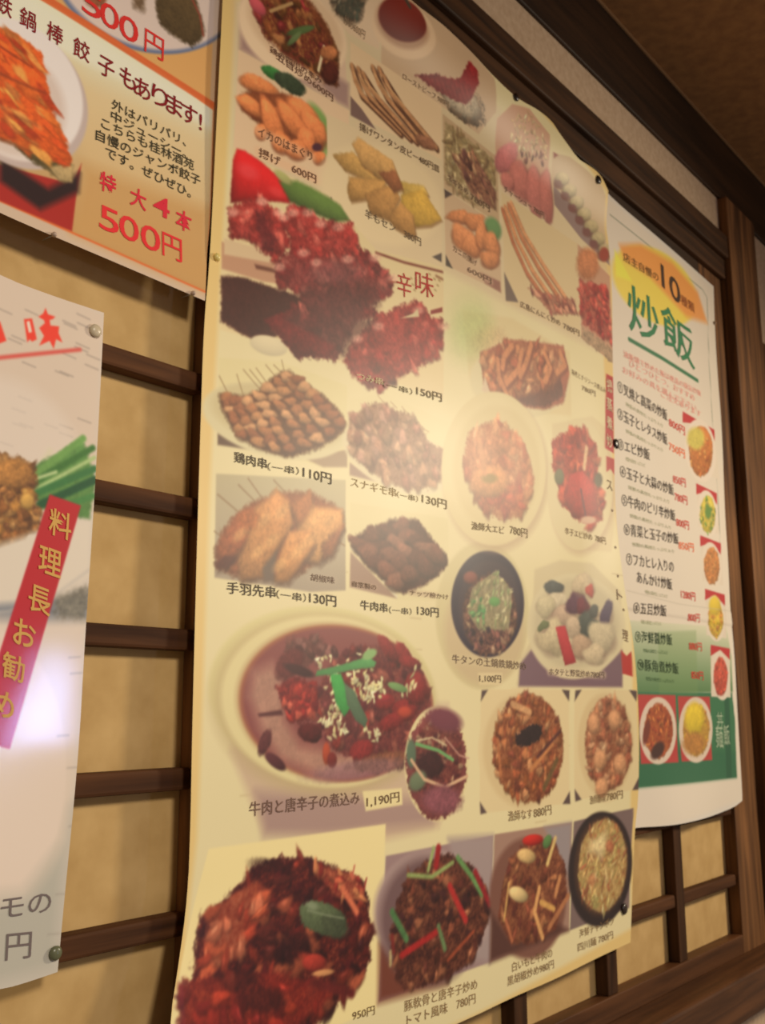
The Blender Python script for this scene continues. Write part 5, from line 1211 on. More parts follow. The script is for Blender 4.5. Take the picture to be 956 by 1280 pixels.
["L",[[839.8,-142.1],[863.3,-162.6],[879.1,-181.0]],5.9,[109,153,88],2.5,1,0.25],
["L",[[825.2,-166.5],[850.1,-200.3]],7.2,[185,49,45],2.5,1,0.25],
["L",[[869.2,-158.8],[892.8,-191.9]],6.7,[153,33,40],2.5,1,0.25],
["L",[[737.0,-176.4],[757.1,-202.2]],6.6,[82,124,74],2.5,1,0.25],
["L",[[749.9,-214.3],[808.1,-202.3]],6.1,[178,41,39],2.5,1,0.25],
["L",[[805.7,-199.1],[815.0,-220.2]],5.6,[109,136,87],2.5,1,0.25],
["L",[[819.7,-230.8],[863.2,-212.5]],3.5,[167,79,50],2.5,1,0.25],
["L",[[734.1,-208.9],[733.9,-219.3]],3.3,[197,179,123],2.5,1,0.25],
["L",[[736.6,-196.2],[738.6,-209.7]],4.6,[123,45,39],2.5,1,0.25],
["P",[[906.3,-126.9],[1068.8,-128.7],[1049.0,-241.6],[890.1,-245.7]],[173,136,118],1,0,0,1],
["P",[[1005.9,-128.8],[1066.9,-128.9],[1056.7,-189.8]],[162,149,149],8,0,0,1],
["E",969.4,-196.4,[77.2,-5.4,-10.7,-59.7],[132,88,73],0.1,0,0,1],
["P",[[895.2,-199.7],[931.4,-235.7],[1013.6,-225.4],[1049.0,-241.6],[889.4,-245.6]],[94,58,50],8,0,0,1],
["P",[[917.4,-180.0],[938.1,-151.3],[971.2,-140.3],[1022.1,-142.0],[1047.7,-171.8],[1047.6,-205.5],[1019.6,-234.4],[975.1,-241.6],[931.4,-235.7],[909.2,-209.4]],[119,62,42],4,0,0.4,1],
["S",[[917.4,-180.0],[938.1,-151.3],[971.2,-140.3],[1022.1,-142.0],[1047.7,-171.8],[1047.6,-205.5],[1019.6,-234.4],[975.1,-241.6],[931.4,-235.7],[909.2,-209.4]],80,12.7,7.1,50,70,[[164,97,64],[136,71,49],[188,123,79],[114,55,44]],61,0.5,0.4],
["E",981.2,-139.7,[21.4,1.1,-0.6,-5.8],[205,44,35],0.15,0.4,0,1],
["E",1011.4,-144.3,[7.9,-6.0,-2.2,-6.5],[97,138,78],0.2,0.3,0,1],
["L",[[1029.1,-142.7],[1009.1,-167.4]],5.8,[229,195,124],2.5,1,0.2],
["L",[[929.8,-177.0],[918.1,-210.7]],3.0,[226,180,106],2.5,1,0.2],
["L",[[989.9,-189.5],[977.8,-211.9],[991.8,-239.6]],6.3,[236,176,111],2.5,1,0.2],
["L",[[1035.5,-183.8],[1023.0,-202.2]],5.7,[208,142,92],2.5,1,0.2],
["L",[[991.8,-204.3],[1018.2,-214.6]],6.4,[231,176,99],2.5,1,0.2],
["L",[[1051.2,-206.0],[1006.0,-232.3]],6.5,[187,122,80],2.5,1,0.2],
["L",[[921.1,-211.2],[931.6,-232.7]],4.5,[195,116,78],2.5,1,0.2],
["E",966.6,-154.4,[17.9,-5.6,-5.3,-6.2],[232,193,128],0.3,0.4,0.2,1],
["E",947.5,-190.3,[17.2,-7.5,-7.4,-5.1],[239,208,145],0.25,0.4,0.1,1],
["P",[[1072.6,-128.5],[1217.3,-124.2],[1197.8,-239.7],[1050.8,-241.9]],[131,109,105],1,0,0,1],
["E",1132.0,-185.9,[76.5,-16.9,-11.3,-62.3],[51,38,38],0.05,0,0,1],
["E",1134.2,-183.5,[64.9,-14.5,-9.5,-53.8],[77,53,42],0.1,0,0,1],
["P",[[1194.8,-192.3],[1189.4,-205.5],[1180.1,-216.9],[1167.7,-225.8],[1153.2,-231.7],[1137.7,-234.2],[1122.2,-233.2],[1107.8,-228.8],[1095.4,-221.6],[1085.9,-212.0],[1079.8,-200.6],[1077.5,-188.1],[1079.0,-175.3],[1084.3,-162.9],[1093.2,-151.8],[1105.0,-142.6],[1119.1,-136.0],[1134.0,-132.4],[1148.9,-132.3],[1162.9,-135.8],[1175.4,-142.6],[1185.7,-152.5],[1192.8,-164.8],[1196.0,-178.4]],[207,159,100],6,0.1,0.4,1],
["S",[[1194.8,-192.3],[1189.4,-205.5],[1180.1,-216.9],[1167.7,-225.8],[1153.2,-231.7],[1137.7,-234.2],[1122.2,-233.2],[1107.8,-228.8],[1095.4,-221.6],[1085.9,-212.0],[1079.8,-200.6],[1077.5,-188.1],[1079.0,-175.3],[1084.3,-162.9],[1093.2,-151.8],[1105.0,-142.6],[1119.1,-136.0],[1134.0,-132.4],[1148.9,-132.3],[1162.9,-135.8],[1175.4,-142.6],[1185.7,-152.5],[1192.8,-164.8],[1196.0,-178.4]],130,14.2,3.5,70,60,[[233,191,122],[213,152,90],[246,215,148],[185,113,77],[196,174,105]],71,0.35,0.3],
["E",1128.9,-161.3,[21.0,-1.3,-2.1,-12.5],[240,218,162],0.8,0.2,0.4,0.8,[0.11,4.46,0.21,5.82,0.09,2.66]],
["E",1155.6,-164.0,[9.6,-0.7,-0.9,-7.3],[184,87,65],0.6,0.2,0.4,0.6],
["E",1113.9,-221.6,[9.7,-0.9,-1.4,-6.9],[165,165,99],0.6,0.2,0.4,0.6],
["E",1109.2,-196.5,[9.7,-0.8,-1.2,-6.9],[218,142,99],0.6,0.2,0.4,0.6],
["P",[[889.8,17.8],[1072.6,19.7],[1065.2,-107.8],[880.6,-104.6]],[238,217,167],1,0,0,1],
["P",[[891.2,17.0],[903.2,17.9],[889.0,5.6]],[94,75,71],1.5,0,0,1],
["P",[[1074.4,18.8],[1072.0,5.9],[1055.9,19.5]],[94,75,71],1.5,0,0,1],
["P",[[1067.0,-108.8],[1048.8,-107.5],[1066.2,-94.6]],[98,79,75],1.5,0,0,1],
["P",[[882.0,-105.4],[881.6,-93.1],[893.7,-104.8]],[99,79,75],1.5,0,0,1],
["E",972.1,-45.2,[90.5,-4.4,-3.0,-66.4],[238,217,167],0.04,0,0,1],
["E",972.1,-45.2,[81.5,-4.0,-2.7,-59.8],[227,202,152],0.1,0,0,1],
["P",[[1055.6,-46.2],[1051.7,-61.7],[1042.6,-75.7],[1029.1,-87.2],[1012.4,-95.4],[993.7,-99.9],[974.6,-100.5],[956.3,-97.3],[939.8,-90.6],[926.3,-81.0],[916.3,-69.2],[910.5,-55.7],[909.1,-41.5],[912.2,-27.4],[919.7,-14.1],[931.1,-2.6],[946.0,6.5],[963.4,12.3],[982.2,14.4],[1001.4,12.5],[1019.5,6.6],[1035.0,-3.0],[1046.9,-15.7],[1053.9,-30.5]],[133,75,48],5,0.15,0.5,1],
["S",[[1055.6,-46.2],[1051.7,-61.7],[1042.6,-75.7],[1029.1,-87.2],[1012.4,-95.4],[993.7,-99.9],[974.6,-100.5],[956.3,-97.3],[939.8,-90.6],[926.3,-81.0],[916.3,-69.2],[910.5,-55.7],[909.1,-41.5],[912.2,-27.4],[919.7,-14.1],[931.1,-2.6],[946.0,6.5],[963.4,12.3],[982.2,14.4],[1001.4,12.5],[1019.5,6.6],[1035.0,-3.0],[1046.9,-15.7],[1053.9,-30.5]],130,12.7,7.6,50,70,[[198,125,77],[171,90,54],[215,152,102],[131,65,44],[156,88,46]],81,0.5,0.4],
["P",[[1085.8,19.8],[1225.2,20.5],[1233.1,-101.9],[1076.7,-105.9]],[237,216,166],1,0,0,1],
["P",[[1087.7,18.9],[1103.1,19.9],[1085.0,5.9]],[94,75,71],1.5,0,0,1],
["P",[[1227.4,19.6],[1225.8,5.5],[1207.1,20.4]],[94,75,71],1.5,0,0,1],
["P",[[1235.3,-103.1],[1213.8,-102.4],[1232.1,-87.2]],[98,79,74],1.5,0,0,1],
["P",[[1078.4,-107.0],[1077.9,-92.7],[1093.6,-105.7]],[98,79,75],1.5,0,0,1],
["E",1154.0,-45.5,[71.1,-3.0,-2.0,-68.2],[237,217,167],0.04,0,0,1],
["E",1154.0,-45.5,[64.0,-2.7,-1.8,-61.4],[227,202,152],0.1,0,0,1],
["P",[[1211.8,-46.2],[1209.8,-60.8],[1204.0,-74.1],[1195.0,-85.3],[1183.4,-93.5],[1170.3,-98.3],[1156.6,-99.3],[1143.1,-96.7],[1130.7,-90.6],[1120.2,-81.6],[1112.3,-70.1],[1107.7,-57.1],[1106.8,-43.3],[1109.8,-29.4],[1116.2,-16.5],[1125.3,-5.3],[1136.4,3.4],[1148.6,8.9],[1161.3,10.9],[1173.9,9.0],[1185.7,3.4],[1196.2,-5.7],[1204.5,-17.6],[1210.0,-31.4]],[133,75,48],5,0.15,0.5,1],
["S",[[1211.8,-46.2],[1209.8,-60.8],[1204.0,-74.1],[1195.0,-85.3],[1183.4,-93.5],[1170.3,-98.3],[1156.6,-99.3],[1143.1,-96.7],[1130.7,-90.6],[1120.2,-81.6],[1112.3,-70.1],[1107.7,-57.1],[1106.8,-43.3],[1109.8,-29.4],[1116.2,-16.5],[1125.3,-5.3],[1136.4,3.4],[1148.6,8.9],[1161.3,10.9],[1173.9,9.0],[1185.7,3.4],[1196.2,-5.7],[1204.5,-17.6],[1210.0,-31.4]],95,14.3,8.6,50,70,[[206,140,98],[185,112,79],[223,167,125],[167,96,69]],82,0.5,0.4],
["P",[[953.6,-28.8],[988.9,-17.5],[1010.9,-21.3],[1003.0,-36.8],[970.7,-42.7],[954.5,-40.5]],[46,27,29],2,0.1,0.4,1],
["L",[[1030.7,-41.0],[983.9,-66.8]],6.0,[205,134,80],3,1,0.3],
["L",[[1049.6,-27.3],[998.4,-53.8]],4.4,[94,48,42],3,1,0.3],
["L",[[918.8,-33.7],[922.6,-70.3]],4.8,[189,115,69],3,1,0.3],
["L",[[1040.1,-58.9],[1009.5,-87.7]],6.9,[116,89,51],3,1,0.3],
["L",[[949.0,3.2],[984.5,-5.4]],7.7,[219,164,113],3,1,0.3],
["E",1140.8,-63.0,[14.2,-0.7,-0.5,-12.1],[224,164,117],0.4,0.4,0.3,1],
["E",1185.0,-69.5,[14.6,-0.3,-0.6,-12.5],[225,164,118],0.4,0.4,0.3,1],
["E",1142.3,-95.7,[14.5,-0.8,-0.8,-12.0],[227,166,119],0.4,0.4,0.3,1],
["E",1129.0,-20.4,[14.3,-0.7,-0.2,-12.2],[221,161,116],0.4,0.4,0.3,1],
["E",1174.0,-16.2,[13.7,-0.4,-0.2,-12.6],[221,161,115],0.4,0.4,0.3,1],
["E",899.7,95.8,[87.1,-1.8,5.8,-77.4],[224,210,158],0.06,0,0,1],
["E",902.2,77.5,[75.3,-1.5,4.0,-55.3],[216,194,150],0.2,0,0,1],
["E",908.3,107.8,[69.2,-1.2,5.2,-56.5],[48,36,56],0.04,0,0,1],
["E",910.5,105.0,[59.5,-1.1,4.3,-49.3],[64,48,60],0.1,0,0,1],
["P",[[962.4,100.0],[960.1,88.5],[954.3,77.7],[945.4,68.3],[934.0,61.0],[921.1,56.3],[907.6,54.4],[894.4,55.3],[882.4,59.0],[872.4,65.0],[864.8,73.1],[860.2,82.6],[858.8,93.1],[860.7,103.8],[865.7,114.1],[873.6,123.4],[884.0,131.0],[896.3,136.3],[909.6,139.1],[923.2,138.9],[936.0,135.8],[947.0,129.8],[955.5,121.4],[960.8,111.2]],[90,62,56],5,0,0.4,1],
["S",[[962.4,100.0],[960.1,88.5],[954.3,77.7],[945.4,68.3],[934.0,61.0],[921.1,56.3],[907.6,54.4],[894.4,55.3],[882.4,59.0],[872.4,65.0],[864.8,73.1],[860.2,82.6],[858.8,93.1],[860.7,103.8],[865.7,114.1],[873.6,123.4],[884.0,131.0],[896.3,136.3],[909.6,139.1],[923.2,138.9],[936.0,135.8],[947.0,129.8],[955.5,121.4],[960.8,111.2]],90,8.5,5.9,10,80,[[120,78,64],[86,56,54],[150,104,84],[70,46,54],[160,130,100]],91,0.5,0.4],
["S",[[876.6,121.7],[922.0,145.5],[953.3,123.9],[945.7,79.8],[890.3,76.9],[867.4,96.1]],55,9.3,3.4,60,50,[[204,194,142],[186,176,128],[160,176,116],[214,206,160]],92,0.35,0.2],
["S",[[870.5,107.1],[897.1,112.5],[899.5,85.7],[878.8,88.6]],16,7.5,4.2,40,50,[[92,150,90],[120,170,104],[150,180,120]],93,0.3,0.25],
["E",918.3,110.7,[10.8,-0.1,0.8,-5.1],[110,168,92],0.4,0.2,0,1],
["E",873.8,132.3,[13.1,-0.1,1.2,-6.7],[140,78,68],0.4,0.4,0,1],
["S",[[868.4,75.7],[952.2,84.5],[935.5,58.0],[882.3,55.9]],18,8.4,6.7,0,60,[[150,96,84],[96,60,64],[60,40,52],[190,150,120]],94,0.5,0.25],
["P",[[884.5,34.8],[931.5,35.8],[929.4,23.2],[887.0,22.6]],[235,215,166],1,0,0,1],
["L",[[839.4,47.8],[978.4,44.1]],9.1,[224,205,159],5.47312367660322,0.6,0],
["P",[[1000.8,153.4],[1059.0,170.6],[1136.2,174.9],[1198.1,143.7],[1190.8,24.8],[958.0,22.7],[967.3,50.5],[991.4,73.4]],[224,208,164],4,0,0,1],
["P",[[962.8,22.0],[967.1,46.2],[991.0,62.7],[1053.0,34.0],[1137.1,35.7],[1194.8,70.6],[1192.5,23.8]],[129,99,109],4,0,0,1],
["E",1093.4,95.3,[110.2,-3.1,6.4,-63.1],[228,214,172],0.05,0,0,1],
["E",1093.5,97.2,[96.7,-2.6,5.7,-53.5],[212,198,160],0.15,0,0,1],
["E",1044.5,134.3,[20.1,-0.3,1.7,-8.4],[150,124,106],0.4,0,0,0.6,[0.12,0.97,0.12,2.71,0.02,1.36]],
["E",1042.8,136.9,[20.1,-0.3,1.7,-8.4],[88,92,88],0.25,0.22,0.2,1,[0.13,2.73,0.07,2.13,0.05,4.9]],
["E",1054.8,118.3,[20.3,-0.5,1.5,-12.2],[150,124,106],0.4,0,0,0.6,[0.06,1.79,0.08,2.23,0.06,2.96]],
["E",1053.1,120.9,[20.3,-0.5,1.5,-12.2],[222,206,172],0.25,0.22,0.2,1,[0.09,3.03,0.06,4.42,0.04,2.11]],
["E",1065.3,104.0,[20.9,-8.8,-2.5,-12.0],[150,124,106],0.4,0,0,0.6,[0.12,3.45,0.09,5.47,0.03,5.21]],
["E",1063.6,106.7,[20.9,-8.8,-2.5,-12.0],[206,178,150],0.25,0.22,0.2,1,[0.04,3.35,0.09,1.33,0.04,2.05]],
["E",1025.6,110.6,[19.6,-0.5,1.4,-12.9],[150,124,106],0.4,0,0,0.6,[0.04,2.09,0.12,5.47,0.02,0.04]],
["E",1023.9,113.2,[19.5,-0.5,1.4,-12.9],[214,200,160],0.25,0.22,0.2,1,[0.08,4.42,0.07,4.33,0.03,2.19]],
["E",1100.4,119.7,[24.2,10.0,6.0,-13.8],[150,124,106],0.4,0,0,0.6,[0.07,5.01,0.09,2.07,0.01,5.0]],
["E",1098.6,122.5,[24.1,10.0,6.1,-13.7],[104,66,84],0.25,0.22,0.2,1,[0.05,3.66,0.17,0.41,0.0,1.7]],
["E",1112.0,116.7,[15.7,-0.5,1.1,-9.7],[150,124,106],0.4,0,0,0.6,[0.05,4.96,0.13,3.88,0.05,1.31]],
["E",1110.2,119.5,[15.8,-0.5,1.1,-9.7],[120,60,70],0.25,0.22,0.2,1,[0.09,1.05,0.13,2.55,0.03,3.89]],
["E",1113.6,144.1,[23.5,-0.8,2.0,-13.8],[150,124,106],0.4,0,0,0.6,[0.07,3.83,0.07,1.83,0.04,0.73]],
["E",1111.8,146.8,[23.7,-0.8,2.1,-13.8],[216,196,160],0.25,0.22,0.2,1,[0.07,3.09,0.12,0.9,0.03,2.18]],
["E",1038.6,76.5,[30.2,-14.3,-4.2,-19.6],[150,124,106],0.4,0,0,0.6,[0.04,4.28,0.09,0.32,0.03,1.38]],
["E",1036.9,79.2,[30.2,-14.3,-4.1,-19.6],[214,196,156],0.25,0.22,0.2,1,[0.11,2.24,0.09,1.62,0.07,5.59]],
["E",1091.2,90.4,[23.1,-0.5,1.3,-11.4],[150,124,106],0.4,0,0,0.6,[0.09,4.37,0.14,5.58,0.02,0.94]],
["E",1089.4,93.2,[23.1,-0.5,1.3,-11.4],[206,182,152],0.25,0.22,0.2,1,[0.12,0.32,0.08,3.49,0.03,5.07]],
["E",1125.9,94.2,[20.7,14.7,7.4,-13.5],[150,124,106],0.4,0,0,0.6,[0.1,4.52,0.06,2.4,0.06,0.18]],
["E",1124.2,97.1,[20.9,14.8,7.5,-13.5],[86,92,84],0.25,0.22,0.2,1,[0.06,5.39,0.07,1.27,0.08,1.42]],
["E",1137.5,112.5,[10.5,-0.5,0.6,-7.9],[150,124,106],0.4,0,0,0.6,[0.12,1.83,0.09,2.9,0.07,2.37]],
["E",1135.9,115.3,[10.6,-0.5,0.7,-7.9],[92,94,88],0.25,0.22,0.2,1,[0.11,5.6,0.06,5.7,0.05,5.48]],
["E",1162.9,108.0,[11.6,-8.4,-0.8,-19.9],[150,124,106],0.4,0,0,0.6,[0.11,3.44,0.07,2.87,0.02,2.96]],
["E",1161.4,110.9,[11.6,-8.5,-0.8,-20.0],[84,66,92],0.25,0.22,0.2,1,[0.09,5.77,0.06,5.47,0.05,0.12]],
["E",1152.9,81.8,[28.6,-1.1,1.2,-19.7],[150,124,106],0.4,0,0,0.6,[0.05,3.02,0.1,0.87,0.02,2.63]],
["E",1151.3,84.7,[28.7,-1.1,1.3,-19.7],[212,196,160],0.25,0.22,0.2,1,[0.05,0.35,0.15,4.56,0.01,0.79]],
["E",1105.6,68.3,[23.5,-0.7,1.0,-14.3],[150,124,106],0.4,0,0,0.6,[0.06,2.56,0.08,4.76,0.05,0.75]],
["E",1103.8,71.1,[23.4,-0.7,1.0,-14.3],[196,166,136],0.25,0.22,0.2,1,[0.06,5.54,0.08,3.74,0.04,3.63]],
["E",1134.8,59.7,[24.3,-0.6,0.8,-11.6],[151,124,106],0.4,0,0,0.6,[0.11,2.94,0.06,5.09,0.01,3.97]],
["E",1133.2,62.6,[24.5,-0.6,0.8,-11.6],[217,197,160],0.25,0.22,0.2,1,[0.06,5.83,0.12,0.06,0.07,4.8]],
["E",1019.5,88.3,[6.6,-9.2,-2.5,-6.1],[150,124,106],0.4,0,0,0.6,[0.1,4.97,0.06,1.37,0.06,0.55]],
["E",1017.9,90.9,[6.6,-9.2,-2.5,-6.1],[120,128,88],0.25,0.22,0.2,1,[0.13,4.86,0.15,4.57,0.06,3.2]],
["E",1130.1,137.6,[9.1,-0.5,0.7,-7.9],[150,124,106],0.4,0,0,0.6,[0.06,3.15,0.1,4.65,0.05,3.79]],
["E",1128.4,140.4,[9.2,-0.5,0.7,-7.9],[196,90,80],0.25,0.22,0.2,1,[0.06,2.31,0.16,0.17,0.04,3.48]],
["P",[[1044.6,90.6],[1066.8,93.8],[1091.3,51.7],[1064.7,47.2]],[196,60,66],1.5,0.2,0.1,1],
["L",[[1027.9,39.5],[1153.9,38.2]],8.4,[229,206,168],5.0534745393495175,0.6,0],
["P",[[865.5,423.0],[969.0,445.6],[1107.3,442.9],[1101.8,357.0],[895.0,321.5],[874.5,350.8]],[235,216,163],5,0,0,1],
["E",882.8,398.7,[35.3,-19.9,2.7,-35.3],[176,197,114],0.9,0,0.2,0.32],
["E",918.3,405.3,[33.4,-1.0,9.7,-15.4],[207,166,114],0.8,0,0.6,0.4],
["E",989.9,374.6,[112.5,-12.5,22.2,-48.0],[232,218,171],0.06,0,0,1],
["P",[[897.8,384.4],[966.8,419.3],[1091.1,446.8],[1103.9,412.1],[1082.7,369.2],[1033.9,349.7],[960.9,336.7],[902.4,348.8]],[179,102,77],4,0.1,0.2,1],
["P",[[962.3,359.0],[999.6,383.0],[1078.9,408.7],[1083.8,378.7],[1038.0,353.6],[964.5,339.4]],[112,61,51],4,0,0.3,1],
["S",[[897.5,379.7],[966.8,418.3],[1086.6,442.4],[1096.3,418.6],[1056.2,382.3],[961.4,344.4],[905.3,344.9]],70,17.1,10.1,60,50,[[210,139,94],[194,114,77],[226,163,118],[173,92,63]],101,0.45,0.3],
["L",[[990.8,407.4],[981.6,383.2],[952.0,358.3]],9.9,[139,75,55],3,0.8,0],
["L",[[987.4,409.4],[978.3,385.3],[948.8,360.4]],7.9,[218,143,96],2.5,1,0.25],
["L",[[1014.4,424.0],[1000.9,398.2],[984.6,376.2]],10.2,[139,75,55],3,0.8,0],
["L",[[1010.8,426.0],[997.5,400.3],[981.3,378.3]],8.1,[218,143,96],2.5,1,0.25],
["L",[[936.8,382.9],[938.8,362.6],[954.6,345.7]],9.6,[139,75,55],3,0.8,0],
["L",[[933.5,384.9],[935.6,364.6],[951.4,347.7]],7.7,[218,143,96],2.5,1,0.25],
["L",[[1044.7,422.3],[1058.6,405.5],[1044.9,385.5]],10.5,[139,75,55],3,0.8,0],
["L",[[1041.0,424.4],[1054.9,407.6],[1041.2,387.7]],8.4,[218,143,96],2.5,1,0.25],
["L",[[1085.6,433.6],[1096.4,419.7],[1074.3,403.4]],10.8,[139,75,55],3,0.8,0],
["L",[[1081.8,435.7],[1092.6,421.8],[1070.5,405.5]],8.6,[218,143,96],2.5,1,0.25],
["L",[[969.6,409.3],[950.8,390.5],[946.4,375.9]],9.8,[139,75,55],3,0.8,0],
["L",[[966.2,411.3],[947.5,392.5],[943.2,377.9]],7.9,[219,143,96],2.5,1,0.25],
["P",[[898.9,340.6],[906.0,358.9],[914.8,342.6],[927.5,336.4]],[230,204,169],2,0,0,1],
["E",932.3,254.9,[106.7,-2.7,18.8,-89.2],[198,168,131],0.12,0,0,0.6],
["E",927.6,259.5,[104.5,-2.6,18.9,-87.2],[233,216,164],0.03,0,0,1],
["E",930.9,260.1,[87.3,-2.2,15.8,-71.0],[225,206,152],0.12,0,0,1],
["P",[[866.5,269.3],[875.8,288.7],[903.7,301.7],[934.5,312.0],[972.6,301.4],[992.5,284.5],[1003.4,258.0],[989.7,227.6],[968.6,209.8],[931.0,202.7],[898.5,210.4],[877.8,227.9],[863.3,247.1]],[202,125,85],6,0.15,0.4,1],
["S",[[866.5,269.3],[875.8,288.7],[903.7,301.7],[934.5,312.0],[972.6,301.4],[992.5,284.5],[1003.4,258.0],[989.7,227.6],[968.6,209.8],[931.0,202.7],[898.5,210.4],[877.8,227.9],[863.3,247.1]],75,18.1,11.8,60,60,[[227,162,113],[212,141,97],[200,117,81],[233,178,131],[190,97,71]],111,0.45,0.35],
["S",[[892.7,221.7],[973.6,252.9],[980.9,221.7],[939.0,206.5]],26,14.5,10.0,30,60,[[192,80,62],[208,105,74],[171,60,56]],112,0.45,0.3],
["P",[[866.5,269.3],[875.8,288.7],[903.7,301.7],[934.5,312.0],[972.6,301.4],[992.5,284.5],[1003.4,258.0],[989.7,227.6],[968.6,209.8],[931.0,202.7],[898.5,210.4],[877.8,227.9],[863.3,247.1]],[216,141,99],10,0.2,0.3,0.35],
["E",911.4,240.5,[37.5,-0.4,6.3,-17.8],[226,158,105],0.3,0.35,0.3,1],
["E",911.5,244.1,[15.6,-0.1,2.7,-5.4],[162,131,71],0.6,0,0,1],
["L",[[890.9,287.4],[902.3,249.6]],8.9,[217,152,105],4,1,0.2],
["P",[[1051.7,335.7],[1158.1,369.6],[1209.7,358.9],[1196.7,237.4],[1182.1,193.8],[1128.1,190.0],[1065.0,209.8],[1044.6,245.6]],[232,214,166],4,0,0,1],
["E",1121.1,268.0,[84.0,-8.4,13.7,-85.2],[198,166,133],0.12,0,0,0.5],
["E",1117.6,273.5,[82.6,-8.4,13.9,-85.2],[232,216,168],0.03,0,0,1],
["P",[[1049.7,313.3],[1078.6,329.3],[1117.2,345.8],[1143.6,339.7],[1163.6,332.1],[1163.3,285.3],[1174.0,260.6],[1164.6,235.2],[1136.6,223.3],[1101.3,226.6],[1066.9,239.3],[1057.4,267.2],[1047.4,285.1]],[180,50,40],4,0.15,0.4,1],
["S",[[1049.7,313.3],[1078.6,329.3],[1117.2,345.8],[1143.6,339.7],[1163.6,332.1],[1163.3,285.3],[1174.0,260.6],[1164.6,235.2],[1136.6,223.3],[1101.3,226.6],[1066.9,239.3],[1057.4,267.2],[1047.4,285.1]],70,18.7,11.4,60,60,[[208,81,58],[192,58,46],[222,111,81],[162,40,40]],121,0.5,0.3],
["P",[[1071.5,249.9],[1089.9,280.9],[1123.5,290.9],[1150.4,278.9],[1157.8,242.6],[1131.1,226.7],[1091.4,227.2]],[186,50,50],3,0.4,0.3,1],
["L",[[1137.3,322.7],[1128.0,294.8]],7.5,[229,188,142],2,1,0.2],
["E",1063.6,272.3,[11.8,-0.8,2.0,-10.0],[113,113,77],0.3,0.2,0,1],
["E",1163.3,285.3,[10.4,-1.3,1.7,-9.7],[91,81,56],0.4,0,0,1],
["L",[[1116.8,265.2],[1125.8,233.0]],4.1,[101,40,60],2,1,0],
["E",1131.3,228.7,[19.6,-0.5,2.6,-5.1],[222,181,151],0.5,0,0,1],
["P",[[838.6,646.3],[950.3,642.9],[949.4,557.2],[837.7,556.1]],[210,180,140],1,0,0,1],
["S",[[842.9,640.6],[943.2,636.6],[943.4,573.2],[892.5,559.5],[839.7,566.5]],100,13.2,5.1,70,60,[[200,177,123],[177,151,102],[223,200,149],[153,123,86]],131,0.35,0.3],
["P",[[856.7,602.0],[895.9,625.6],[921.7,611.8],[944.8,596.1],[943.4,573.2],[902.8,568.7],[881.1,587.3]],[132,85,69],5,0.2,0.4,1],
["S",[[856.7,602.0],[895.9,625.6],[941.2,594.7],[936.4,570.3],[893.1,569.6]],40,12.3,6.1,-50,40,[[152,101,83],[106,67,62],[187,129,99],[210,164,122]],132,0.5,0.3],
["L",[[844.3,572.0],[884.8,570.7]],8.9,[215,187,152],5.360014947071363,0.4,0],
["L",[[889.5,567.8],[929.2,568.0]],9.2,[212,184,150],5.503169537788812,0.4,0],
["P",[[837.6,555.1],[949.2,555.1],[948.3,470.7],[836.0,465.6]],[220,189,151],1,0,0,1],
["P",[[837.6,555.1],[854.4,555.5],[838.6,544.1]],[93,77,70],1,0,0,1],
["P",[[836.6,477.8],[849.5,465.8],[836.0,464.7]],[88,77,66],1,0,0,1],
["E",934.8,545.5,[16.7,8.0,9.9,-11.1],[117,158,100],0.4,0.2,0,1],
["E",867.0,531.8,[21.9,-2.7,6.3,-8.6],[145,80,51],0.3,0,0,0.7],
["E",865.6,534.1,[21.9,-2.7,6.4,-8.6],[236,155,101],0.3,0.35,0.3,1,[0.1,3.92,0.09,1.42,0.07,3.17]],
["E",896.0,537.4,[18.5,-6.3,3.2,-11.7],[145,80,51],0.3,0,0,0.7],
["E",894.5,539.8,[18.5,-6.3,3.3,-11.7],[235,154,100],0.3,0.35,0.3,1,[0.05,5.34,0.15,5.38,0.05,2.14]],
["E",871.9,508.8,[15.2,17.7,13.1,-6.5],[143,79,50],0.3,0,0,0.7],
["E",870.5,511.1,[15.2,17.7,13.1,-6.5],[232,152,99],0.3,0.35,0.3,1,[0.1,3.65,0.15,1.04,0.03,2.99]],
["E",908.0,520.4,[13.1,-8.3,3.3,-22.3],[143,79,50],0.3,0,0,0.7],
["E",906.5,522.8,[13.1,-8.3,3.3,-22.3],[232,152,99],0.3,0.35,0.3,1,[0.09,0.51,0.16,3.2,0.0,0.24]],
["E",931.5,521.3,[16.6,8.5,9.5,-11.8],[142,78,49],0.3,0,0,0.7],
["E",929.9,523.7,[16.6,8.5,9.6,-11.8],[231,151,98],0.3,0.35,0.3,1,[0.12,0.15,0.1,5.46,0.04,0.57]],
["E",887.4,503.0,[14.5,10.7,10.2,-7.7],[142,78,49],0.3,0,0,0.7],
["E",885.9,505.4,[14.5,10.7,10.2,-7.7],[231,151,98],0.3,0.35,0.3,1,[0.07,5.43,0.15,5.59,0.05,5.53]],
["E",926.7,501.7,[20.7,-0.7,7.4,-10.1],[140,77,49],0.3,0,0,0.7],
["E",925.2,504.1,[20.7,-0.7,7.4,-10.1],[228,150,97],0.3,0.35,0.3,1,[0.12,1.01,0.1,4.65,0.0,2.87]],
["P",[[903.7,480.9],[945.8,483.7],[946.5,470.1],[912.8,470.5]],[162,112,95],3,0,0,1],
["L",[[850.6,490.6],[897.4,488.4]],7.8,[227,192,157],4.655605160001005,0.6,0],
["L",[[877.5,475.7],[926.3,477.1]],7.9,[224,189,154],4.719724868953517,0.6,0],
["P",[[938.3,685.0],[961.0,712.1],[1003.2,726.7],[1051.9,714.8],[1077.9,608.0],[955.0,609.7]],[222,176,145],2,0,0,1],
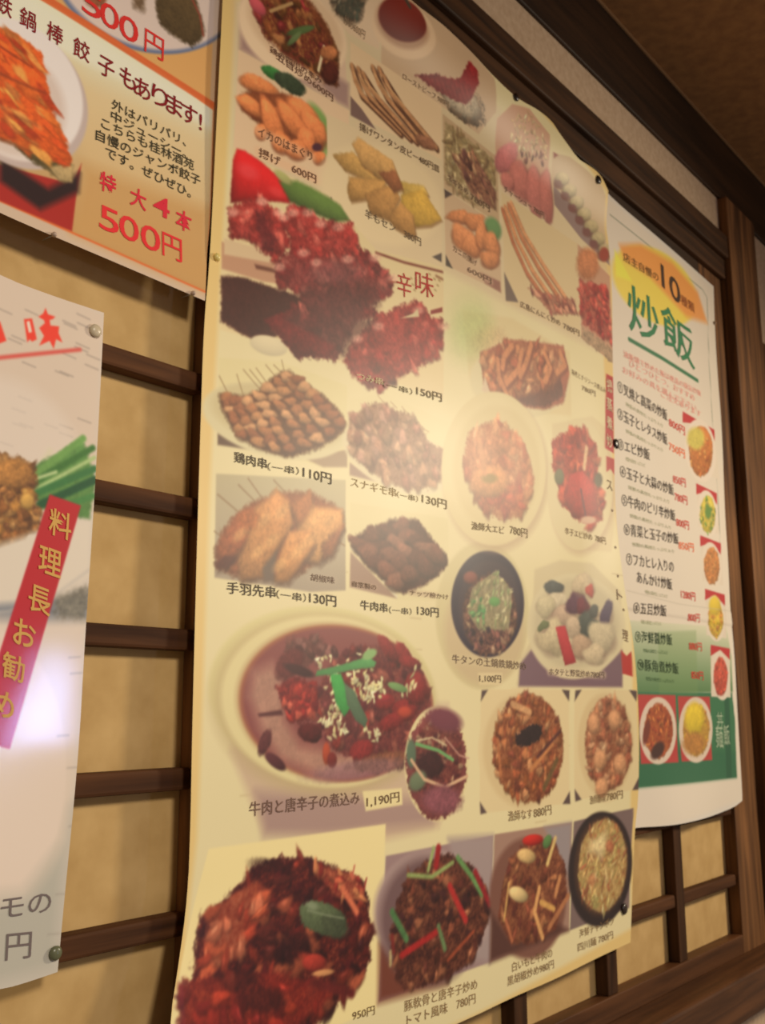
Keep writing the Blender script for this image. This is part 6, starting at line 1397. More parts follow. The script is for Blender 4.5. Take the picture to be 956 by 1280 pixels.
["S",[[960.5,692.6],[999.1,720.3],[1046.8,710.5],[1055.8,683.6],[998.4,664.5],[975.7,675.5]],90,7.4,2.5,0,90,[[231,202,151],[207,173,127],[247,221,173]],141,0.3,0.3],
["E",968.0,649.6,[21.7,-11.7,4.9,-24.5],[222,134,132],0.2,0.3,0.2,1],
["E",1002.0,632.6,[23.3,9.3,12.6,-24.2],[150,87,83],0.2,0,0,0.8],
["E",1000.2,634.0,[22.2,8.9,12.0,-23.3],[215,132,120],0.2,0.2,0.2,1,[0.03,1.79,0.03,1.58,0.03,2.41]],
["E",1035.9,631.7,[20.4,7.3,10.0,-32.7],[149,87,82],0.2,0,0,0.8],
["E",1034.0,633.1,[19.4,7.0,9.5,-31.4],[213,130,119],0.2,0.2,0.2,1,[0.02,4.59,0.03,0.8,0.03,4.93]],
["E",1063.3,636.3,[16.9,5.4,7.8,-34.2],[148,86,82],0.2,0,0,0.8],
["E",1061.4,637.7,[16.0,5.2,7.4,-32.8],[212,130,118],0.2,0.2,0.2,1,[0.03,5.37,0.03,0.48,0.03,2.28]],
["E",972.4,620.1,[12.7,7.2,8.0,-9.2],[150,87,83],0.2,0,0,0.8],
["E",970.6,621.5,[12.1,6.9,7.6,-8.9],[215,132,120],0.2,0.2,0.2,1,[0.06,2.73,0.04,3.01,0.01,1.98]],
["S",[[996.6,669.7],[1046.3,687.9],[1054.7,677.2],[1008.7,660.8]],16,6.9,3.4,0,80,[[144,89,78],[115,68,66]],142,0.3,0.25],
["L",[[962.6,607.9],[1055.8,609.2]],8.7,[220,174,151],5.2045737046947576,0.4,0],
["P",[[1062.0,696.1],[1101.3,705.4],[1150.9,706.4],[1192.9,703.6],[1208.0,695.0],[1232.7,606.2],[1149.4,617.1],[1083.5,640.0]],[219,192,153],2,0,0,1],
["P",[[1065.4,697.4],[1076.6,697.8],[1068.1,690.4]],[156,73,61],0.8,0,0,1],
["P",[[1080.2,660.5],[1139.9,651.1],[1228.8,619.1],[1232.6,603.8],[1151.5,614.4],[1083.3,635.5]],[158,133,127],2,0,0,1],
["L",[[1079.7,662.4],[1144.1,652.7],[1229.0,621.5]],2.9,[225,202,166],0.8,1,0],
["E",1094.9,670.2,[15.2,-4.9,1.1,-9.8],[129,90,78],0.3,0,0,0.8],
["E",1096.3,675.9,[15.2,-4.0,1.1,-8.5],[211,192,146],0.2,0.35,0.2,1],
["E",1088.6,665.8,[8.8,1.6,3.4,-4.6],[140,94,87],0.4,0,0,1],
["E",1116.2,662.7,[15.9,-6.0,1.3,-10.5],[128,89,77],0.3,0,0,0.8],
["E",1118.2,668.7,[15.9,-4.6,1.3,-8.9],[209,190,144],0.2,0.35,0.2,1],
["E",1109.2,657.9,[9.5,1.1,3.7,-4.9],[139,93,86],0.4,0,0,1],
["E",1137.4,654.6,[16.6,-7.9,1.4,-11.6],[126,88,76],0.3,0,0,0.8],
["E",1140.2,661.1,[16.5,-5.8,1.4,-9.7],[207,188,143],0.2,0.35,0.2,1],
["E",1129.3,649.2,[10.6,0.1,4.1,-5.6],[138,92,85],0.4,0,0,1],
["E",1157.4,645.3,[17.2,-10.3,1.5,-12.9],[125,87,76],0.3,0,0,0.8],
["E",1161.7,652.7,[17.2,-7.9,1.5,-10.8],[205,187,141],0.2,0.35,0.2,1],
["E",1148.4,639.6,[11.0,-0.2,4.2,-5.8],[136,91,85],0.4,0,0,1],
["E",1176.9,635.4,[17.5,-10.8,1.4,-13.1],[124,86,75],0.3,0,0,0.8],
["E",1181.8,643.1,[17.7,-9.6,1.4,-11.7],[203,185,140],0.2,0.35,0.2,1],
["E",1167.7,629.6,[11.3,-0.3,4.2,-5.9],[135,90,84],0.4,0,0,1],
["E",1196.7,625.2,[17.9,-11.1,1.3,-13.2],[123,85,74],0.3,0,0,0.8],
["E",1201.7,632.9,[18.0,-9.9,1.3,-11.8],[201,183,139],0.2,0.35,0.2,1],
["E",1187.2,619.5,[11.6,-0.4,4.2,-5.9],[134,89,83],0.4,0,0,1],
["E",1216.8,614.9,[18.2,-11.3,1.2,-13.2],[122,84,73],0.3,0,0,0.8],
["E",1222.0,622.6,[18.4,-10.1,1.2,-11.8],[199,181,137],0.2,0.35,0.2,1],
["E",1207.2,609.1,[11.8,-0.4,4.2,-6.0],[132,89,82],0.4,0,0,1],
["E",1216.8,614.9,[14.3,-0.7,5.1,-10.9],[165,73,56],0.4,0,0,1],
["P",[[956.7,601.1],[1142.1,603.0],[1140.2,472.8],[956.3,462.4]],[231,207,159],1,0,0,1],
["P",[[955.7,499.0],[985.4,470.8],[956.4,463.4]],[124,105,94],2,0,0,1],
["L",[[959.3,576.5],[978.6,544.9],[1009.3,514.6],[1057.2,490.7]],8.5,[143,84,60],2,0.8,0],
["L",[[957.7,578.9],[977.0,547.3],[1007.6,517.1],[1055.4,493.3]],6.9,[200,124,84],2.5,1,0.25],
["L",[[965.8,582.2],[987.9,551.4],[1023.1,522.5],[1071.8,498.5]],8.6,[143,84,60],2,0.8,0],
["L",[[964.2,584.6],[986.3,553.9],[1021.4,525.0],[1070.1,501.2]],7.0,[227,159,108],2.5,1,0.25],
["L",[[973.3,588.3],[998.7,558.6],[1039.1,531.2],[1088.8,507.2]],8.7,[144,84,60],2,0.8,0],
["L",[[971.7,590.7],[997.0,561.1],[1037.4,533.8],[1087.0,509.9]],7.0,[210,137,93],2.5,1,0.25],
["L",[[979.9,593.0],[1008.1,564.2],[1053.3,538.3],[1103.9,514.2]],8.7,[144,84,60],2,0.8,0],
["L",[[978.2,595.4],[1006.5,566.8],[1051.6,540.9],[1102.0,516.9]],7.1,[230,166,115],2.5,1,0.25],
["S",[[1009.7,497.1],[1127.5,519.6],[1130.2,501.7],[1066.1,479.7]],26,15.5,6.6,-40,40,[[202,117,94],[159,85,74],[227,159,127]],151,0.4,0.25],
["L",[[988.6,470.1],[1085.4,475.0]],8.5,[227,201,159],5.12964979048329,0.5,0],
["L",[[1093.5,474.4],[1135.8,476.1]],8.9,[223,198,156],5.362580826988869,0.5,0],
["P",[[1142.1,603.0],[1231.5,588.1],[1234.2,460.7],[1142.2,471.2]],[208,159,127],1,0,0,1],
["E",1169.4,584.2,[31.8,-1.5,11.1,-23.4],[214,138,92],0.4,0.2,0.3,1],
["S",[[1143.1,552.6],[1225.4,568.4],[1230.1,488.4],[1146.5,492.4]],80,11.7,9.4,30,80,[[197,70,59],[218,106,89],[169,47,47],[207,89,70]],161,0.5,0.4],
["P",[[1144.0,488.3],[1231.6,479.6],[1234.2,460.7],[1142.2,471.2]],[175,144,113],3,0,0.6,1],
["E",880.5,414.7,[41.2,-1.7,12.5,-32.1],[184,210,126],0.95,0,0.15,0.3],
["P",[[1206.8,439.9],[1229.1,439.9],[1212.5,329.7],[1187.3,332.4]],[189,40,45],1,0,0,1],
["P",[[1188.9,321.9],[1212.2,321.9],[1208.0,299.3],[1198.2,306.3],[1185.2,299.6]],[188,44,46],1,0,0,1],
["P",[[1191.3,70.4],[1203.5,62.8],[1215.5,69.3],[1217.5,37.1],[1193.2,40.6]],[191,50,44],1,0,0,1]])

RICE = dict(base=[236,228,216], box=[1173,1642,-163,736],
edges={"left":[[1190.7,-149.1],[1204.7,-65.7],[1213.7,33.3],[1198.2,144.7],[1180.9,246.9],[1194.7,456.2],[1207.9,727.8]],"right":[[1607.8,-143.2],[1610.0,-130.3],[1613.0,2.0],[1616.4,79.3],[1610.9,144.7],[1606.4,150.8],[1612.0,231.0],[1610.8,309.5],[1625.6,447.0],[1623.7,559.2],[1627.8,641.4],[1634.3,707.2]],"top":[[1207.9,727.8],[1250.4,716.1],[1434.8,714.4],[1634.3,707.2]],"bottom":[[1190.7,-149.1],[1238.4,-150.0],[1311.1,-154.7],[1375.9,-154.8],[1464.9,-153.7],[1568.5,-150.9],[1607.8,-143.2]]},
areas=[
["printed_oval","yellow and orange printed oval behind the large numeral",[[1253.1,650.7],[1345.6,685.2],[1584.5,652.4],[1590.6,607.7],[1385.8,570.9],[1257.0,597.5]]],
["dish_photo","topmost small printed photo of orange fried rice on a plate",[[1463.9,446.1],[1591.9,443.4],[1597.3,360.5],[1469.1,361.5]]],
["dish_photo","small printed photo of yellow fried rice with green, second from the top",[[1499.3,338.6],[1582.8,335.9],[1581.3,268.9],[1498.1,270.1]]],
["dish_photo","small printed photo of smooth orange rice, third from the top",[[1502.4,257.5],[1585.6,254.8],[1584.3,187.2],[1501.3,188.4]]],
["dish_photo","small printed photo of yellow egg rice, fourth from the top",[[1508.6,175.6],[1588.6,173.0],[1587.0,104.3],[1507.3,105.6]]],
["dish_photo","small printed photo of red rice, fifth from the top",[[1520.6,91.5],[1597.8,88.9],[1588.1,13.0],[1511.4,14.1]]],
["dish_photo","large printed photo of glossy orange fried rice at the lower left of the rice sheet",[[1262.5,15.6],[1381.6,15.3],[1377.7,-76.0],[1261.0,-73.0]]],
["dish_photo","large printed photo of yellow egg fried rice at the foot of the rice sheet",[[1389.6,14.2],[1505.2,13.8],[1498.2,-77.7],[1388.7,-75.4]]]],
texts=[
["lettering",[["店主自慢の",1283.4,629.8,1403.7,637.1,14.6,0.012]],[133,98,50],0.5,None],
["lettering",[["10",1414.8,634.3,1485.4,622.6,39.1,0.03]],[71,50,37],0.5,"large black numeral"],
["lettering",[["種類",1486.2,628.3,1540.6,628.9,17.2,0.012]],[154,86,46],0.5,None],
["lettering",[["炒",1289.0,527.0,1393.9,527.6,74.2,0.025],["飯",1404.0,538.0,1526.7,525.6,70.9,0.025]],[56,130,87],0.5,"very large dark green brush characters"],
["lettering",[["油飯鍋で炒めた飯は絶品の極旨炒飯",1266.0,480.1,1543.1,488.1,10.4,0],["ひとつひとつ、おすすめ",1282.4,470.4,1514.8,473.5,10.3,0],["お好みの具を選んで下さい",1260.9,455.4,1518.7,458.6,10.2,0],["ご注文承ります",1386.0,450.6,1536.9,452.1,10.6,0]],[250,176,164],0.5,None],
["menu_line",[["①叉焼と高菜の炒飯",1242.9,423.2,1403.8,416.4,18.3,0.012]],[79,65,56],0.5,None],
["price",[["800円",1408.6,410.0,1467.0,407.4,14.2,0.03]],[226,66,55],0.5,None],
["menu_note",[["特製の具材たっぷり入り",1265.6,408.5,1385.1,402.5,6.1,-0.01]],[165,172,132],0.5,None],
["menu_line",[["②玉子とレタス炒飯",1239.0,383.8,1398.7,378.5,18.0,0.012]],[77,64,55],0.5,None],
["price",[["750円",1403.4,372.1,1461.4,370.1,14.0,0.03]],[253,120,66],0.5,None],
["menu_note",[["特製の具材たっぷり入り",1261.5,369.4,1380.1,364.6,6.0,-0.01]],[164,171,132],0.5,None],
["menu_line",[["③エビ炒飯",1234.7,340.4,1334.5,343.4,17.5,0.012]],[77,64,55],0.5,None],
["price",[["850円",1411.1,323.7,1457.7,324.6,13.8,0.03]],[223,66,55],0.5,None],
["menu_note",[["特製の具材たっぷり入り",1257.4,329.0,1317.4,330.4,5.8,-0.01]],[164,170,131],0.5,None],
["menu_line",[["④玉子と大蒜の炒飯",1238.3,303.4,1411.4,304.4,17.6,0.012]],[76,63,55],0.5,None],
["price",[["780円",1413.3,297.5,1459.8,297.7,13.7,0.03]],[223,65,54],0.5,None],
["menu_note",[["特製の具材たっぷり入り",1260.8,289.9,1392.6,289.7,5.8,-0.01]],[163,169,130],0.5,None],
["menu_line",[["⑤牛肉のピリ辛炒飯",1239.2,264.1,1412.0,266.2,17.4,0.012]],[76,63,54],0.5,None],
["price",[["800円",1413.9,259.3,1460.3,259.7,13.5,0.03]],[222,65,54],0.5,None],
["menu_note",[["特製の具材たっぷり入り",1261.7,250.9,1393.3,251.6,5.8,-0.01]],[162,168,130],0.5,None],
["menu_line",[["⑥青菜と玉子の炒飯",1242.4,224.4,1418.9,232.6,17.2,0.012]],[76,63,54],0.5,None],
["price",[["850円",1417.9,225.4,1473.6,227.8,13.4,0.03]],[248,118,65],0.5,None],
["menu_note",[["特製の具材たっぷり入り",1264.9,212.2,1400.1,217.5,5.7,-0.01]],[161,167,129],0.5,None],
["menu_line",[["⑦フカヒレ入りの",1245.5,184.9,1396.4,189.1,16.9,0.012]],[75,62,54],0.5,None],
["menu_line",[["あんかけ炒飯",1274.3,163.0,1387.6,162.9,16.9,0.012]],[75,62,54],0.5,None],
["price",[["1280円",1417.0,153.7,1469.0,153.4,13.1,0.03]],[219,64,53],0.5,None],
["menu_note",[["特製の具材たっぷり入り",1297.5,150.5,1369.7,149.9,5.6,-0.01]],[160,166,128],0.5,None],
["menu_line",[["⑧五目炒飯",1260.3,121.2,1363.7,123.7,16.5,0.012]],[74,62,53],0.5,None],
["price",[["800円",1438.2,121.5,1482.4,122.5,13.1,0.03]],[218,64,53],0.5,None],
["menu_note",[["特製の具材たっぷり入り",1283.1,109.2,1346.3,110.3,5.5,-0.01]],[159,165,127],0.5,None],
["menu_line",[["⑨海鮮醤炒飯",1263.3,83.3,1380.2,84.2,16.4,0.012]],[51,76,47],0.5,None],
["price",[["880円",1438.1,79.8,1485.1,80.0,12.9,0.03]],[217,63,53],0.5,None],
["menu_note",[["特製の具材たっぷり入り",1286.0,71.0,1362.4,71.0,5.4,-0.01]],[74,110,67],0.5,None],
["menu_line",[["⑩豚角煮炒飯",1266.2,46.8,1396.6,44.4,16.2,0.012]],[50,76,46],0.5,None],
["price",[["850円",1440.7,38.5,1484.7,37.6,12.8,0.03]],[216,63,52],0.5,None],
["menu_note",[["特製の具材たっぷり入り",1288.9,33.9,1378.5,31.6,5.4,-0.01]],[73,109,67],0.5,None],
["lettering",[["麺",1517.4,-61.1,1545.5,-62.0,32.5,0.01],["飯",1549.4,-58.6,1572.1,-58.1,30.7,0.01],["丼",1525.5,-32.1,1550.8,-32.6,23.5,-0.01]],[176,197,166],0.5,"pale green characters at the lower right"]],
ops=[
["P",[[1197.1,713.5],[1631.1,703.2],[1611.3,147.3],[1609.3,-142.1],[1119.1,-162.4]],[242,229,210],8,0,0,1],
["G",[[1145.5,108.5],[1589.9,122.0],[1602.6,77.5],[1599.6,21.6],[1136.9,17.6]],[235,231,201],[90,134,82],1],
["P",[[1137.0,18.5],[1596.1,20.4],[1600.4,-21.3],[1592.5,-107.8],[1243.3,-102.0],[1125.3,-99.4]],[54,120,79],1,0,0,1],
["P",[[1130.9,-44.0],[1135.3,-100.1],[1592.5,-107.8],[1593.1,-69.5]],[35,105,72],8,0,0,0.6],
["P",[[1334.8,100.9],[1468.7,110.4],[1460.7,17.0],[1329.1,16.0]],[126,158,95],4,0,0,0.35],
["P",[[1562.8,18.9],[1582.3,17.8],[1572.6,-106.7],[1548.8,-106.6]],[31,95,64],1,0,0,1],
["L",[[1247.3,687.7],[1431.1,687.6],[1583.0,684.5],[1600.8,676.0],[1589.6,562.7],[1585.8,465.7],[1586.8,358.7],[1582.0,253.5]],1.4,[113,129,108],0.6,1,0],
["E",1399.7,629.3,[128.6,-86.1,-10.3,-67.3],[254,229,97],0.1,0,0,1],
["P",[[1273.1,650.8],[1344.7,678.5],[1461.5,690.3],[1560.9,673.0],[1594.2,628.5],[1505.8,612.7],[1372.2,635.6],[1286.2,632.1]],[254,167,86],12,0,0,0.92],
["P",[[1256.6,637.4],[1309.0,606.6],[1257.0,597.5]],[254,248,92],6,0,0,1],
["L",[[1287.2,512.1],[1400.6,514.2],[1534.3,512.8]],6.6,[53,124,83],0.8,1,0],
["P",[[1463.9,446.1],[1591.9,443.4],[1597.3,360.5],[1469.1,361.5]],[242,227,205],1,0,0,1],
["P",[[1463.9,446.1],[1591.9,443.4],[1588.4,423.8],[1525.1,439.3],[1461.0,427.6]],[206,44,49],0.8,0,0,1],
["E",1527.5,396.3,[63.7,4.9,15.1,-50.2],[249,233,214],0.05,0,0,1],
["P",[[1577.5,404.8],[1572.6,390.8],[1563.2,377.3],[1550.5,365.8],[1535.7,357.3],[1520.3,352.6],[1505.8,352.1],[1493.6,355.7],[1484.6,363.0],[1479.8,373.3],[1479.5,385.7],[1483.8,399.1],[1492.3,412.2],[1504.4,423.8],[1518.9,432.7],[1534.5,438.1],[1549.6,439.3],[1562.7,436.1],[1572.3,428.7],[1577.4,417.9]],[214,131,66],3,0.2,0.3,1],
["S",[[1577.5,404.8],[1572.6,390.8],[1563.2,377.3],[1550.5,365.8],[1535.7,357.3],[1520.3,352.6],[1505.8,352.1],[1493.6,355.7],[1484.6,363.0],[1479.8,373.3],[1479.5,385.7],[1483.8,399.1],[1492.3,412.2],[1504.4,423.8],[1518.9,432.7],[1534.5,438.1],[1549.6,439.3],[1562.7,436.1],[1572.3,428.7],[1577.4,417.9]],60,6.7,5.4,0,90,[[214,131,66],[196,105,53],[233,164,88]],200,0.3,0.3],
["P",[[1499.3,338.6],[1582.8,335.9],[1581.3,268.9],[1498.1,270.1]],[240,224,203],1,0,0,1],
["P",[[1499.3,338.6],[1582.8,335.9],[1579.5,317.0],[1539.3,332.0],[1496.5,320.5]],[204,44,48],0.8,0,0,1],
["E",1538.4,296.4,[41.1,3.9,7.6,-36.8],[246,231,211],0.05,0,0,1],
["P",[[1570.3,299.7],[1567.1,289.8],[1561.0,280.5],[1552.8,272.7],[1543.2,267.1],[1533.2,264.4],[1523.9,264.6],[1515.9,267.8],[1510.1,273.6],[1507.1,281.5],[1507.0,290.6],[1510.0,300.3],[1515.7,309.5],[1523.7,317.4],[1533.2,323.1],[1543.2,326.2],[1552.9,326.3],[1561.2,323.2],[1567.2,317.3],[1570.3,309.2]],[222,201,76],3,0.2,0.3,1],
["S",[[1570.3,299.7],[1567.1,289.8],[1561.0,280.5],[1552.8,272.7],[1543.2,267.1],[1533.2,264.4],[1523.9,264.6],[1515.9,267.8],[1510.1,273.6],[1507.1,281.5],[1507.0,290.6],[1510.0,300.3],[1515.7,309.5],[1523.7,317.4],[1533.2,323.1],[1543.2,326.2],[1552.9,326.3],[1561.2,323.2],[1567.2,317.3],[1570.3,309.2]],60,6.5,5.2,0,90,[[222,201,76],[231,214,108],[119,162,65]],201,0.3,0.3],
["P",[[1502.4,257.5],[1585.6,254.8],[1584.3,187.2],[1501.3,188.4]],[237,222,201],1,0,0,1],
["P",[[1502.4,257.5],[1585.6,254.8],[1582.5,236.4],[1542.3,251.0],[1499.7,239.8]],[202,43,48],0.8,0,0,1],
["E",1541.5,215.2,[40.7,4.1,5.9,-35.7],[244,229,209],0.05,0,0,1],
["P",[[1573.1,217.3],[1570.0,207.8],[1564.1,199.0],[1556.0,191.8],[1546.5,186.8],[1536.7,184.4],[1527.3,185.0],[1519.4,188.4],[1513.7,194.2],[1510.6,201.9],[1510.5,210.8],[1513.3,220.0],[1518.9,228.7],[1526.7,236.0],[1536.1,241.2],[1546.0,243.8],[1555.6,243.5],[1563.8,240.3],[1569.8,234.4],[1573.0,226.4]],[214,139,75],3,0.2,0.3,1],
["S",[[1573.1,217.3],[1570.0,207.8],[1564.1,199.0],[1556.0,191.8],[1546.5,186.8],[1536.7,184.4],[1527.3,185.0],[1519.4,188.4],[1513.7,194.2],[1510.6,201.9],[1510.5,210.8],[1513.3,220.0],[1518.9,228.7],[1526.7,236.0],[1536.1,241.2],[1546.0,243.8],[1555.6,243.5],[1563.8,240.3],[1569.8,234.4],[1573.0,226.4]],60,6.4,5.1,0,90,[[214,139,75],[229,160,90]],202,0.3,0.3],
["P",[[1508.6,175.6],[1588.6,173.0],[1587.0,104.3],[1507.3,105.6]],[235,220,199],1,0,0,1],
["P",[[1508.6,175.6],[1588.6,173.0],[1585.6,155.0],[1547.1,169.3],[1506.1,158.3]],[200,43,47],0.8,0,0,1],
["E",1544.5,132.9,[38.8,4.1,4.0,-34.7],[241,226,207],0.05,0,0,1],
["P",[[1574.7,133.6],[1574.2,124.7],[1569.2,116.5],[1561.4,109.8],[1552.4,105.3],[1542.9,103.5],[1534.0,104.4],[1526.5,108.0],[1521.0,113.9],[1518.0,121.5],[1514.9,129.8],[1517.7,138.6],[1523.0,146.8],[1530.5,153.5],[1539.4,158.2],[1548.9,160.3],[1558.0,159.6],[1565.8,156.1],[1571.6,150.2],[1574.6,142.4]],[235,197,64],3,0.2,0.3,1],
["S",[[1574.7,133.6],[1574.2,124.7],[1569.2,116.5],[1561.4,109.8],[1552.4,105.3],[1542.9,103.5],[1534.0,104.4],[1526.5,108.0],[1521.0,113.9],[1518.0,121.5],[1514.9,129.8],[1517.7,138.6],[1523.0,146.8],[1530.5,153.5],[1539.4,158.2],[1548.9,160.3],[1558.0,159.6],[1565.8,156.1],[1571.6,150.2],[1574.6,142.4]],60,6.2,5.0,0,90,[[235,197,64],[218,148,64]],203,0.3,0.3],
["P",[[1520.6,91.5],[1597.8,88.9],[1588.1,13.0],[1511.4,14.1]],[233,218,197],1,0,0,1],
["P",[[1520.6,91.5],[1597.8,88.9],[1594.8,71.4],[1557.7,85.3],[1517.9,74.5]],[198,42,46],0.8,0,0,1],
["E",1552.8,45.4,[37.2,4.2,2.2,-36.5],[239,224,205],0.05,0,0,1],
["P",[[1581.6,44.7],[1578.6,35.4],[1573.0,27.1],[1565.4,20.4],[1556.7,16.2],[1547.6,14.7],[1539.1,16.1],[1532.0,20.1],[1526.9,26.5],[1524.2,34.6],[1524.3,43.6],[1527.1,52.7],[1532.4,61.0],[1539.7,67.7],[1548.3,72.2],[1557.4,74.0],[1566.1,72.8],[1573.6,68.8],[1578.9,62.3],[1581.7,54.0]],[210,84,63],3,0.2,0.3,1],
["S",[[1581.6,44.7],[1578.6,35.4],[1573.0,27.1],[1565.4,20.4],[1556.7,16.2],[1547.6,14.7],[1539.1,16.1],[1532.0,20.1],[1526.9,26.5],[1524.2,34.6],[1524.3,43.6],[1527.1,52.7],[1532.4,61.0],[1539.7,67.7],[1548.3,72.2],[1557.4,74.0],[1566.1,72.8],[1573.6,68.8],[1578.9,62.3],[1581.7,54.0]],60,6.1,4.9,0,90,[[210,84,63],[224,105,80]],204,0.3,0.3],
["E",1511.1,412.5,[35.9,-3.1,7.4,-18.8],[225,208,99],0.4,0,0.2,1],
["E",1540.4,299.3,[13.2,-1.7,1.9,-10.5],[108,151,65],0.5,0,0,1],
["E",1542.8,152.5,[22.6,-2.4,1.7,-15.0],[240,208,64],0.4,0.2,0,1],
["P",[[1262.5,15.6],[1381.6,15.3],[1377.7,-76.0],[1261.0,-73.0]],[195,62,58],1,0,0,1],
["E",1320.2,-31.7,[58.0,-6.0,-1.1,-44.1],[235,214,193],0.04,0,0,1],
["P",[[1366.6,-32.6],[1362.7,-43.7],[1354.5,-53.5],[1343.1,-61.0],[1329.5,-65.5],[1315.3,-66.7],[1301.9,-64.5],[1290.3,-59.1],[1281.7,-51.2],[1276.8,-41.5],[1276.1,-30.8],[1279.5,-20.2],[1286.9,-10.6],[1297.7,-2.9],[1310.7,2.1],[1325.0,3.8],[1339.0,2.1],[1351.3,-3.1],[1360.6,-11.2],[1365.9,-21.4]],[197,93,46],3,0.2,0.3,1],
["S",[[1366.6,-32.6],[1362.7,-43.7],[1354.5,-53.5],[1343.1,-61.0],[1329.5,-65.5],[1315.3,-66.7],[1301.9,-64.5],[1290.3,-59.1],[1281.7,-51.2],[1276.8,-41.5],[1276.1,-30.8],[1279.5,-20.2],[1286.9,-10.6],[1297.7,-2.9],[1310.7,2.1],[1325.0,3.8],[1339.0,2.1],[1351.3,-3.1],[1360.6,-11.2],[1365.9,-21.4]],80,7.3,5.2,30,80,[[197,93,46],[214,125,62],[166,66,37]],211,0.4,0.3],
["P",[[1389.6,14.2],[1505.2,13.8],[1498.2,-77.7],[1388.7,-75.4]],[195,62,58],1,0,0,1],
["E",1447.1,-33.0,[60.6,-7.3,-1.1,-46.1],[235,214,193],0.04,0,0,1],
["P",[[1495.5,-33.9],[1491.2,-45.5],[1482.5,-55.7],[1470.3,-63.6],[1455.8,-68.3],[1440.8,-69.5],[1426.9,-67.3],[1415.2,-61.7],[1406.4,-53.5],[1401.5,-43.3],[1401.0,-32.2],[1404.9,-21.0],[1412.9,-11.0],[1424.2,-2.9],[1438.0,2.3],[1452.9,4.1],[1467.5,2.3],[1480.2,-3.1],[1489.7,-11.6],[1495.0,-22.2]],[235,197,52],3,0.2,0.3,1],
["S",[[1495.5,-33.9],[1491.2,-45.5],[1482.5,-55.7],[1470.3,-63.6],[1455.8,-68.3],[1440.8,-69.5],[1426.9,-67.3],[1415.2,-61.7],[1406.4,-53.5],[1401.5,-43.3],[1401.0,-32.2],[1404.9,-21.0],[1412.9,-11.0],[1424.2,-2.9],[1438.0,2.3],[1452.9,4.1],[1467.5,2.3],[1480.2,-3.1],[1489.7,-11.6],[1495.0,-22.2]],80,7.9,5.6,30,80,[[235,197,52],[203,135,62],[222,166,73]],212,0.4,0.3],
["E",1314.1,-57.7,[14.6,-16.5,-4.1,-10.3],[72,37,31],0.4,0,0,1],
["E",1282.9,-33.0,[9.4,-8.8,-0.9,-16.0],[125,52,35],0.4,0,0,1],
["E",1443.8,-17.2,[34.5,-3.5,-0.4,-22.5],[239,208,52],0.4,0.2,0.2,1],
["E",1438.2,-53.0,[39.9,-2.5,-1.2,-15.5],[197,135,62],0.5,0.1,0.4,1],
["L",[[1242.0,150.5],[1407.4,144.9],[1608.1,148.4]],1.2,[202,191,170],1,0.7,0]])

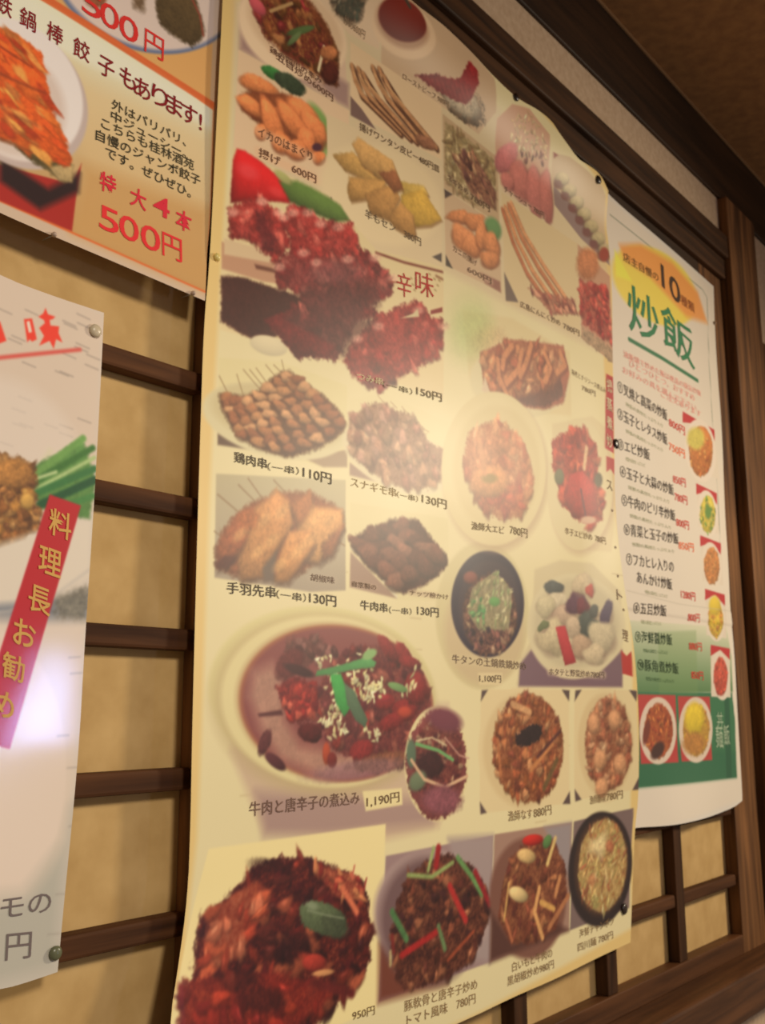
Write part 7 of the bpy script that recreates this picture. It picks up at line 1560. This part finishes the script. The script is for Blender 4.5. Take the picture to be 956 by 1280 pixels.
GYOZA = dict(base=[222,196,170], box=[163,527,311,663],
edges={"left":[[197.4,337.3],[186.2,455.2],[170.8,610.9]],"right":[[504.3,318.8],[514.4,432.8],[518.4,523.5],[518.6,600.2],[518.2,654.8]],"top":[[170.8,610.9],[306.4,641.0],[518.2,654.8]],"bottom":[[197.4,337.3],[262.3,330.4],[326.9,324.1],[408.9,321.7],[504.3,318.8]]},
areas=[
["dish_photo","printed photo of a plate of dumplings cut off by the top of the picture",[[350.4,552.4],[511.4,642.6],[511.5,544.0],[416.9,489.5],[363.3,500.7]]],
["dish_photo","printed photo of a pan-fried stick dumpling on a white plate over a red cloth",[[256.9,404.5],[283.5,465.7],[317.5,473.7],[361.6,473.6],[386.0,446.4],[388.1,387.8],[381.9,332.3],[326.6,333.3],[267.1,333.7]]]],
texts=[
["lettering",[["鉄",314.0,470.0,326.4,469.9,14.9,0.022],["鍋",332.2,469.4,345.1,469.3,15.2,0.022],["棒",353.7,470.1,367.2,470.1,15.6,0.022],["餃",375.7,469.3,389.9,469.3,16.0,0.022],["子",397.4,466.4,412.2,466.4,16.3,0.022],["も",416.9,467.2,432.3,467.2,16.7,0.022],["あ",430.5,465.3,446.3,465.3,16.9,0.022],["り",447.4,467.0,463.8,467.0,17.2,0.022],["ま",461.8,466.5,478.6,466.4,17.5,0.022],["す",477.3,466.3,494.6,466.3,17.7,0.022],["!",489.1,465.5,506.8,465.5,17.9,0.022]],[144,39,44],0.4,"dark red heading characters"],
["lettering",[["外はパリパリ、",410.9,443.2,483.2,444.7,8.8,0.02]],[71,66,49],0.4,None],
["lettering",[["中ジューシー。",410.7,433.7,483.5,434.2,8.7,0.02]],[71,66,49],0.4,None],
["lettering",[["こちらも桂林酒苑",402.6,423.3,492.1,427.4,9.3,0.02]],[70,66,49],0.4,None],
["lettering",[["自慢のジャンボ餃子",398.3,411.6,499.2,417.0,9.3,0.02]],[70,65,49],0.4,None],
["lettering",[["です。ぜひぜひ。",407.3,402.0,489.5,402.4,8.6,0.02]],[70,65,49],0.4,None],
["lettering",[["特",403.8,374.3,418.2,374.2,15.6,0.035],["大",431.0,373.2,446.3,373.1,16.1,0.035],["4",452.7,375.4,468.7,375.3,16.5,0.035],["本",474.8,371.9,491.5,371.8,16.9,0.035]],[229,53,71],0.4,"red printed price line"],
["lettering",[["5",404.4,343.8,421.6,343.6,19.5,0.012],["0",421.9,343.5,439.8,343.3,19.9,0.012],["0",441.5,343.0,460.1,342.8,20.3,0.012],["円",462.0,343.2,481.4,343.1,20.7,0.012]],[239,61,64],0.4,"red printed price"],
["lettering",[["5",381.4,509.0,398.4,509.0,19.7,0.012],["0",397.0,508.6,414.5,508.6,20.1,0.012],["0",414.6,507.8,432.8,507.7,20.4,0.012],["円",439.0,507.5,458.1,507.4,20.9,0.012]],[234,61,56],0.4,"red printed price on the upper plate"]],
ops=[
["P",[[170.8,610.9],[518.2,654.8],[517.5,553.4],[514.6,496.1],[315.7,498.9],[180.0,516.1]],[242,186,115],1,0,0,1],
["P",[[511.1,650.2],[518.2,654.8],[514.9,411.4],[509.6,331.6],[504.3,321.5],[507.7,488.2]],[221,198,179],1,0,0,0.7],
["E",445.7,578.7,[89.6,-28.0,17.3,-78.3],[120,134,169],0.03,0,0,1],
["E",446.4,580.6,[86.9,-27.1,16.9,-75.9],[242,222,210],0.05,0,0,1],
["P",[[449.1,573.5],[485.0,595.4],[496.4,571.8],[500.4,556.0],[487.1,538.1],[470.3,536.1],[453.7,539.8],[448.4,551.2]],[102,83,54],4,0.2,0.3,1],
["L",[[482.0,586.0],[494.7,570.8],[498.7,555.1]],2.2,[161,83,63],1.5,1,0],
["P",[[421.2,563.4],[440.2,575.3],[437.7,542.0],[428.4,539.3]],[137,110,83],6,0.1,0.3,1],
["E",393.0,532.0,[11.2,0.6,6.8,-13.4],[186,112,76],0.3,0.2,0.3,1],
["P",[[347.0,498.2],[346.6,505.1],[512.8,499.6],[513.0,492.3],[507.6,492.6]],[237,117,62],1,0,0,1],
["G",[[210.3,485.2],[348.3,498.3],[511.2,492.9],[509.7,409.3],[506.9,326.5],[326.6,333.3],[210.6,333.4]],[254,254,222],[199,148,86],1],
["P",[[292.9,489.6],[340.8,495.1],[511.2,491.4],[510.8,473.5],[417.6,472.1],[318.3,461.8],[284.3,455.4]],[254,253,231],8,0,0,0.8],
["P",[[355.6,463.9],[389.7,456.2],[510.9,467.7],[507.0,329.3],[381.9,331.7],[389.4,387.7]],[243,208,149],20,0,0,0.5],
["P",[[389.4,388.3],[509.9,400.8],[506.9,327.9],[381.9,332.9]],[216,167,103],16,0,0,0.8],
["L",[[210.6,333.4],[326.6,333.3],[401.9,330.5],[506.9,326.5]],1.6,[239,112,52],1,1,0],
["L",[[347.0,498.8],[423.9,500.3],[511.2,492.9]],2.0,[243,123,67],1,1,0],
["L",[[512.0,493.3],[511.4,410.0],[506.9,326.5]],1.4,[229,141,83],1,1,0],
["P",[[292.0,359.8],[325.7,359.8],[381.2,369.1],[388.0,388.4],[381.9,332.3],[326.6,333.3],[267.1,333.7]],[183,48,41],1,0,0,1],
["P",[[325.4,365.6],[362.3,357.4],[387.2,380.4],[386.7,365.2],[356.4,338.9],[326.2,348.0]],[48,30,32],6,0,0,1],
["E",338.4,417.3,[34.5,39.8,46.6,-28.3],[211,192,185],0.04,0,0,1],
["E",335.7,420.8,[33.4,38.5,45.5,-27.3],[254,245,240],0.05,0,0,1],
["E",334.1,409.1,[26.1,28.4,35.3,-20.4],[235,216,204],0.2,0,0,1],
["P",[[290.8,376.4],[324.3,381.6],[345.2,374.4],[373.4,367.1],[381.1,371.6],[381.6,384.3],[368.2,388.3],[342.1,383.8],[324.3,381.6],[289.4,392.9]],[101,86,49],3,0.1,0.3,1],
["P",[[361.4,374.3],[381.6,384.3],[381.1,370.4],[370.8,367.2]],[219,188,130],3,0.2,0.2,1],
["P",[[283.9,460.0],[318.6,458.2],[333.0,460.2],[350.8,457.4],[354.1,446.5],[357.5,433.2],[363.9,414.3],[374.1,398.5],[381.5,385.5],[373.9,380.9],[354.8,378.7],[324.4,379.3],[290.4,381.9]],[247,107,43],2.5,0.15,0.35,1],
["S",[[283.9,460.0],[318.6,458.2],[333.0,460.2],[350.8,457.4],[354.1,446.5],[357.5,433.2],[363.9,414.3],[374.1,398.5],[381.5,385.5],[373.9,380.9],[354.8,378.7],[324.4,379.3],[290.4,381.9]],90,15.4,5.9,-28,14,[[254,121,50],[235,92,38],[254,164,81],[247,145,73],[216,78,38]],301,0.12,0.3],
["L",[[296.4,443.4],[319.5,445.3],[344.2,442.5]],1.5,[142,60,34],2,0.9,0],
["L",[[320.9,425.4],[339.0,426.2],[355.3,428.2]],1.8,[157,69,36],2.5,0.9,0],
["L",[[311.2,400.2],[334.6,403.2],[353.3,400.0]],2.3,[254,191,109],4,0.5,0],
["P",[[290.8,376.4],[324.4,379.3],[348.5,379.5],[324.6,377.1]],[143,84,49],3,0,0,1],
["L",[[328.8,399.3],[350.1,400.9]],2.3,[132,68,38],3,0.5,0]])

CHICKEN = dict(base=[226,214,200], box=[211,421,-175,306],
edges={"left":[[261.3,-158.8],[218.7,297.6]],"right":[[404.6,-164.3],[406.2,-133.3],[411.4,-33.4],[410.7,45.8],[411.8,145.6],[412.8,281.1]],"top":[[218.7,297.6],[330.3,281.1],[366.5,280.0],[412.8,281.1]],"bottom":[[261.3,-158.8],[364.5,-167.1],[386.4,-166.0],[404.6,-164.3]]},
areas=[
["dish_photo","printed photo of fried chicken pieces beside cucumber strips",[[334.3,159.6],[400.0,189.2],[410.4,179.7],[408.1,122.4],[371.8,130.6],[365.2,95.6],[340.6,82.8]]],
["printed_ribbon","slanting red printed ribbon with gold characters",[[377.0,141.2],[401.4,137.2],[361.1,-24.5],[336.0,-18.0]]],
["printed_heading","red brush lettering with a red underline",[[326.4,257.5],[379.5,274.2],[395.2,251.1],[395.6,244.1],[329.4,219.5]]]],
texts=[
["lettering",[["料",377.7,114.7,394.9,111.4,18.3,0.03],["理",372.0,89.0,388.9,85.2,18.0,0.03],["長",366.6,63.4,383.1,59.2,17.7,0.03],["お",357.6,41.3,373.7,36.9,17.3,0.03],["勧",351.6,20.0,367.5,15.3,17.0,0.03],["め",346.4,-2.7,362.0,-7.8,16.7,0.03]],[218,170,89],0.4,"gold characters running down the red ribbon"],
["lettering",[["モの",361.8,-126.5,397.0,-127.1,13.3,0],["円",366.7,-150.7,384.4,-152.1,15.9,0]],[121,108,104],0.4,"dark outlined characters"]],
ops=[
["P",[[218.9,295.7],[412.8,281.1],[412.5,134.3],[235.5,127.3]],[231,211,191],8,0,0,1],
["L",[[345.8,194.0],[355.1,192.9]],0.7,[132,121,115],1.4,0.6,0],
["L",[[375.6,227.3],[385.8,226.2]],0.7,[134,123,116],1.4,0.6,0],
["L",[[349.7,202.9],[359.2,201.8]],0.7,[133,122,115],1.4,0.6,0],
["L",[[399.0,238.2],[409.9,237.1]],0.8,[134,123,116],1.4,0.6,0],
["L",[[331.2,258.6],[340.5,257.5]],0.7,[137,126,119],1.4,0.6,0],
["L",[[339.0,169.8],[348.1,168.7]],0.7,[130,120,113],1.4,0.6,0],
["L",[[370.0,188.5],[379.8,187.3]],0.7,[131,120,114],1.4,0.6,0],
["L",[[339.5,240.3],[348.9,239.1]],0.7,[135,124,118],1.4,0.6,0],
["L",[[381.5,184.9],[391.6,183.8]],0.7,[131,120,114],1.4,0.6,0],
["L",[[350.1,263.8],[359.8,262.6]],0.7,[137,126,119],1.4,0.6,0],
["L",[[390.9,251.7],[401.6,250.6]],0.8,[135,124,117],1.4,0.6,0],
["L",[[380.4,263.1],[390.9,262.0]],0.8,[136,125,118],1.4,0.6,0],
["L",[[381.4,190.5],[391.5,189.4]],0.7,[131,120,114],1.4,0.6,0],
["L",[[380.6,241.4],[391.0,240.3]],0.7,[135,124,117],1.4,0.6,0],
["L",[[379.2,264.8],[389.7,263.7]],0.8,[136,125,118],1.4,0.6,0],
["L",[[350.7,227.0],[360.3,225.8]],0.7,[134,123,117],1.4,0.6,0],
["L",[[391.1,266.8],[401.9,265.7]],0.8,[136,125,118],1.4,0.6,0],
["L",[[395.2,198.0],[405.8,196.9]],0.7,[132,121,114],1.4,0.6,0],
["L",[[399.9,245.8],[410.8,244.7]],0.8,[135,124,117],1.4,0.6,0],
["L",[[341.8,243.0],[351.3,241.8]],0.7,[136,124,118],1.4,0.6,0],
["L",[[392.3,179.8],[402.6,178.7]],0.7,[130,120,113],1.4,0.6,0],
["L",[[379.3,227.9],[389.6,226.7]],0.7,[134,123,116],1.4,0.6,0],
["L",[[351.9,185.0],[361.4,183.9]],0.7,[131,120,114],1.4,0.6,0],
["L",[[390.3,273.4],[401.1,272.3]],0.8,[137,125,119],1.4,0.6,0],
["L",[[347.0,184.2],[356.3,183.0]],0.7,[131,120,114],1.4,0.6,0],
["L",[[389.8,248.8],[400.4,247.7]],0.8,[135,124,117],1.4,0.6,0],
["E",341.8,134.6,[65.4,6.3,10.1,-77.7],[239,224,209],0.15,0,0,0.7],
["L",[[348.1,125.1],[373.5,172.5]],2.7,[236,227,204],4,0.35,0],
["L",[[350.8,127.0],[375.5,170.7]],2.7,[221,227,161],4,0.35,0],
["L",[[353.4,129.0],[377.4,168.8]],2.7,[236,227,204],4,0.35,0],
["L",[[356.1,131.0],[379.4,167.0]],2.7,[221,227,161],4,0.35,0],
["L",[[358.8,133.0],[381.4,165.1]],2.7,[236,227,204],4,0.35,0],
["L",[[361.5,135.0],[383.3,163.2]],2.7,[221,227,161],4,0.35,0],
["L",[[364.3,137.0],[385.3,161.4]],2.7,[236,227,204],4,0.35,0],
["L",[[367.0,139.1],[387.3,159.5]],2.7,[221,227,161],4,0.35,0],
["L",[[369.8,141.2],[389.3,157.6]],2.7,[236,227,204],4,0.35,0],
["P",[[362.8,156.8],[400.3,184.6],[409.5,162.3],[411.8,157.0],[409.0,128.2],[371.8,130.6],[362.6,143.2]],[99,150,75],3,0.1,0.2,1],
["L",[[364.3,152.2],[400.3,184.6]],5.0,[119,171,87],2,1,0.1],
["L",[[363.5,146.6],[408.5,179.4]],4.4,[65,121,52],2,1,0.1],
["L",[[366.2,142.7],[410.2,172.8]],2.8,[183,211,140],2,1,0.1],
["L",[[365.3,139.4],[410.6,164.8]],4.9,[60,125,65],2,1,0.1],
["L",[[369.3,132.4],[411.1,156.8]],5.5,[30,90,50],2,1,0.1],
["L",[[376.7,129.2],[410.5,145.3]],4.4,[75,139,69],2,1,0.1],
["L",[[363.4,148.8],[380.7,157.2]],2.2,[204,225,161],2,1,0.1],
["P",[[323.2,162.8],[339.6,161.7],[352.1,160.8],[362.6,159.5],[366.9,149.4],[365.3,138.3],[373.1,128.7],[370.4,117.5],[360.6,109.9],[361.4,100.5],[355.3,91.5],[345.6,88.4],[329.6,86.8]],[149,98,51],4,0.2,0.4,1],
["S",[[323.2,162.8],[339.6,161.7],[352.1,160.8],[362.6,159.5],[366.9,149.4],[365.3,138.3],[373.1,128.7],[370.4,117.5],[360.6,109.9],[361.4,100.5],[355.3,91.5],[345.6,88.4],[329.6,86.8]],110,7.8,5.8,20,80,[[175,117,62],[149,94,47],[202,149,85],[120,75,41],[188,132,62]],311,0.5,0.5],
["E",349.4,150.7,[14.5,0.8,2.5,-9.5],[189,131,67],0.3,0.3,0.5,1],
["E",361.0,134.4,[5.1,0.4,0.8,-5.3],[220,171,86],0.5,0.3,0.2,1],
["P",[[325.7,70.5],[369.4,70.9],[398.7,76.4],[412.2,78.6],[413.6,59.0],[382.3,53.9],[327.7,46.9]],[117,125,138],8,0,0,0.8],
["P",[[384.2,76.3],[412.0,81.3],[411.1,57.7],[387.9,57.4]],[125,117,96],6,0,0.5,0.7],
["P",[[313.7,90.2],[377.5,118.4],[410.3,128.4],[412.1,89.6],[392.6,75.9],[369.6,68.8],[316.2,60.9]],[238,225,206],6,0,0,1],
["L",[[326.8,57.7],[353.3,61.4],[381.0,70.7],[411.2,93.9]],1.6,[205,197,188],3,0.7,0],
["P",[[316.6,56.0],[412.4,57.8],[410.6,-38.5],[407.2,-94.0],[383.1,-115.5],[329.5,-108.1]],[238,220,201],10,0,0,1],
["E",350.0,-35.7,[52.6,6.4,-2.4,-85.0],[244,225,207],0.05,0,0,1],
["P",[[406.5,-84.0],[409.9,-64.1],[406.2,-133.3],[404.6,-164.3],[333.6,-166.1],[329.8,-112.6],[377.5,-114.7]],[189,187,172],18,0,0,0.8],
["L",[[399.3,33.6],[407.8,34.4]],0.7,[145,134,124],1.4,0.5,0],
["L",[[401.3,23.1],[409.8,23.8]],0.7,[144,134,124],1.4,0.5,0],
["L",[[394.7,-17.4],[403.0,-17.1]],0.7,[143,133,123],1.4,0.5,0],
["L",[[403.3,-38.2],[411.7,-38.1]],0.7,[145,134,124],1.4,0.5,0],
["L",[[407.1,-75.5],[415.6,-75.7]],0.7,[147,137,126],1.4,0.5,0],
["L",[[400.4,-116.9],[408.7,-117.5]],0.6,[150,140,129],1.4,0.5,0],
["L",[[396.1,-140.4],[404.3,-141.2]],0.6,[152,141,130],1.4,0.5,0],
["P",[[377.0,141.2],[401.4,137.2],[361.1,-24.5],[336.0,-18.0]],[198,29,38],1,0,0,1],
["P",[[349.6,256.8],[355.5,259.1],[360.0,245.6],[356.6,243.0],[354.7,244.1],[353.1,241.4]],[254,71,51],0.8,0,0,1],
["P",[[351.5,255.6],[353.8,256.9],[356.1,249.6],[353.8,248.4]],[254,233,215],0.6,0,0,1],
["P",[[360.2,261.7],[363.6,265.1],[365.2,269.6],[367.3,265.7],[373.0,265.7],[371.2,263.4],[368.8,262.1],[369.7,258.3],[376.5,259.7],[376.2,255.0],[379.7,249.0],[374.6,249.8],[373.2,242.5],[369.7,247.3],[362.1,241.7],[365.3,249.5],[361.3,254.0],[365.3,258.7],[364.5,260.7]],[254,71,51],0.8,0,0,1],
["P",[[327.0,250.5],[332.7,250.0],[338.1,238.3],[333.8,235.4],[328.3,233.3]],[254,71,51],0.8,0,0,1],
["L",[[318.4,219.8],[334.5,225.7],[363.1,236.3],[394.1,247.8]],2.7,[231,90,79],2,0.95,0]])

PINS = [
    (515.7, 360.1, 'relief_main', (236, 214, 130), 0.0042, 'cream pin on the left edge of the large poster'),
    (405.3, 264.8, 'relief_chicken', (206, 190, 160), 0.0062, 'round beige pin at the top right corner of the fried chicken sheet'),
    (401.5, -152.3, 'relief_chicken', (104, 106, 78), 0.0058, 'dark greenish pin at the bottom right corner of the fried chicken sheet'),
    (967.3, 723.4, 'relief_main', (46, 32, 24), 0.0065, 'dark pin on the wavy top edge of the large poster, farther left'),
    (1180.0, 706.2, 'relief_main', (44, 34, 26), 0.008, 'dark pin at the top right corner of the large poster'),
    (1218.6, 344.1, 'relief_main', (50, 36, 28), 0.009, 'dark pin on the right edge of the large poster beside the red ribbon'),
    (1182.1, -238.4, 'relief_main', (56, 42, 34), 0.0085, 'dark pin at the bottom right corner of the large poster'),
    (366.7, 323.5, 'relief_gyoza', (196, 170, 150), 0.0024, 'tiny clear pin at the lower edge of the orange card, left one'),
    (491.1, 320.6, 'relief_gyoza', (196, 170, 150), 0.0024, 'tiny clear pin at the lower right corner of the orange card'),
    (1623.5, 637.3, 'relief_rice', (150, 120, 90), 0.004, 'small brown pin on the right edge of the fried rice sheet'),
]

# ------------------------------------------------------------------ the room
def U(u):
    return u * S


def V(v):
    return Z0 + v * S


wood_x = wood_mat('brown_stained_wood_lengthwise', (44, 27, 15), (84, 54, 30), 0.62, 0, spec=0.2)
wood_z = wood_mat('brown_stained_wood_upright', (72, 46, 27), (140, 96, 58), 0.62, 2, spec=0.2)
wood_dark = wood_mat('dark_brown_wood', (38, 24, 14), (66, 43, 25), 0.5, 0)
wood_slat = wood_mat('lattice_wood', (56, 33, 19), (98, 62, 36), 0.7, 0, spec=0.15)
wood_slat_z = wood_mat('lattice_wood_upright', (46, 29, 17), (84, 54, 32), 0.7, 2, spec=0.15)
wood_sill = wood_mat('sill_wood', (66, 40, 22), (104, 66, 38), 0.5, 0, spec=0.25)
tan = plaster_mat('tan_backing_paper', (192, 156, 100), (210, 175, 118), 34, 0.85, 0.15)
plaster = plaster_mat('pale_plaster', (196, 168, 138), (214, 188, 158), 120, 0.95, 0.4)
bead_m = plain_mat('pale_bead', (150, 112, 74), 0.6, 0.3)  # one even lighter brown for the bead under the ceiling
ceil_m = plaster_mat('brown_ceiling_board', (136, 96, 60), (160, 114, 70), 60, 0.8, 0.2)

W0_, W1_ = U(-1.2), U(8.0)
structure(bevel_box('wall_back', W0_, W1_, 0.024, 0.06, V(-0.9), V(1.70), plaster, bev=0), 'plaster wall that carries the lattice and beams')
structure(bevel_box('wall_right', U(3.0), W1_, -0.001, 0.023, V(1.12), V(1.4815), plaster, bev=0), 'pale plaster panel right of the post')
structure(bevel_box('trim_10', U(3.0), W1_, -0.004, 0.0225, V(-0.9), V(1.119), wood_z, bev=0.001), 'brown board right of the post')
structure(bevel_box('ceiling', W0_, W1_, -2.6, 0.02, V(1.702), V(1.74), ceil_m, bev=0), 'brown ceiling')
structure(bevel_box('trim_1', W0_, W1_, -0.007, 0.023, V(1.482), V(1.701), wood_dark, bev=0.002), 'dark beam under the ceiling')
structure(bevel_box('trim_2', W0_, W1_, -0.011, -0.0072, V(1.694), V(1.7018), bead_m, bev=0.0008), 'thin pale bead between beam and ceiling')
structure(bevel_box('wall_strip', W0_, U(2.80), -0.002, 0.023, V(1.34), V(1.4815), plaster, bev=0), 'narrow pale plaster strip between the beams')
structure(bevel_box('trim_3', W0_, U(2.799), -0.016, 0.023, V(1.284), V(1.354), wood_x, bev=0.0025), 'brown moulded rail with a bevelled edge')  # same wood throughout, edges only bevelled
structure(bevel_box('trim_4', W0_, U(2.799), -0.008, 0.023, V(1.2225), V(1.2835), wood_x, bev=0.002), 'brown rail over the lattice')
structure(bevel_box('trim_5', U(2.80), U(3.03), -0.019, 0.0235, V(-0.9), V(1.4815), wood_z, bev=0.003), 'wooden corner post right of the lattice')
structure(bevel_box('trim_6', W0_, U(2.799), -0.045, 0.023, V(-0.695), V(-0.600), wood_sill, bev=0.004), 'reddish brown sill under the lattice')
structure(bevel_box('wall_dado', W0_, U(2.799), -0.002, 0.0235, V(-0.9), V(-0.6955), plaster, bev=0), 'pale wall below the sill')


def screen(u0, u1, v0, v1, posts, slats, label, stile_l, stile_r):
    """a wooden lattice: frame, uprights and slats in front of tan paper, every piece its own part"""
    root = empty('lattice_screen', (U(u0), 0.0, V(v0)))
    tag(root, label, 'lattice screen', 'lattice screens behind the posters')

    def part(name, a, b, y0, y1, c, d, m, bev=0.0012):
        o = bevel_box(name, U(a), U(b), y0, y1, V(c), V(d), m, None, bev)
        o.parent = root
        o.matrix_parent_inverse = Matrix.Translation(-root.location)
    part('backing_paper', u0, u1, 0.0205, 0.0235, v0, v1, tan, 0)
    part('stile', u0, u0 + stile_l, 0.001, 0.0204, v0, v1, wood_slat_z)
    part('stile', u1 - stile_r, u1, 0.001, 0.0204, v0, v1, wood_z)
    part('rail', u0 + stile_l, u1 - stile_r, 0.001, 0.0204, v1 - 0.05, v1, wood_dark)
    part('rail', u0 + stile_l, u1 - stile_r, 0.001, 0.0204, v0, v0 + 0.045, wood_sill)
    for p in posts:
        part('upright_bar', p - 0.021, p + 0.021, 0.0035, 0.0203, v0 + 0.045, v1 - 0.05, wood_slat_z)
    xs = [u0 + stile_l] + [q for p in posts for q in (p - 0.0212, p + 0.0212)] + [u1 - stile_r]
    for v in slats:
        for a, b in zip(xs[0::2], xs[1::2]):
            part('slat', a, b, 0.0055, 0.0202, v - 0.0145, v + 0.0125, wood_slat, 0.0025)
    return root


SL = [0.427 - 0.1705 * k for k in range(-4, 6)]
screen(0.868, 2.795, -0.6, 1.222, [0.92 + 0.0, 1.262, 1.604, 1.945, 2.285], SL, 'brown lattice screen behind the large sheet and the rice sheet, right of the left screen', 0.05, 0.165)
screen(-1.1, 0.8675, -0.6, 1.222, [-0.78, -0.44, -0.1, 0.245], SL, 'brown lattice screen with tan paper showing between the left posters and the large sheet', 0.16, 0.006)

# ------------------------------------------------------------------ the posters


def poster(name, label, D_, relief, material, nc, nr, dense, blur, group=None):
    root = empty(name, (0, 0, 0))
    tag(root, label, 'poster', group)
    x0, x1, z0, z1 = D_['box']
    pr = Print(x0, x1, z0, z1, D_['base'])
    pr.run(D_['ops'])
    pr.blur(blur)
    e = {k: smooth_polyline(v, 2) for k, v in D_['edges'].items()}
    print_sheet(root, pr, e, relief, material, D_['areas'], nc, nr, dense)
    for nm, items, col, rough, lb in D_['texts']:
        o = lettering(root, relief, items, nm, col, rough)
        if lb:
            o['label'] = lb
    return root


paper_main = print_mat('coated_poster_paper', 0.42, 0.45)
paper_lam = print_mat('laminated_card', 0.5, 0.4, 0.8, 0.10)
paper_lam2 = print_mat('laminated_menu_sheet', 0.5, 0.4, 0.6, 0.14)
poster('menu_poster', 'large yellowed poster of many printed dishes with prices, pinned to the lattice in the middle', MAIN, relief_main, paper_main, 430, 1040, 0.8, 2)
poster('menu_poster', 'white laminated fried rice menu sheet with a green lower part, right of the large poster', RICE, relief_rice, paper_lam2, 190, 640, 0.25, 1)
poster('menu_poster', 'orange laminated card of stick dumplings with dark red handwriting, upper left corner', GYOZA, relief_gyoza, paper_lam, 360, 420, 0.1, 1)
poster('menu_poster', 'pale laminated sheet of fried chicken with a slanting red ribbon, lower left edge', CHICKEN, relief_chicken, paper_lam, 260, 560, 0.1, 1)


def push_pin(X, Z, relief, c, r, label, group):
    u, v = X / 600.0, Z / 600.0
    y = -float(relief(np.float64(u), np.float64(v))) * S
    root = empty('push_pin', (X / 1000, y, Z / 1000 + Z0))
    tag(root, label, 'pin', group)
    prof = [(0.0, -0.0065), (0.45 * r, -0.0062), (0.8 * r, -0.005), (r, -0.003), (r * .96, -0.0012), (r * .6, -0.0004), (0, -0.0003)]
    n = 20
    vs, fs = [], []
    for (rr, yy) in prof:
        rr, yy = rr * 0.78, yy * 0.6
        for i in range(n):
            a = 2 * math.pi * i / n
            vs.append((rr * math.cos(a), yy, rr * math.sin(a)))
    for k in range(len(prof) - 1):
        for i in range(n):
            fs.append((k * n + i, (k + 1) * n + i, (k + 1) * n + (i + 1) % n, k * n + (i + 1) % n))
    mesh_obj('head', vs, fs, plain_mat('pin_plastic', c, 0.3, 0.5), root, True)
    vs, fs = [], []
    for (rr, yy) in ((0.0006, -0.0003), (0.0005, 0.004), (0.0, 0.007 + max(0, -y))):
        for i in range(8):
            a = 2 * math.pi * i / 8
            vs.append((rr * math.cos(a), yy, rr * math.sin(a)))
    for k in range(2):
        for i in range(8):
            fs.append((k * 8 + i, k * 8 + (i + 1) % 8, (k + 1) * 8 + (i + 1) % 8, (k + 1) * 8 + i))
    mesh_obj('needle', vs, fs, plain_mat('pin_steel', (150, 150, 150), 0.3, 0.6), root, True)


for p in PINS:
    push_pin(p[0], p[1], globals()[p[2]], p[3], p[4], p[5], 'pins in the posters')
